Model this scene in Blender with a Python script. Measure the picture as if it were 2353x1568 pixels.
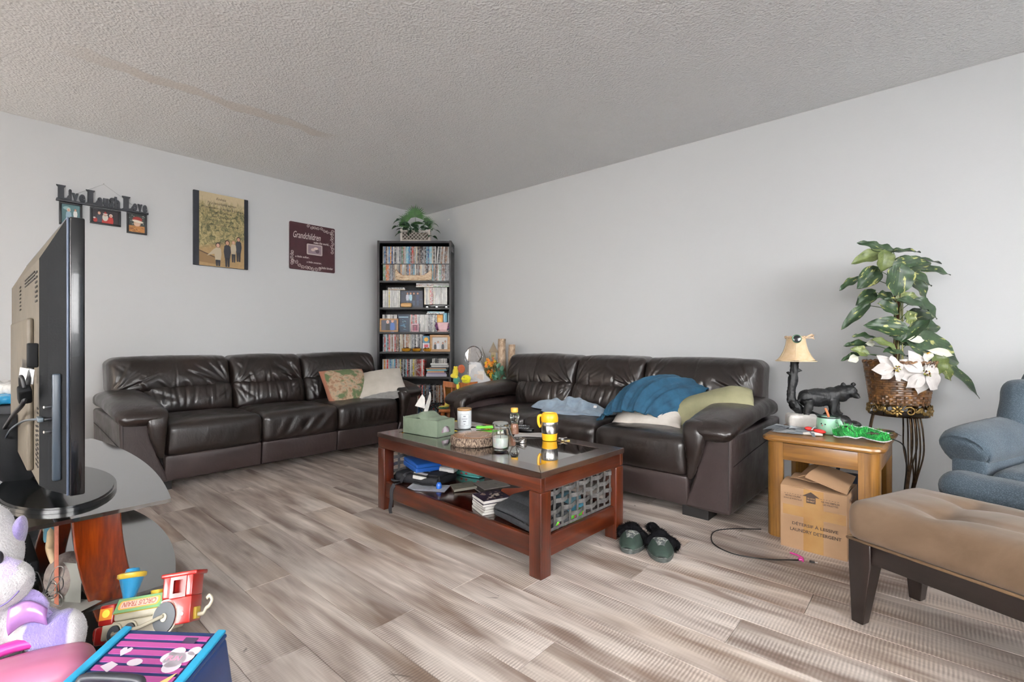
import bpy, bmesh, math, random
import numpy as np
from mathutils import Vector, Matrix, Euler
random.seed(7); RNG = np.random.RandomState(11)
SC = bpy.context.scene; COL = SC.collection
for o in list(bpy.data.objects): bpy.data.objects.remove(o)
PI = math.pi
def R(a): return math.radians(a)

# ---------------------------------------------------------------- camera, world, lights, exposure
cam = bpy.data.cameras.new('camera'); cam_o = bpy.data.objects.new('camera', cam); COL.objects.link(cam_o)
cam.sensor_width = 36.0; cam.lens = 36.0*1114/2353; cam.clip_start = .02
cam_o.location = (4.594, -3.645, .94); cam_o.rotation_euler = (R(90), 0, math.atan2(.6626, .7490))
SC.camera = cam_o
SC.view_settings.view_transform = 'Standard'; SC.view_settings.look = 'None'
SC.view_settings.gamma = 1; SC.view_settings.use_curve_mapping = False
SC.view_settings.exposure = .12
w = bpy.data.worlds.new('daylight'); SC.world = w; w.use_nodes = True
w.node_tree.nodes['Background'].inputs[0].default_value = (.78, .88, 1, 1)
w.node_tree.nodes['Background'].inputs[1].default_value = 1.2
def area(name, loc, target, sx, sy, power, col):
    l = bpy.data.lights.new(name, 'AREA'); l.shape = 'RECTANGLE'; l.size = sx; l.size_y = sy; l.energy = power; l.color = col; l.spread = R(150)
    o = bpy.data.objects.new(name, l); COL.objects.link(o); o.location = loc
    o.rotation_euler = (Vector(target)-Vector(loc)).to_track_quat('-Z', 'Y').to_euler(); return o
area('window_daylight', (9.8, -4.4, 2.9), (1.5, -2.0, 1.3), 5.0, 3.0, 580, (1, .99, .985))
area('picture_window_daylight', (6.0, -9.4, 2.7), (1.8, -1.0, 1.4), 6.0, 3.2, 1050, (1, .985, .97))
area('patio_door_daylight', (.75, -6.18, 1.1), (.75, 0, 1.1), 1.1, 1.9, 22, (1, .80, .58))
area('ceiling_fill', (4.6, -5.0, 2.38), (4.6, -5.0, 0), .5, .5, 26, (1, .93, .84))  # added frontal fill behind the camera, not a known fixture

# ---------------------------------------------------------------- material helpers
def H(h):
    c = [int(h[i:i+2], 16)/255 for i in (0, 2, 4)]
    return tuple((x/12.92 if x <= .04045 else ((x+.055)/1.055)**2.4) for x in c)+(1,)
MC = {}
class NT:
    def __init__(s, name):
        s.m = bpy.data.materials.new(name); s.m.use_nodes = True; s.t = s.m.node_tree
        s.p = s.t.nodes['Principled BSDF']
    def n(s, kind, **kw):
        nd = s.t.nodes.new(kind)
        for k, v in kw.items():
            if k.startswith('i_'):
                k = k[2:]; k = int(k) if k.isdigit() else k.replace('_', ' ')
                nd.inputs[k].default_value = v
            else: setattr(nd, k, v)
        return nd
    def l(s, a, b): s.t.links.new(a, b)
    def set(s, **kw):
        for k, v in kw.items(): s.p.inputs[k.replace('_', ' ')].default_value = v
    def coord(s, kind='Object', scale=(1, 1, 1), rot=(0, 0, 0)):
        c = s.n('ShaderNodeTexCoord'); mp = s.n('ShaderNodeMapping'); mp.inputs['Scale'].default_value = scale
        mp.inputs['Rotation'].default_value = rot
        s.l(c.outputs[kind], mp.inputs[0]); return mp.outputs[0]
    def noise(s, vec, scale, detail=4, rough=.55, dist=0):
        nd = s.n('ShaderNodeTexNoise', i_Scale=scale, i_Detail=detail, i_Roughness=rough, i_Distortion=dist)
        if vec is not None: s.l(vec, nd.inputs['Vector'])
        return nd.outputs[0]
    def ramp(s, fac, stops, interp='LINEAR'):
        r = s.n('ShaderNodeValToRGB'); e = r.color_ramp.elements; r.color_ramp.interpolation = interp
        while len(e) < len(stops): e.new(.5)
        for el, (p, c) in zip(e, stops): el.position = p; el.color = H(c) if isinstance(c, str) else c
        s.l(fac, r.inputs[0]); return r.outputs[0]
    def mix(s, a, b, fac, mode='MIX'):
        nd = s.n('ShaderNodeMix', data_type='RGBA', blend_type=mode)
        for v, i in ((fac, 0), (a, 6), (b, 7)):
            if isinstance(v, (int, float)): nd.inputs[i].default_value = v
            elif isinstance(v, (tuple, str)): nd.inputs[i].default_value = H(v) if isinstance(v, str) else v
            else: s.l(v, nd.inputs[i])
        return nd.outputs[2]
    def math(s, op, a, b=None, c=None):
        nd = s.n('ShaderNodeMath', operation=op)
        for i, v in enumerate((a, b, c)):
            if v is None: continue
            if isinstance(v, (int, float)): nd.inputs[i].default_value = v
            else: s.l(v, nd.inputs[i])
        return nd.outputs[0]
    def bump(s, h, strength=.3, dist=.01, prev=None):
        b = s.n('ShaderNodeBump', i_Strength=strength, i_Distance=dist); s.l(h, b.inputs['Height'])
        if prev is not None: s.l(prev, b.inputs['Normal'])
        return b.outputs[0]
def mat(name, c, rough=.5, c2=None, ns=20, metal=0, bs=None, bstr=.2, bd=.004, stretch=(1, 1, 1), coat=0, sheen=0, spec=.5, trans=0, ior=1.5, amt=(.35, .65), alpha=1, sss=0):
    if name in MC: return MC[name]
    t = NT(name); v = t.coord('Object', stretch)
    if c2 is None:
        h = H(c); c2v = tuple(min(1, x*1.12) for x in h[:3])+(1,); c1v = tuple(x*.9 for x in h[:3])+(1,)
    else: c1v, c2v = H(c), H(c2)
    t.l(t.ramp(t.noise(v, ns), [(amt[0], c1v), (amt[1], c2v)]), t.p.inputs['Base Color'])
    t.set(Roughness=rough, Metallic=metal, Coat_Weight=coat, IOR=ior, Transmission_Weight=trans, Alpha=alpha)
    t.p.inputs['Specular IOR Level'].default_value = spec
    if sheen: t.p.inputs['Sheen Weight'].default_value = sheen; t.p.inputs['Sheen Roughness'].default_value = .4
    if sss: t.p.inputs['Subsurface Weight'].default_value = sss; t.p.inputs['Subsurface Scale'].default_value = .02
    if bs: t.l(t.bump(t.noise(v, bs, 5), bstr, bd), t.p.inputs['Normal'])
    MC[name] = t.m; return t.m
def painted(name='painted', rough=.5, bs=None, bstr=.2, noise=0, sheen=0, ns=60, bd=.003):
    """colour comes from the face colours of the mesh"""
    if name in MC: return MC[name]
    t = NT(name); a = t.n('ShaderNodeAttribute', attribute_name='Col'); c = a.outputs[0]
    v = t.coord('Object')
    if noise:
        r = t.ramp(t.noise(v, ns), [(.3, (1-noise,)*3+(1,)), (.7, (1, 1, 1, 1))]); c = t.mix(c, r, 1.0, 'MULTIPLY')
    t.l(c, t.p.inputs['Base Color']); t.set(Roughness=rough)
    if sheen: t.p.inputs['Sheen Weight'].default_value = sheen
    if bs: t.l(t.bump(t.noise(v, bs, 4), bstr, bd), t.p.inputs['Normal'])
    MC[name] = t.m; return t.m
def wood(name, c1, c2, c3=None, axis=0, scale=1, rough=.35, coat=.1, ring=6):
    if name in MC: return MC[name]
    st = [18, 18, 18]; st[axis] = 1.3
    t = NT(name); v = t.coord('Object', tuple(x*scale for x in st))
    n1 = t.noise(v, 1.6, 6, .6, .6)
    st2 = [120, 120, 120]; st2[axis] = 3
    n2 = t.noise(t.coord('Object', tuple(st2)), 1.0, 3)
    col = t.ramp(n1, [(.3, c1), (.55, c2), (.75, c3 or c2)])
    col = t.mix(col, t.ramp(n2, [(.35, (.55, .5, .45, 1)), (.6, (1, 1, 1, 1))]), .55, 'MULTIPLY')
    t.l(col, t.p.inputs['Base Color']); t.set(Roughness=rough, Coat_Weight=coat, Coat_Roughness=.15)
    t.l(t.bump(n2, .12, .001), t.p.inputs['Normal']); MC[name] = t.m; return t.m

# ---------------------------------------------------------------- mesh helpers
I4 = Matrix.Identity(4)
def TR(loc=(0, 0, 0), rot=(0, 0, 0), sc=(1, 1, 1)):
    return Matrix.LocRotScale(Vector(loc), Euler(rot), Vector(sc))
class M:
    def __init__(s, xf=None): s.V = []; s.F = []; s.C = []; s.MI = []; s.n = 0; s.xf = xf or I4; s.col = (.5, .5, .5, 1); s.mi = 0
    def add(s, V, F, xf=None):
        V = np.asarray(V, float).reshape(-1, 3); m = s.xf @ xf if xf is not None else s.xf
        a = np.array(m); V = V @ a[:3, :3].T + a[:3, 3]
        flip = np.linalg.det(a[:3, :3]) < 0
        s.V.append(V)
        for f in F:
            f = [int(i)+s.n for i in f]
            s.F.append(f[::-1] if flip else f)
        s.C += [s.col]*len(F); s.MI += [s.mi]*len(F); s.n += len(V); return s
    def c(s, h): s.col = H(h) if isinstance(h, str) else h; return s
    def box(s, x0, x1, y0, y1, z0, z1, xf=None, bev=0):
        if bev: return s.rb(((x0+x1)/2, (y0+y1)/2, (z0+z1)/2), (abs(x1-x0), abs(y1-y0), abs(z1-z0)), bev, xf=xf)
        V = [(x, y, z) for z in (z0, z1) for y in (y0, y1) for x in (x0, x1)]
        return s.add(V, [(0, 2, 3, 1), (4, 5, 7, 6), (0, 1, 5, 4), (2, 6, 7, 3), (0, 4, 6, 2), (1, 3, 7, 5)], xf)
    def rb(s, c, size, r, step=None, fn=None, xf=None):
        """rounded box; fn(P, N) may deform it"""
        h = np.array(size, float)/2; r = min(r, h.min()*.999); mp = {}; V = []; F = []
        def ax(hh):
            if step is None: return np.array([-hh, -hh+r*.3, -hh+r, hh-r, hh-r*.3, hh])
            n = max(1, int(round(2*(hh-r)/step))); k = max(2, int(round(r*1.2/step)))
            e = r*(1-np.cos(np.linspace(0, PI/2, k+1)))
            return np.concatenate([-hh+r*(1-np.cos(np.linspace(0, PI/2, k+1)))[::1][:k], np.linspace(-hh+r, hh-r, n+1), (hh-r*(1-np.cos(np.linspace(0, PI/2, k+1)))[::-1])[1:]])
        A = [ax(x) for x in h]
        P = []; 
        def vid(i, j, k):
            key = (i, j, k)
            if key not in mp: mp[key] = len(P); P.append((A[0][i], A[1][j], A[2][k]))
            return mp[key]
        n = [len(a) for a in A]
        for i in (0, n[0]-1):
            for j in range(n[1]-1):
                for k in range(n[2]-1):
                    f = [vid(i, j, k), vid(i, j+1, k), vid(i, j+1, k+1), vid(i, j, k+1)]
                    F.append(f if i else f[::-1])
        for j in (0, n[1]-1):
            for i in range(n[0]-1):
                for k in range(n[2]-1):
                    f = [vid(i, j, k), vid(i+1, j, k), vid(i+1, j, k+1), vid(i, j, k+1)]
                    F.append(f[::-1] if j else f)
        for k in (0, n[2]-1):
            for i in range(n[0]-1):
                for j in range(n[1]-1):
                    f = [vid(i, j, k), vid(i+1, j, k), vid(i+1, j+1, k), vid(i, j+1, k)]
                    F.append(f if k else f[::-1])
        P = np.array(P); core = np.clip(P, -(h-r), h-r); d = P-core; L = np.linalg.norm(d, axis=1, keepdims=True); N = d/np.maximum(L, 1e-9)
        P = core+r*N
        if fn is not None: P = fn(P, N)
        return s.add(P+np.array(c), F, xf)
    def cyl(s, p0, p1, r0, r1=None, n=12, cap=True, xf=None):
        r1 = r0 if r1 is None else r1; p0 = Vector(p0); p1 = Vector(p1); q = (p1-p0).to_track_quat('Z', 'Y'); V = []
        for p, r in ((p0, r0), (p1, r1)):
            for i in range(n):
                a = 2*PI*i/n; V.append(p+q @ Vector((math.cos(a)*r, math.sin(a)*r, 0)))
        F = [(i, (i+1) % n, n+(i+1) % n, n+i) for i in range(n)]
        if cap: F += [tuple(range(n))[::-1], tuple(range(n, 2*n))]
        return s.add([tuple(v) for v in V], F, xf)
    def lathe(s, prof, n=24, c=(0, 0, 0), xf=None, fn=None, closed=False):
        V = []; F = []; k = len(prof)
        for i in range(n):
            a = 2*PI*i/n
            for r, z in prof: V.append((c[0]+r*math.cos(a), c[1]+r*math.sin(a), c[2]+z))
        for i in range(n):
            j = (i+1) % n
            for q in range(k-1): F.append((i*k+q, j*k+q, j*k+q+1, i*k+q+1))
        V = np.array(V)
        if fn is not None: V = fn(V)
        return s.add(V, F, xf)
    def tube(s, pts, r, n=8, xf=None, smooth=0, cap=True, flat=1.0, up=None):
        P = [Vector(p) for p in pts]
        if smooth: P, r = catmull(P, smooth, r)
        rr = list(r) if hasattr(r, '__len__') else [r]*len(P); V = []; F = []; pn = None
        for i, p in enumerate(P):
            t = (P[min(i+1, len(P)-1)]-P[max(i-1, 0)]).normalized()
            if pn is None: pn = t.orthogonal() if up is None else Vector(up)
            if up is not None: pn = Vector(up)
            pn = (pn-t*pn.dot(t)).normalized(); b = t.cross(pn)
            for k in range(n):
                a = 2*PI*k/n; V.append(tuple(p+pn*math.cos(a)*rr[i]+b*math.sin(a)*rr[i]*flat))
        for i in range(len(P)-1):
            for k in range(n): F.append((i*n+k, i*n+(k+1) % n, (i+1)*n+(k+1) % n, (i+1)*n+k))
        if cap: F += [tuple(range(n))[::-1], tuple(range((len(P)-1)*n, len(P)*n))]
        return s.add(V, F, xf)
    def ell(s, c, r, n=16, m=10, xf=None, rot=(0, 0, 0)):
        V = []; F = []
        mt = Euler(rot).to_matrix()
        for j in range(m+1):
            ph = PI*j/m
            for i in range(n):
                a = 2*PI*i/n; V.append(tuple(mt @ Vector((r[0]*math.sin(ph)*math.cos(a), r[1]*math.sin(ph)*math.sin(a), -r[2]*math.cos(ph)))+Vector(c)))
        for j in range(m):
            for i in range(n): F.append((j*n+i, j*n+(i+1) % n, (j+1)*n+(i+1) % n, (j+1)*n+i))
        return s.add(V, F, xf)
    def grid(s, nu, nv, fn, xf=None, thick=0):
        U, W = np.meshgrid(np.linspace(0, 1, nu), np.linspace(0, 1, nv)); P = np.array(fn(U.ravel(), W.ravel())).T
        F = [(j*nu+i, j*nu+i+1, (j+1)*nu+i+1, (j+1)*nu+i) for j in range(nv-1) for i in range(nu-1)]
        if not thick: return s.add(P, F, xf)
        G = P.reshape(nv, nu, 3); N = np.cross(np.gradient(G, axis=1), np.gradient(G, axis=0)); N /= np.maximum(np.linalg.norm(N, axis=2, keepdims=True), 1e-9)
        Q = (G-N*thick).reshape(-1, 3); k = nu*nv; F += [tuple(k+i for i in f[::-1]) for f in F]
        rim = [i for i in range(nu)]+[j*nu+nu-1 for j in range(1, nv)]+[(nv-1)*nu+i for i in range(nu-2, -1, -1)]+[j*nu for j in range(nv-2, 0, -1)]
        for a, b in zip(rim, rim[1:]+rim[:1]): F.append((b, a, a+k, b+k))
        return s.add(np.concatenate([P, Q]), F, xf)
    def poly(s, pts, z=0, xf=None, h=0):
        """flat polygon in xy at z; with h it is extruded from z to z+h"""
        V = [(x, y, z+h) for x, y in pts]; n = len(V); F = [tuple(range(n))]
        if h:
            V += [(x, y, z) for x, y in pts]; F += [tuple(range(n, 2*n))[::-1]]+[(i, n+i, n+(i+1) % n, (i+1) % n) for i in range(n)]
            ar = sum(pts[i][0]*pts[(i+1) % n][1]-pts[(i+1) % n][0]*pts[i][1] for i in range(n))
            if ar < 0: F = [f[::-1] for f in F]
        return s.add(V, F, xf)
    def disc(s, x, y, rx, ry, z=0, n=14, xf=None, a0=0):
        ca, sa = math.cos(a0), math.sin(a0)
        return s.poly([(x+rx*math.cos(2*PI*i/n)*ca-ry*math.sin(2*PI*i/n)*sa, y+rx*math.cos(2*PI*i/n)*sa+ry*math.sin(2*PI*i/n)*ca) for i in range(n)], z, xf)
    def build(s, name, mats, parent=None, smooth=None, weld=False, loc=None, mod=None):
        me = bpy.data.meshes.new(name); V = np.concatenate(s.V)
        me.from_pydata(V.tolist(), [], s.F)
        mats = mats if isinstance(mats, (list, tuple)) else [mats]
        for m_ in mats: me.materials.append(m_)
        if len(mats) > 1: me.polygons.foreach_set('material_index', np.array(s.MI, dtype=np.int32))
        ca = me.color_attributes.new('Col', 'FLOAT_COLOR', 'CORNER')
        C = np.repeat(np.array(s.C, dtype=np.float32), [len(f) for f in s.F], axis=0); ca.data.foreach_set('color', C.ravel())
        if weld:
            bm = bmesh.new(); bm.from_mesh(me); bmesh.ops.remove_doubles(bm, verts=bm.verts, dist=1e-5); bm.to_mesh(me); bm.free()
        if smooth is not None:
            me.polygons.foreach_set('use_smooth', [True]*len(me.polygons))
            if smooth < 180: me.set_sharp_from_angle(angle=R(smooth))
        o = bpy.data.objects.new(name, me); COL.objects.link(o)
        if parent: o.parent = parent
        if loc: o.location = loc
        return o
def catmull(P, k, r=None):
    Q = []; rr = list(r) if hasattr(r, '__len__') else None; ro = []
    for i in range(len(P)-1):
        a, b, c, d = P[max(i-1, 0)], P[i], P[i+1], P[min(i+2, len(P)-1)]
        for j in range(k):
            t = j/k; Q.append(.5*((2*b)+(c-a)*t+(2*a-5*b+4*c-d)*t*t+(3*b-a-3*c+d)*t**3))
            if rr: ro.append(rr[i]*(1-t)+rr[i+1]*t)
    Q.append(P[-1])
    if rr: ro.append(rr[-1]); return Q, ro
    return Q, r
def thing(name, label, cat, loc=(0, 0, 0), rotz=0, group=None, rot=None):
    o = bpy.data.objects.new(name, None); COL.objects.link(o); o.empty_display_size = .05
    o.location = loc; o.rotation_euler = rot or (0, 0, rotz); return tag(o, label, cat, group)
def tag(o, label, cat, group=None, kind=None):
    if label: o['label'] = label
    if cat: o['category'] = cat
    if group: o['group'] = group
    if kind: o['kind'] = kind
    return o
def at(o, loc, rotz=0, rot=None): o.location = loc; o.rotation_euler = rot or (0, 0, rotz); return o
def copy_tree(o, parent=None):
    c = o.copy(); COL.objects.link(c); c.parent = parent
    for ch in list(o.children): copy_tree(ch, c)
    return c
def text(s, w, h, depth=0, off=0, shear=0, keep=False):
    """lettering fitted into [0,w] x [0,h]; returns V, F"""
    cu = bpy.data.curves.new('lettering', 'FONT'); cu.body = s; cu.extrude = .5 if depth else 0; cu.offset = off; cu.shear = shear; cu.resolution_u = 3
    o = bpy.data.objects.new('lettering', cu); COL.objects.link(o)
    dg = bpy.context.evaluated_depsgraph_get(); me = bpy.data.meshes.new_from_object(o.evaluated_get(dg))
    V = np.zeros(len(me.vertices)*3); me.vertices.foreach_get('co', V); V = V.reshape(-1, 3); F = [tuple(p.vertices) for p in me.polygons]
    bpy.data.objects.remove(o); bpy.data.curves.remove(cu); bpy.data.meshes.remove(me)
    mn, mx = V.min(0), V.max(0); k = h/(mx[1]-mn[1]); kx = w/(mx[0]-mn[0])
    if keep: k = min(k, kx); kx = k
    V[:, 0] = (V[:, 0]-mn[0])*kx; V[:, 1] = (V[:, 1]-mn[1])*k; V[:, 2] = (V[:, 2]*depth if depth else 0)
    return V, F
def blob(name, parts, mat_, parent=None, voxel=.006, smooth=4, colfn=None, disp=None, loc=None):
    """joins ellipsoids/tubes (an M) into one continuous skin: voxel remesh + smoothing; colfn(P) gives a colour per face"""
    me = bpy.data.meshes.new(name); me.from_pydata(np.concatenate(parts.V).tolist(), [], parts.F)
    o = bpy.data.objects.new(name, me); COL.objects.link(o)
    m = o.modifiers.new('r', 'REMESH'); m.mode = 'VOXEL'; m.voxel_size = voxel
    m = o.modifiers.new('s', 'SMOOTH'); m.iterations = smooth; m.factor = .6
    dg = bpy.context.evaluated_depsgraph_get(); me2 = bpy.data.meshes.new_from_object(o.evaluated_get(dg))
    bpy.data.objects.remove(o); bpy.data.meshes.remove(me); me2.name = name
    n = len(me2.vertices); P = np.zeros(n*3); me2.vertices.foreach_get('co', P); P = P.reshape(-1, 3)
    if disp is not None:
        N = np.zeros(n*3); me2.vertices.foreach_get('normal', N); P2 = disp(P, N.reshape(-1, 3)); me2.vertices.foreach_set('co', P2.ravel())
    if colfn is not None:
        c = np.array(colfn(P), dtype=np.float32); ca = me2.color_attributes.new('Col', 'FLOAT_COLOR', 'POINT'); ca.data.foreach_set('color', c.ravel())
    me2.materials.append(mat_); me2.polygons.foreach_set('use_smooth', [True]*len(me2.polygons)); me2.update()
    o = bpy.data.objects.new(name, me2); COL.objects.link(o)
    if parent: o.parent = parent
    if loc: o.location = loc
    return o
def strokes(u, v, L):
    """sum of creases: each (u0,v0,u1,v1,width,depth), pinched at both ends"""
    d = np.zeros_like(u)
    for (a, b, c, e, wd, am) in L:
        dx, dy = c-a, e-b; l2 = dx*dx+dy*dy+1e-9; t = np.clip(((u-a)*dx+(v-b)*dy)/l2, 0, 1)
        q = np.hypot(u-a-t*dx, v-b-t*dy); d += am*np.exp(-(q/wd)**2)*(.25+.75*np.sin(PI*np.clip(t*.85+.12, 0, 1)))
    return d
def nz(P, f, seed=0, oct=3):
    """cheap smooth pseudo-noise, about -1..1"""
    rs = np.random.RandomState(seed); o = np.zeros(len(P)); a = 1; tot = 0
    for k in range(oct):
        for j in range(3):
            d = rs.normal(size=3); d /= np.linalg.norm(d); o += a*np.sin((P @ d)*f*(1+.35*j)+rs.uniform(0, 6.28)+1.7*np.sin((P @ rs.normal(size=3))*f*.45))
            tot += a
        a *= .5; f *= 2.1
    return o/tot*1.6
def pillow(w, h, t, seed=0, pinch=.06, nu=40, nv=40, wr=.004, round_=0):
    """both sides of a stuffed cushion, local xy plane; returns V, F"""
    U, W = np.meshgrid(np.linspace(-1, 1, nu), np.linspace(-1, 1, nv)); U = np.sin(U*PI/2); W = np.sin(W*PI/2); u = U.ravel(); v = W.ravel()
    prof = np.clip((1-np.abs(u)**2.6), 0, 1)**.55*np.clip((1-np.abs(v)**2.6), 0, 1)**.55
    if round_: prof = np.sqrt(np.clip(1-np.maximum(np.abs(u)**4, 0), 0, 1))*np.sqrt(np.clip(1-v*v, 0, 1)); v = v*(1-.45*np.abs(u)**5); prof = prof*(1-.2*np.abs(u)**3)
    x = u*w/2*(1-pinch*(1-v*v)*np.abs(u)**3); y = v*h/2*(1-pinch*(1-u*u)*np.abs(v)**3)
    Vs = []; F = []
    for sgn in (1, -1):
        z = sgn*prof*t/2; P = np.stack([x, y, z], 1); e = (1-prof)*.8+.2
        P[:, 2] += wr*nz(P*np.array([1, 1, .2]), 28, seed)*e*(prof > .02)
        Vs.append(P); b = 0 if sgn > 0 else nu*nv
        f = [(b+j*nu+i, b+j*nu+i+1, b+(j+1)*nu+i+1, b+(j+1)*nu+i) for j in range(nv-1) for i in range(nu-1)]
        F += f if sgn > 0 else [q[::-1] for q in f]
    return np.concatenate(Vs), F
def struct(o, label=None): o['kind'] = 'structure'; return o

# ---------------------------------------------------------------- room shell
XE, YS, HC = 6.9, -6.1, 2.44
def wall_mat(name, c, c2, bs, bstr, bd):
    t = NT(name); v = t.coord('Object')
    t.l(t.ramp(t.noise(v, .9, 3), [(.3, c), (.7, c2)]), t.p.inputs['Base Color']); t.set(Roughness=.75)
    t.l(t.bump(t.noise(v, bs, 6, .6), bstr, bd), t.p.inputs['Normal']); return t.m
M_WALL = wall_mat('painted_wall', 'd4d5d6', 'd2d3d4', 60, .12, .004)
def ceiling_mat():
    t = NT('stippled_ceiling'); v = t.coord('Object')
    base = t.ramp(t.noise(v, .7, 3), [(.3, 'e9e9ea'), (.7, 'eceded')])
    # old seam repair: a long narrow band along x=1.24 with its own dull, brownish paint and edges that lift
    sep = t.n('ShaderNodeSeparateXYZ'); c = t.n('ShaderNodeTexCoord'); t.l(c.outputs['Object'], sep.inputs[0])
    wob = t.math('MULTIPLY', t.math('SUBTRACT', t.noise(v, 5, 3), .5), .16)
    dx = t.math('ABSOLUTE', t.math('ADD', t.math('SUBTRACT', sep.outputs[0], 1.23), wob))
    yb = t.n('ShaderNodeMapRange', i_1=-3.4, i_2=-3.0); t.l(sep.outputs[1], yb.inputs[0])
    ye = t.n('ShaderNodeMapRange', i_1=-1.82, i_2=-1.95); t.l(sep.outputs[1], ye.inputs[0])
    m1 = t.n('ShaderNodeMapRange', i_1=.075, i_2=.045); t.l(dx, m1.inputs[0])
    mask = t.math('MULTIPLY', t.math('MULTIPLY', m1.outputs[0], yb.outputs[0]), ye.outputs[0])
    t.l(t.mix(base, H('d6cdc4'), t.math('MULTIPLY', mask, .55)), t.p.inputs['Base Color']); t.set(Roughness=.9)
    vo = t.n('ShaderNodeTexVoronoi', feature='SMOOTH_F1', i_Scale=92); vd = t.noise(v, 45, 3)
    nv = t.n('ShaderNodeVectorMath', operation='SCALE', i_Scale=.05); t.l(t.n('ShaderNodeTexNoise', i_Scale=30).outputs[1], nv.inputs[0])
    va = t.n('ShaderNodeVectorMath', operation='ADD'); t.l(v, va.inputs[0]); t.l(nv.outputs[0], va.inputs[1]); t.l(va.outputs[0], vo.inputs['Vector'])
    h = t.math('ADD', t.math('MULTIPLY', vd, .9), vo.outputs[0])
    h = t.math('MULTIPLY', h, t.math('SUBTRACT', 1.0, t.math('MULTIPLY', mask, .7)))
    h = t.math('ADD', h, t.math('MULTIPLY', mask, 1.2))
    t.l(t.bump(h, .6, .009), t.p.inputs['Normal']); return t.m
def plank_mat():
    t = NT('vinyl_plank'); c = t.n('ShaderNodeTexCoord'); oi = t.n('ShaderNodeObjectInfo')
    off = t.n('ShaderNodeVectorMath', operation='SCALE', i_Scale=37.0); cmb = t.n('ShaderNodeCombineXYZ'); t.l(oi.outputs['Random'], cmb.inputs[0]); t.l(oi.outputs['Random'], cmb.inputs[1]); t.l(cmb.outputs[0], off.inputs[0])
    ad = t.n('ShaderNodeVectorMath', operation='ADD'); t.l(c.outputs['Object'], ad.inputs[0]); t.l(off.outputs[0], ad.inputs[1])
    def mp(s):
        m = t.n('ShaderNodeMapping'); m.inputs['Scale'].default_value = s; t.l(ad.outputs[0], m.inputs[0]); return m.outputs[0]
    tone = t.ramp(t.noise(mp((1.1, 7, 1)), 1.7, 3, .5, .4), [(.28, '8b7f77'), (.42, 'ada199'), (.56, 'c8beb6'), (.72, 'dad0c8')])
    blotch = t.noise(mp((1.3, 9, 1)), 1.1, 3, .5, .3)
    col = t.mix(tone, H('6a574c'), t.ramp(blotch, [(.50, (0, 0, 0, 1)), (.66, (.85, .85, .85, 1))]))
    warm = t.noise(mp((.8, 2.4, 1)), 1.3, 2); col = t.mix(col, H('c9b197'), t.ramp(warm, [(.5, (0, 0, 0, 1)), (.72, (.25, .25, .25, 1))]))
    grain = t.noise(mp((2.2, 70, 1)), 1.5, 4, .6, .5)
    col = t.mix(col, t.ramp(grain, [(.3, (.80, .78, .77, 1)), (.6, (1, 1, 1, 1))]), .8, 'MULTIPLY')
    # cross-sawn ribs, only in patches
    wv = t.n('ShaderNodeTexWave', wave_type='BANDS', bands_direction='X', i_Scale=30, i_Distortion=1.4, i_Detail=2, i_Detail_Scale=.7)
    t.l(ad.outputs[0], wv.inputs[0])
    pm = t.ramp(t.noise(mp((1.7, 8, 1)), 1.3, 2), [(.40, (.08, .08, .08, 1)), (.60, (1, 1, 1, 1))])
    rib = t.math('MULTIPLY', wv.outputs[1], pm); col = t.mix(col, H('5a4a42'), t.math('MULTIPLY', rib, .55))
    # fine dark cracks
    mus = t.n('ShaderNodeTexVoronoi', feature='DISTANCE_TO_EDGE', i_Scale=1.0); t.l(mp((2.6, 13, 1)), mus.inputs['Vector'])
    ck = t.ramp(mus.outputs[0], [(0, (1, 1, 1, 1)), (.018, (0, 0, 0, 1))]); cm = t.ramp(t.noise(mp((2, 6, 1)), 1.6, 2), [(.66, (0, 0, 0, 1)), (.70, (.8, .8, .8, 1))])
    col = t.mix(col, H('4b423d'), t.math('MULTIPLY', ck, cm))
    val = t.n('ShaderNodeMapRange', i_3=1.04, i_4=1.34); t.l(oi.outputs['Random'], val.inputs[0])
    hs = t.n('ShaderNodeHueSaturation'); t.l(col, hs.inputs['Color']); t.l(val.outputs[0], hs.inputs['Value'])
    t.l(hs.outputs[0], t.p.inputs['Base Color']); t.set(Roughness=.42); t.p.inputs['Specular IOR Level'].default_value = .4
    t.l(t.bump(t.math('ADD', t.math('MULTIPLY', rib, -.6), t.math('MULTIPLY', grain, .5)), .35, .0015), t.p.inputs['Normal']); return t.m
M_PLANK = plank_mat(); M_SUB = mat('subfloor', '3c3835', .8)
fl = M().box(-.12, XE+.1, YS-.1, .12, -.12, -.0065).build('floor', M_SUB); struct(fl)
PW, PL = .174, 1.21
known = {0: 2.0, 1: 2.48, 2: 2.0, 3: 2.635, 4: 1.915}   # end joints seen in the photograph, row by row from y=-2.25 towards the camera
plank_cache = {}
def plank(x0, x1, y0, y1):
    k = (round(x1-x0, 3), round(y1-y0, 3))
    if k not in plank_cache:
        a, b = k[0]/2-.0006, k[1]/2-.0006; m = M(); e = .0012
        m.add([(-a, -b, -.0055), (a, -b, -.0055), (a, b, -.0055), (-a, b, -.0055), (-a, -b, -e), (a, -b, -e), (a, b, -e), (-a, b, -e), (-a+e, -b+e, 0), (a-e, -b+e, 0), (a-e, b-e, 0), (-a+e, b-e, 0)],
              [(3, 2, 1, 0), (0, 1, 5, 4), (1, 2, 6, 5), (2, 3, 7, 6), (3, 0, 4, 7), (4, 5, 9, 8), (5, 6, 10, 9), (6, 7, 11, 10), (7, 4, 8, 11), (8, 9, 10, 11)])
        o = m.build('plank', M_PLANK, fl); plank_cache[k] = o
    else: o = plank_cache[k].copy(); COL.objects.link(o)
    o.location = ((x0+x1)/2, (y0+y1)/2, 0)
y1 = -2.25+13*PW; row = -13
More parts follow.
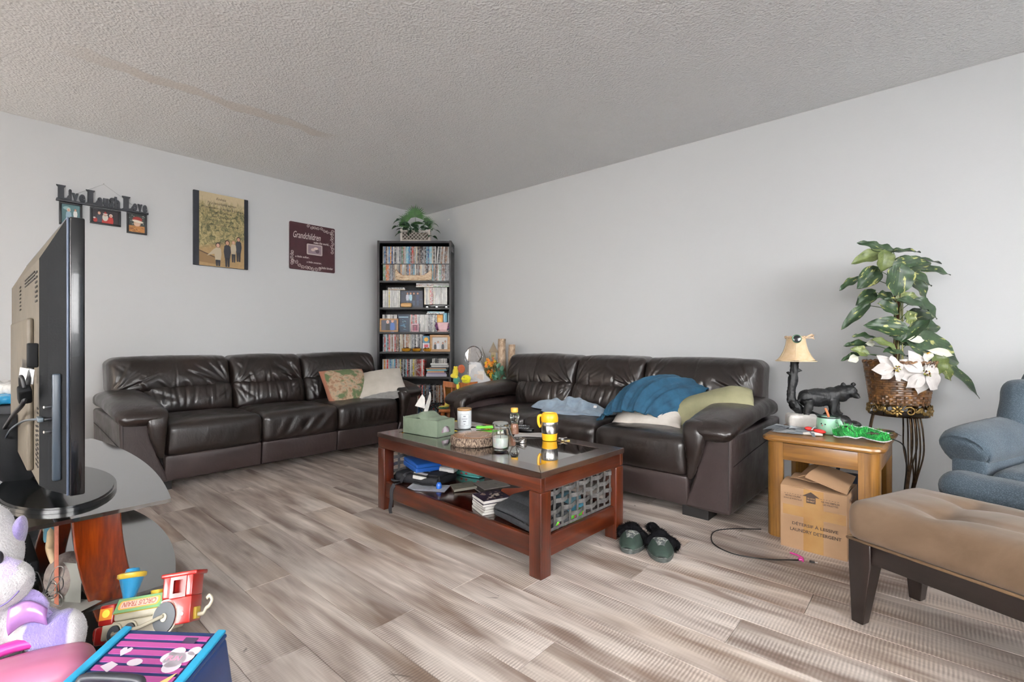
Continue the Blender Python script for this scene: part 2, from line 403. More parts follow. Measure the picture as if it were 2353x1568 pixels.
while y1 > YS+.02:
    ya, yb_ = max(y1-PW, YS+.004), min(y1, -.004)
    if yb_ > ya+.02:
        ph = known.get(row, (row*0.53+.31) % PL+ (.12 if row % 3 == 0 else 0)); ph = ph % PL; x = ph-PL
        while x < XE:
            xa, xb = max(x, .004), min(x+PL, XE-.004)
            if xb-xa > .03: plank(xa, xb, ya, yb_)
            x += PL
    y1 -= PW; row += 1
struct(M().box(-.12, XE+.12, YS-.12, .12, HC, HC+.12).build('ceiling', ceiling_mat()))
struct(M().box(-.12, 0, YS-.12, .12, 0, HC).build('wall_left', M_WALL))
struct(M().box(0, XE, 0, .12, 0, HC).build('wall_right', M_WALL))
def holed(name, a0, a1, holes, fixed, axis):
    """wall along an axis with rectangular openings (u0,u1,z0,z1)"""
    m = M(); u = a0
    def bx(u0, u1, z0, z1):
        if u1-u0 < 1e-4 or z1-z0 < 1e-4: return
        m.box(u0, u1, fixed-.12, fixed, z0, z1) if axis == 'x' else m.box(fixed, fixed+.12, u0, u1, z0, z1)
    for (h0, h1, z0, z1) in sorted(holes):
        bx(u, h0, 0, HC); bx(h0, h1, 0, z0); bx(h0, h1, z1, HC); u = h1
    bx(u, a1, 0, HC); return m.build(name, M_WALL)
struct(holed('wall_back', 0, XE, [(.2, 1.3, .05, 2.08), (3.1, 6.1, .62, 2.25)], YS, 'x'))
struct(holed('wall_front', YS, 0, [(-5.4, -1.0, .75, 2.3)], XE, 'y'))
M_TRIM = mat('white_trim', 'e4e2de', .4); M_GLASS = mat('window_glass', 'ffffff', .0, c2='ffffff', trans=1, ior=1.0, spec=.1)
def window(name, u0, u1, z0, z1, fixed, axis, n):
    m = M(); f = .05
    def bx(a, b, c, d, t0=.03, t1=.09):
        m.box(a, b, fixed-t1, fixed-t0, c, d) if axis == 'x' else m.box(fixed+t0, fixed+t1, a, b, c, d)
    bx(u0, u1, z0, z0+f); bx(u0, u1, z1-f, z1); bx(u0, u0+f, z0+f, z1-f); bx(u1-f, u1, z0+f, z1-f)
    for i in range(1, n): uu = u0+(u1-u0)*i/n; bx(uu-.025, uu+.025, z0+f, z1-f)
    o = struct(m.build(name, M_TRIM)); g = M()
    g.box(u0+f, u1-f, fixed-.062, fixed-.058, z0+f, z1-f) if axis == 'x' else g.box(fixed+.058, fixed+.062, u0+f, u1-f, z0+f, z1-f)
    g.build('pane', M_GLASS, o)
window('window_1', -5.4, -1.0, .75, 2.3, XE, 'y', 3); window('window_2', 3.1, 6.1, .62, 2.25, YS, 'x', 3)
window('door_1', .2, 1.3, .05, 2.08, YS, 'x', 1)

# ---------------------------------------------------------------- leather sofas
def leather(name, c1, c2, worn, rough=.34):
    t = NT(name); v = t.coord('Object'); n1 = t.noise(v, 3.2, 5, .6)
    col = t.ramp(n1, [(.32, c1), (.62, c2), (.85, worn)])
    t.l(col, t.p.inputs['Base Color']); t.set(Coat_Weight=.3, Coat_Roughness=.2)
    t.l(t.ramp(t.noise(v, 7, 4), [(.3, (rough-.06,)*3+(1,)), (.7, (rough+.12,)*3+(1,))]), t.p.inputs['Roughness'])
    v2 = t.coord('Object', (1, 1, .55)); fold = t.noise(v2, 7, 3, .55, 1.2); fine = t.n('ShaderNodeTexVoronoi', feature='DISTANCE_TO_EDGE', i_Scale=240); t.l(v, fine.inputs['Vector'])
    b = t.bump(fold, .25, .008); b = t.bump(t.noise(v2, 24, 4, .6, 1.5), .4, .005, b); b = t.bump(fine.outputs[0], .12, .002, b)
    t.l(b, t.p.inputs['Normal']); return t.m
M_LEA = leather('brown_leather', '17110f', '211815', '33261f'); M_LEB = leather('smooth_brown_leather', '2a201f', '352a29', '433532', .36)
M_BLK = mat('black_wood', '0e0d0d', .5); M_THR = mat('dark_thread', '171211', .6)
def seat_fn(seed, crn):
    def f(P, N):
        x, y, z = P[:, 0], P[:, 1], P[:, 2]; P = P.copy()
        top = np.clip((z+.04)/.13, 0, 1)
        P[:, 2] += top*.022*np.cos(x/.31*PI/2)*np.cos(np.clip(y/.30, -1, 1)*PI/2)
        P[:, 1] -= (y < -.2)*.012*np.cos(x/.31*PI/2)*np.cos(np.clip(z/.11, -1, 1)*PI/2)
        front = np.clip((-y-.235)/.03, 0, 1)
        P[:, 1] += front*-strokes(x, z, crn)*1.0
        d = strokes(x, y, [(-.28, -.27, -.1, -.05, .02, -.005), (.28, -.2, .12, .1, .02, -.005), (-.26, .12, .0, .2, .02, -.004)])
        P[:, 2] += top*d+top*.003*nz(P, 16, seed)-top*np.exp(-((y+.225)/.006)**2)*.004
        return P
    return f
def fan(cx, cz, a0, a1, n, l0, l1, wd, am, rs):
    L = []
    for i in range(n):
        a = R(a0+(a1-a0)*(i+.5)/n+rs.uniform(-5, 5)); l = rs.uniform(l0, l1)
        L.append((cx, cz, cx+math.cos(a)*l, cz+math.sin(a)*l, wd*rs.uniform(.7, 1.3), am*rs.uniform(.6, 1.2)))
    return L
def back_up(w, x0, x1, seed, outer):
    rs = np.random.RandomState(seed); hw = w/2
    L = fan(-hw+.01, -.115, 18, 70, 4, .18, .34, .008, -.013, rs)+fan(hw-.01, -.115, 110, 162, 4, .18, .34, .008, -.013, rs)+fan(-hw, .12, -60, -20, 2, .08, .16, .008, -.006, rs)+fan(hw, .12, 200, 240, 2, .08, .16, .008, -.006, rs)
    for q in (-.45, -.1, .25, .6): L.append((q*hw, -.125, (q+rs.uniform(-.25, .05))*hw, rs.uniform(-.06, .0), .009, -.011))
    L2 = [(a+.016, b+.012, c+.018, d+.014, w_*1.4, -am*.55) for a, b, c, d, w_, am in L]
    def f(P, N):
        x, y, z = P[:, 0].copy(), P[:, 1].copy(), P[:, 2].copy(); P = P.copy()
        fr = np.clip((-N[:, 1])*1.2, 0, 1)+.25*np.clip(N[:, 2], 0, 1)
        bul = .055*np.cos(np.clip(x/hw, -1, 1)*PI/2)**.5*np.cos(np.clip((z+.02)/.15, -1, 1)*PI/2)
        P[:, 1] -= fr*(bul+strokes(x, z, L)+strokes(x, z, L2)+.004*nz(P, 20, seed))
        P[:, 1] += fr*.006*np.exp(-((x)/.004)**2)
        P[:, 2] += np.clip(N[:, 2], 0, 1)*(.010*np.cos(x/hw*PI/2)-.010*np.clip(np.abs(x)/hw-.9, 0, 1)*10*.4+.004*nz(P, 14, seed+1))
        P[:, 2] -= np.clip(-N[:, 2], 0, 1)*.01*np.cos(x/hw*PI/2)
        P[:, 1] += (z+.12)*.22   # leans back
        if outer: # the outer end swells and its top corner is pulled in
            e = np.clip((outer*x/hw-.72)/.28, 0, 1); P[:, 1] += e*e*.03; P[:, 2] -= e*e*.012*np.clip(N[:, 2], 0, 1)
        return P
    return f
def back_low(w, seed):
    rs = np.random.RandomState(seed+50); hw = w/2
    L = [(q, .10, q+rs.uniform(-.03, .03), rs.uniform(-.05, .02), rs.uniform(.006, .010), -.010) for q in np.linspace(-hw*.8, hw*.8, 8)]
    L += fan(-hw, .1, -70, -15, 3, .1, .2, .01, -.01, rs)+fan(hw, .1, 195, 250, 3, .1, .2, .01, -.01, rs)
    L += [(q, .12, q+rs.uniform(-.02, .02), -.1, .004, -.007) for q in (-.13, .12)]
    def f(P, N):
        x, y, z = P[:, 0].copy(), P[:, 1].copy(), P[:, 2].copy(); P = P.copy(); fr = np.clip(-N[:, 1]*1.2, 0, 1)
        P[:, 1] -= fr*(.035*np.cos(np.clip(x/hw, -1, 1)*PI/2)**.5*np.cos(np.clip(z/.12, -1, 1)*PI/2)+strokes(x, z, L)+.003*nz(P, 22, seed))
        P[:, 1] += (z+.1)*.15; return P
    return f
def sweep(path, th, n, s, seed, k=6, pleat=True):
    P, r = catmull([Vector((c, y, z)) for y, z, c, _ in path], k, [q[3] for q in path]); _, tt = catmull([Vector((c, y, z)) for y, z, c, _ in path], k, th); V = []; F = []
    for i, p in enumerate(P):
        t = (P[min(i+1, len(P)-1)]-P[max(i-1, 0)]).normalized(); side = Vector((1, 0, 0)); up = t.cross(side).normalized()
        for q in range(n):
            a = 2*PI*q/n; ca, sa = math.cos(a), math.sin(a); ex = math.copysign(abs(ca)**.7, ca); ez = math.copysign(abs(sa)**.75, sa); V.append(p+side*ex*r[i]+up*ez*tt[i])
    V = np.array([tuple(v) for v in V])
    for i in range(len(P)-1):
        for q in range(n): F.append((i*n+q, i*n+(q+1) % n, (i+1)*n+(q+1) % n, (i+1)*n+q))
    F += [tuple(range(n))[::-1], tuple(range((len(P)-1)*n, len(P)*n))]
    ctr = np.repeat(np.array([tuple(p) for p in P]), n, axis=0); D = V-ctr; D /= np.linalg.norm(D, axis=1, keepdims=True)+1e-9
    near = np.clip((-V[:, 1]-.84)/.08, 0, 1); d = .004*nz(V, 14, seed)+near*(.005*np.abs(nz(V*np.array([2.4, 1, 1]), 42, seed+3))-.003)
    bk = np.clip((V[:, 1]+.45)/.15, 0, 1); d += bk*(.013*np.abs(np.sin(V[:, 0]*2+V[:, 1]*52+3*nz(V, 7, seed+5)))-.006)
    V = V+D*d[:, None]
    if s < 0: V[:, 0] *= -1; F = [f[::-1] for f in F]
    return V, [f[::-1] for f in F]
def arm_pad(s, seed):
    top = [(-.13, .525, .988, .120), (-.30, .54, .990, .128), (-.50, .535, .992, .132), (-.70, .522, .992, .134), (-.84, .500, .990, .134), (-.92, .480, .988, .130), (-.965, .462, .985, .118), (-.985, .45, .983, .085)]
    V1, F1 = sweep(top, [.05, .062, .062, .060, .056, .052, .042, .018], 36, s, seed)
    band = [(-.90, .50, .915, .055), (-.952, .485, .915, .062), (-.968, .43, .918, .056), (-.962, .36, .915, .044), (-.955, .29, .905, .032), (-.950, .215, .892, .014)]
    V2, F2 = sweep(band, [.03, .034, .036, .034, .030, .018], 22, s, seed+2)
    return np.concatenate([V1, V2]), F1+[tuple(i+len(V1) for i in f) for f in F2]
def make_sofa(seed):
    t = thing('leather_sofa', None, 'sofa'); crs = [[], [], []]; rs = np.random.RandomState(seed)
    crs[1] = [(-.2+.05*i, -.09+.01*rs.rand(), -.12+.06*i, .05+.03*rs.rand(), .009, .009*rs.uniform(.5, 1.3)*(-1)**i) for i in range(8)]
    crs[2] = [(-.22+.07*i, -.06, -.2+.075*i, .07, .009, .006*(-1)**i) for i in range(6)]
    crs[0] = [(-.1+.1*i, -.08, -.05+.1*i, .06, .012, .003*(-1)**i) for i in range(3)]
    M().box(-1.05, 1.05, -.88, -.04, .05, .24).build('base_frame', M_BLK, t)
    for i, c in enumerate((-.58, 0, .58)):
        def pf(P, N):
            P = P.copy(); P[:, 1] += -.010*np.cos(P[:, 0]/.29*PI/2)*np.cos(P[:, 2]/.085*PI/2)*(P[:, 1] < 0)+(P[:, 2])*-.10; return P
        M().rb((c, -.88, .135), (.578, .10, .165), .014, .03, pf).build('front_panel', M_LEB, t, 180)
        M().rb((c, -.675, .315), (.586, .56, .215), .05, .016, seat_fn(seed+i, crs[i])).build('seat_cushion', M_LEA, t, 180)
        pi = M(); pi.tube([(c-.275, -.928, .392), (c-.1, -.946, .40), (c+.1, -.946, .40), (c+.275, -.928, .392)], .003, 6, smooth=6); pi.build('seat_piping', M_THR, t, 180)
    M().box(-1.03, 1.03, -.16, -.012, .05, .77, bev=.03).build('back_shell', M_LEB, t, 60)
    for i, (a, b, out) in enumerate(((-1.05, -.292, -1), (-.288, .288, 0), (.292, 1.05, 1))):
        wdt = b-a; M().rb(((a+b)/2, -.235, .690), (wdt+.004, .215, .262), .052, .0075, back_up(wdt, a, b, seed+i*3, out)).build('headrest', M_LEA, t, 180)
        a2, b2 = max(a, -.87), min(b, .87)
        M().rb(((a2+b2)/2, -.315, .505), (b2-a2+.004, .19, .245), .055, .0085, back_low(b2-a2, seed+i*3)).build('lumbar_cushion', M_LEA, t, 180)
    for s in (-1, 1):
        V = [(x, y, z) for y in (-.04, -.90) for x, z in ((.885, .05), (1.09, .05), (1.09, .50), (.90, .50))]
        m = M(); pts = [(.84, .05), (1.085, .05), (1.095, .46), (.93, .46), (.90, .22)]
        V = [(x*s, y, z) for y in (-.925, -.03) for x, z in pts]; n = 5
        F = [tuple(range(n)), tuple(range(n, 2*n))[::-1]]+[(i, i+n, (i+1) % n+n, (i+1) % n) for i in range(n)]
        if s < 0: F = [f[::-1] for f in F]
        m.add(V, F); o = m.build('arm_panel', M_LEB, t)
        bv = o.modifiers.new('b', 'BEVEL'); bv.width = .018; bv.segments = 3; o.data.polygons.foreach_set('use_smooth', [True]*len(o.data.polygons)); wn = o.modifiers.new('w', 'WEIGHTED_NORMAL')
        sd = M(); sd.tube([(s*1.093, -.06, .36), (s*1.098, -.5, .34), (s*1.093, -.90, .30)], .002, 5, smooth=4)
        sd.tube([(s*1.075, -.927, .08), (s*1.078, -.929, .3), (s*1.08, -.927, .47)], .0018, 5, smooth=3); sd.build('seam', M_THR, t)
        V, F = arm_pad(s, seed+9+s); mm = M(); mm.add(V, F); mm.build('arm_pad', M_LEA, t, 180)
        for y in (-.84, -.12):
            M().box(s*.90-.07, s*.90+.07, y-.07, y+.05, 0, .055).build('foot', M_BLK, t)
    return t
sofa_l = make_sofa(3); at(sofa_l, (.022, -1.94, 0), R(90)); sofa_l['label'] = 'dark brown leather three-seat sofa under the framed wall pictures, two throw pillows on it'
sofa_r = make_sofa(21); at(sofa_r, (2.73, -.14, 0), R(-1)); sofa_r['label'] = 'dark brown leather three-seat sofa along the bare right wall, blankets and olive pillow on it'
for s_ in (sofa_l, sofa_r): s_['group'] = 'matching leather sofas'

# ---------------------------------------------------------------- bookcase across the corner
BK_LOC = (.4855, -.5375, 0); BK_ROT = math.atan2(.6626, .7490)
K = .004533
def bx_(px): return (px-952)*K
def bz_(py): return .94+(784-py)*K
M_BKW = wood('black_brown_board', '0e0d10', '131215', '18171b', axis=2, rough=.5, coat=0)
bk = thing('bookcase', 'tall black open bookcase standing diagonally across the room corner', 'bookcase', BK_LOC, BK_ROT)
for s in (-1, 1): M().box(min(s*.385, s*.363), max(s*.385, s*.363), 0, .27, 0, 1.987).build('side_panel', M_BKW, bk)
M().box(-.363, .363, .005, .27, 1.962, 1.984).build('top_panel', M_BKW, bk)
M().box(-.363, .363, .262, .27, .06, 1.962).build('back_panel', mat('backboard', '0c0c10', .6), bk)
M().box(-.363, .363, .02, .035, 0, .07).build('plinth', M_BKW, bk)
SH = [1.570, 1.291, 1.035, .828, .566, .09]
for z in SH: M().box(-.362, .362, .006, .261, z-.020, z).build('shelf', M_BKW, bk)
for z, y in ((1.751, .03), (.292, .03)): M().box(-.35, .36, y, .2, z-.006, z).build('shelf_riser', M_BKW, bk)
pin0 = None
for z in SH[:5]:
    for s in (-1, 1):
        if pin0 is None: pin0 = o = M().cyl((0, 0, 0), (.012, 0, 0), .004, n=6).build('shelf_pin', mat('nickel', 'b8b8b8', .3, metal=1), bk)
        else: o = pin0.copy(); COL.objects.link(o)
        o.location = (s*.363-(.012 if s > 0 else 0), .05, z-.035)
def in_bk(x, y, z): 
    c, s = math.cos(BK_ROT), math.sin(BK_ROT); return (BK_LOC[0]+x*c-y*s, BK_LOC[1]+x*s+y*c, z)

def spine_mat():
    t = NT('dvd_spine'); oi = t.n('ShaderNodeObjectInfo'); c = t.n('ShaderNodeTexCoord'); v = t.n('ShaderNodeSeparateXYZ'); t.l(c.outputs['Object'], v.inputs[0])
    r100 = t.math('MULTIPLY', oi.outputs['Random'], 91.0)
    cb = t.n('ShaderNodeCombineXYZ'); t.l(t.math('ADD', v.outputs[2], r100), cb.inputs[2]); t.l(t.math('MULTIPLY', v.outputs[0], .5), cb.inputs[0]); t.l(r100, cb.inputs[1])
    blocks = t.n('ShaderNodeTexNoise', i_Scale=38, i_Detail=1); t.l(cb.outputs[0], blocks.inputs[0])
    fac = t.ramp(blocks.outputs[0], [(.46, (0, 0, 0, 1)), (.50, (1, 1, 1, 1))])
    inv = t.n('ShaderNodeInvert', i_0=1.0); t.l(oi.outputs['Color'], inv.inputs[1])
    let = t.n('ShaderNodeTexNoise', i_Scale=260, i_Detail=0); t.l(cb.outputs[0], let.inputs[0])
    f2 = t.math('MULTIPLY', fac, t.ramp(let.outputs[0], [(.48, (0, 0, 0, 1)), (.53, (.36, .36, .36, 1))]))
    col = t.mix(oi.outputs['Color'], inv.outputs[0], f2)
    hue = t.n('ShaderNodeTexNoise', i_Scale=9, i_Detail=1); t.l(cb.outputs[0], hue.inputs[0])
    col = t.mix(col, t.ramp(hue.outputs[1] if False else hue.outputs[0], [(.4, (.5, .5, .5, 1)), (.6, (1, 1, 1, 1))]), .7, 'MULTIPLY')
    t.l(col, t.p.inputs['Base Color']); t.set(Roughness=.25); return t.m
M_SPINE = spine_mat()
def dvd_mesh(wd, h, dp):
    m = M(); m.rb((0, dp/2, h/2), (wd*.94, dp, h), .0012); return m.build('dvd_case', M_SPINE)
DV = dvd_mesh(.0145, .182, .13); DV_used = [False]
PALN = {'white': ['d8d6d0', 'c9c7c4', 'e2e0dc'], 'black': ['1d1c20', '2a2528', '17171c', '2e2d30'], 'grey': ['8e8d90', '6d7076', 'a6a29c'], 'red': ['a8322c', 'c23c34', '7d2b2a'],
        'blue': ['3f6f9a', '2f5183', '5e9bb5', '84b5c4'], 'brown': ['6e4a38', '8a6248', '5b4034'], 'orange': ['c9743a', 'd08b45'], 'yellow': ['cdb43c', 'd8c266'], 'green': ['4f7a5c', '6f8a62'], 'cream': ['cfc0a4', 'bfb098'], 'purple': ['6a5482', '8a6d98']}
CNT = [0]
def dvd(x, z, col, label, group, lean=0, y=.045, flat=False, rz=0, name='dvd_case', cat='dvd case', base=None):
    src = base or DV; key = 'u_'+src.name
    o = src if key not in PALN else src.copy()
    if key in PALN: COL.objects.link(o)
    PALN[key] = 1
    h = H(random.choice(PALN[col])); k = random.uniform(.8, 1.1); o.color = (h[0]*k, h[1]*k, h[2]*k, 1)
    if flat:
        o.location = in_bk(x, y, z); o.rotation_euler = Euler((0, R(90), BK_ROT+rz))
    else:
        o.location = in_bk(x, y+random.uniform(-.004, .004), z); o.rotation_euler = (0, lean, BK_ROT)
    tag(o, label, cat, group); CNT[0] += 1; return o
MIXA = ['white']*5+['black']*5+['grey']*4+['brown']*3+['blue']*2+['cream']*3+['red', 'orange', 'green']
MIXB = ['white']*6+['grey']*3+['black']*4+['red']*4+['brown']*3+['blue']*3+['cream']*2+['orange', 'yellow']
def rowof(x0, x1, z, rowname, pal, lean_from=None, pitch=.0152, force=None):
    x = x0; i = 0
    while x < x1-.007:
        col = random.choice(pal)
        if force:
            for a, b, cs in force:
                if a <= x < b: col = random.choice(cs)
        ln = 0 if (lean_from is None or x < lean_from) else R(5)
        dvd(x+.0075, z+.0005, col, f'{col}-spined dvd case in {rowname}', f'{col} dvd spines in {rowname}', ln)
        x += pitch; i += 1
rowof(bx_(877), bx_(1033), 1.751, 'the topmost row', MIXA, bx_(1000), force=[(bx_(892), bx_(896), ['orange']), (bx_(930), bx_(940), ['blue']), (bx_(975), bx_(988), ['blue'])])
rowof(bx_(877), bx_(1034), 1.570, 'the row behind the birch canoe', MIXA)
rowof(bx_(877), bx_(918), 1.291, 'the row left of the group photograph', ['white']*5+['grey', 'cream', 'yellow', 'black'])
rowof(bx_(973), bx_(1026), 1.322, 'the row on the black box', ['white']*6+['grey', 'red', 'cream', 'black'])
rowof(bx_(876), bx_(910), 1.035, 'the row behind the small wooden frame', ['white', 'grey', 'black', 'white'])
rowof(bx_(939), bx_(1004), 1.035, 'the shelf with the pink frame', ['white']*5+['red']*2+['grey', 'black', 'blue'], force=[(bx_(940), bx_(955), ['red', 'black', 'red', 'white'])])
rowof(bx_(877), bx_(972), .828, 'the shelf of the wide oak frame', ['red', 'white', 'white', 'grey', 'brown', 'black', 'cream', 'blue'], force=[(bx_(945), bx_(972), ['white', 'blue', 'black', 'grey'])])
rowof(bx_(876), bx_(974), .566, 'the row above the sofa arm', MIXB, force=[(bx_(914), bx_(919), ['yellow']), (bx_(954), bx_(974), ['red', 'red', 'white'])])
rowof(bx_(930), bx_(1024), .292, 'the upper row behind the tissue box', ['red', 'brown', 'orange', 'white', 'blue', 'black', 'cream', 'grey'])
rowof(bx_(932), bx_(1024), .092, 'the bottom row near the wire basket', ['blue', 'brown', 'orange', 'white', 'blue', 'black', 'red', 'grey'])
def flatstack(cx, z, cols, where, w=.19, t=.0145):
    for i, cname in enumerate(cols):
        dvd(cx-w/2+random.uniform(-.006, .006), z+.0075+i*t, cname, f"{cname} dvd case lying flat {where}, {['lowest', 'middle', 'topmost'][i] if len(cols) == 3 else ['under another', 'topmost'][i]}", 'cases lying '+where, flat=True, y=.05+random.uniform(0, .01), rz=random.uniform(-.03, .03))
flatstack(bx_(908), 1.475, ['cream', 'black'], 'left of the group photograph')
flatstack(bx_(974), 1.507, ['cream', 'brown', 'white'], 'above the group photograph')
flatstack(bx_(1012), 1.509, ['green', 'white', 'grey'], 'above the black box row')
flatstack(bx_(1000), 1.222, ['black', 'blue'], 'behind the pink frame')
def bkthing(name, label, cat, x, y, z, group=None, rz=0): return thing(name, label, cat, in_bk(x, y, z), BK_ROT+rz, group)
# larger books lying in two piles on the fifth shelf
def book_flat(x0, x1, z, t, col, label, yoff=.03, dp=.17, rz=0):
    b = bkthing('book', label, 'book', (x0+x1)/2, yoff, z, 'books lying on the fifth shelf', rz); w_ = (x1-x0)/2
    m = M(); m.c(col); m.box(-w_, w_, 0, dp, 0, .0015); m.box(-w_, w_, 0, dp, t-.0015, t); m.box(-w_, w_, 0, .002, .0015, t-.0015); m.build('cover', painted(), b)
    M().box(-w_+.002, w_-.002, .003, dp-.002, .0016, t-.0016).build('pages', mat('paper', 'dcd6c8', .8), b)
zz = .567
for i, (c_, t, x0, x1, lb) in enumerate((('b3afbd', .026, 978, 1026, 'thick lilac-grey book at the bottom of the wide pile'), ('8a7f9b', .016, 979, 1024, 'purple book second from the bottom in the wide pile'), ('b98a5e', .016, 981, 1020, 'tan book in the middle of the wide pile'), ('4f97a8', .014, 979, 1026, 'turquoise book near the top of the wide pile'), ('a07b58', .014, 978, 1024, 'brown book on the turquoise book'), ('24262c', .012, 986, 1030, 'black book topping the wide pile'))):
    book_flat(bx_(x0), bx_(x1), zz, t, c_, lb); zz += t+.0006
for i, (c_, t, x0, x1, lb) in enumerate((('dfe0dc', .012, 990, 1034, 'white book on the black book of the wide pile'), ('777a78', .010, 989, 1033, 'grey book between two pale books'), ('e5e4e0', .013, 988, 1028, 'pale book just under the short dvd row'))):
    book_flat(bx_(x0), bx_(x1), zz, t, c_, lb, rz=.02); zz += t+.0006
for i in range(9): dvd(bx_(993)+i*.0175, zz+.0005, random.choice(['white', 'grey', 'black']), 'short music case standing on the wide book pile', 'short cases standing on the book pile', base=None).scale = (1, 1, .27)
# birch canoe
cn = bkthing('toy_canoe', 'small birch-bark canoe standing in front of the second row', 'canoe', bx_(950), .012, 1.571)
birch = NT('birch_bark'); v = birch.coord('Object', (1, 1, 6)); birch.l(birch.ramp(birch.noise(v, 26, 5, .65), [(.32, '5d4030'), (.43, 'b59778'), (.6, 'd9c8ae')]), birch.p.inputs['Base Color']); birch.set(Roughness=.8)
birch.l(birch.bump(birch.noise(v, 60, 4), .4, .002), birch.p.inputs['Normal']); M_BIRCH = birch.m
def canoe(u, v):
    s = u*2-1; x = s*.193; half = .028*np.clip(1-np.abs(s)**3, 0, 1)**.6+.0015
    top = .052+.066*np.clip((np.abs(s)-.55)/.4, 0, 1)**1.6*(np.abs(s) < .95)+.066*np.clip((np.abs(s)-.95)/.05, 0, 1)*(1-.3*np.clip((np.abs(s)-.95)/.05, 0, 1))*(np.abs(s) >= .95)
    q = v*2-1; y = np.sign(q)*half*np.abs(q)**.45; z = top*np.abs(q)**2.2+.02*(np.abs(s)**6)*(1-np.abs(q))
    x = x*(1+.05*(1-np.abs(q))*-1); return x, y, z
M().grid(60, 21, canoe, thick=.0022).build('hull', M_BIRCH, cn, 60)
for s in (-1, 1):
    m = M(); uu = np.linspace(0, 1, 40); x, y, z = canoe(uu, np.full(40, 1.0 if s > 0 else 0.0)); m.tube(list(zip(x, y, z)), .0022, 6); m.build('gunwale', mat('cane', '7c5636', .6), cn, 180)
# photographs
def figure(m, x, y, s, hair, skin, top, leg=None, z=0, xf=None):
    lg = min(2.6, (y-.006)/s)
    """flat printed person: head, hair, shoulders"""
    m.c(top).poly([(x-s*.5, y-s*.1), (x-s*.42, y+s*.75), (x-s*.12, y+s*1.0), (x+s*.12, y+s*1.0), (x+s*.42, y+s*.75), (x+s*.5, y-s*.1)], z, xf)
    m.c(top).poly([(x-s*.5, y-s*.1), (x-s*.36, y-s*1.1), (x+s*.36, y-s*1.1), (x+s*.5, y-s*.1)], z, xf)
    if leg:
        m.c(leg).poly([(x-s*.34, y-s*1.0), (x-s*.26, y-s*lg), (x-s*.02, y-s*lg), (x, y-s*1.2), (x+s*.06, y-s*lg), (x+s*.3, y-s*lg), (x+s*.34, y-s*1.0)], z+.00005, xf)
    m.c(hair).disc(x, y+s*1.30, s*.34, s*.42, z+.0001, xf=xf); m.c(skin).disc(x, y+s*1.24, s*.24, s*.32, z+.0002, xf=xf)
UP = TR(rot=(R(90), 0, 0))       # local xy -> xz, facing -y
def frame(root, w, h, fw, t, mat_, zb=0, depth=.012):
    m = M()
    for a, b, c, d in ((-w/2, w/2, 0, fw), (-w/2, w/2, h-fw, h), (-w/2, -w/2+fw, fw, h-fw), (w/2-fw, w/2, fw, h-fw)): m.box(a, b, -t, depth, zb+c, zb+d, bev=.0015)
    m.build('frame', mat_, root, 40)
M_PRT = painted('print', .45); M_OAKF = wood('honey_wood', '8a6236', 'a47a48', 'b58d5c', axis=0, scale=2)
gp = bkthing('group_photograph', 'unframed dark group photograph of four people on the third shelf', 'photo', bx_(945), .03, 1.2915)
m = M(UP); m.c('23283a').box(-.118, .118, 0, .175, -.003, 0)
for x, tp, hr in ((-.045, 'c9cbd6', '2b1f1a'), (-.012, '9fc3cf', '3a2a20'), (.022, '22222a', '2a1c18'), (.062, '232d4c', '33241c')): figure(m, x, .105, .033, hr, 'b98a72', tp, '39465e', z=.0004)
for i in range(14): m.c('3c4766').disc(random.uniform(-.11, .11), random.uniform(.01, .17), .006, .004, .0002)
m.build('print', M_PRT, gp)
wl = bkthing('stone', 'tan oblong stone lying before the group photograph', 'stone', bx_(934), -.005, 1.2915)
M().rb((0, .0, .023), (.148, .05, .046), .022, .006, lambda P, N: P*np.array([1, 1, 1])*(1-.25*(np.abs(P[:, :1])/.074)**3)).build('stone', mat('tan_stone', 'b08a5a', .7, 'c9a271', 14, bs=30), wl, 180)
bb = bkthing('flat_box', 'flat black box under the right-hand group of the third shelf', 'box', bx_(1003), .02, 1.2915)
M().box(-.135, .135, 0, .19, .0035, .030, bev=.004).build('lid', mat('black_gloss', '121214', .2), bb, 40)
for x in (-.10, 0, .10): M().box(x-.01, x+.01, -.002, .004, 0, .010).build('clasp', mat('nickel', 'b8b8b8', .3, metal=1), bb)
def photo_frame(label, px, w, h, fw, fmat, zsh, figs, bg, y=.004, name='photo_frame', tilt=.05):
    f = thing(name, label, 'photo frame', in_bk(bx_(px), y, zsh+.0005), rot=(-tilt, 0, BK_ROT)); frame(f, w, h, fw, .008, fmat)
    m = M(UP); m.c(bg).box(-w/2+fw*.8, w/2-fw*.8, fw*.8, h-fw*.8, -.004, 0)
    for a in figs: figure(m, *a, z=.0005)
    m.build('print', M_PRT, f); return f
photo_frame('small light wood photo frame with an elderly couple at the fourth shelf left end', 894, .192, .138, .016, M_OAKF, 1.035, [(-.015, .045, .045, 'd8d0c8', 'd3a591', '2b2b2b'), (.035, .05, .05, '8c7d70', 'cf9f8a', '4566a6')], '4c4e5a', y=.0)
photo_frame('wide oak photo frame with a group of people at the right end of the shelf', 1011, .212, .176, .026, M_OAKF, .828, [(-.05, .05, .028, '3a2a22', 'c79a84', '26262c'), (-.02, .06, .03, '3a2a22', 'c79a84', 'd9d9de'), (.03, .05, .03, '2c211c', 'b98a72', '22242c'), (.055, .07, .028, '2c211c', 'b98a72', 'b9b4ae')], 'c9c6c2', y=.0)
photo_frame('little pink photo frame in front of red and white spines', 953, .078, .086, .013, mat('pink_plastic', 'c9a4ac', .5), 1.035, [(0, .03, .02, '3a2a22', 'c79a84', '8c3b58')], '6b3f50', y=.02)
bd = bkthing('dvd_case', 'dark blue dvd case standing face-on beside the small wooden frame', 'dvd case', bx_(926), .03, 1.0355)
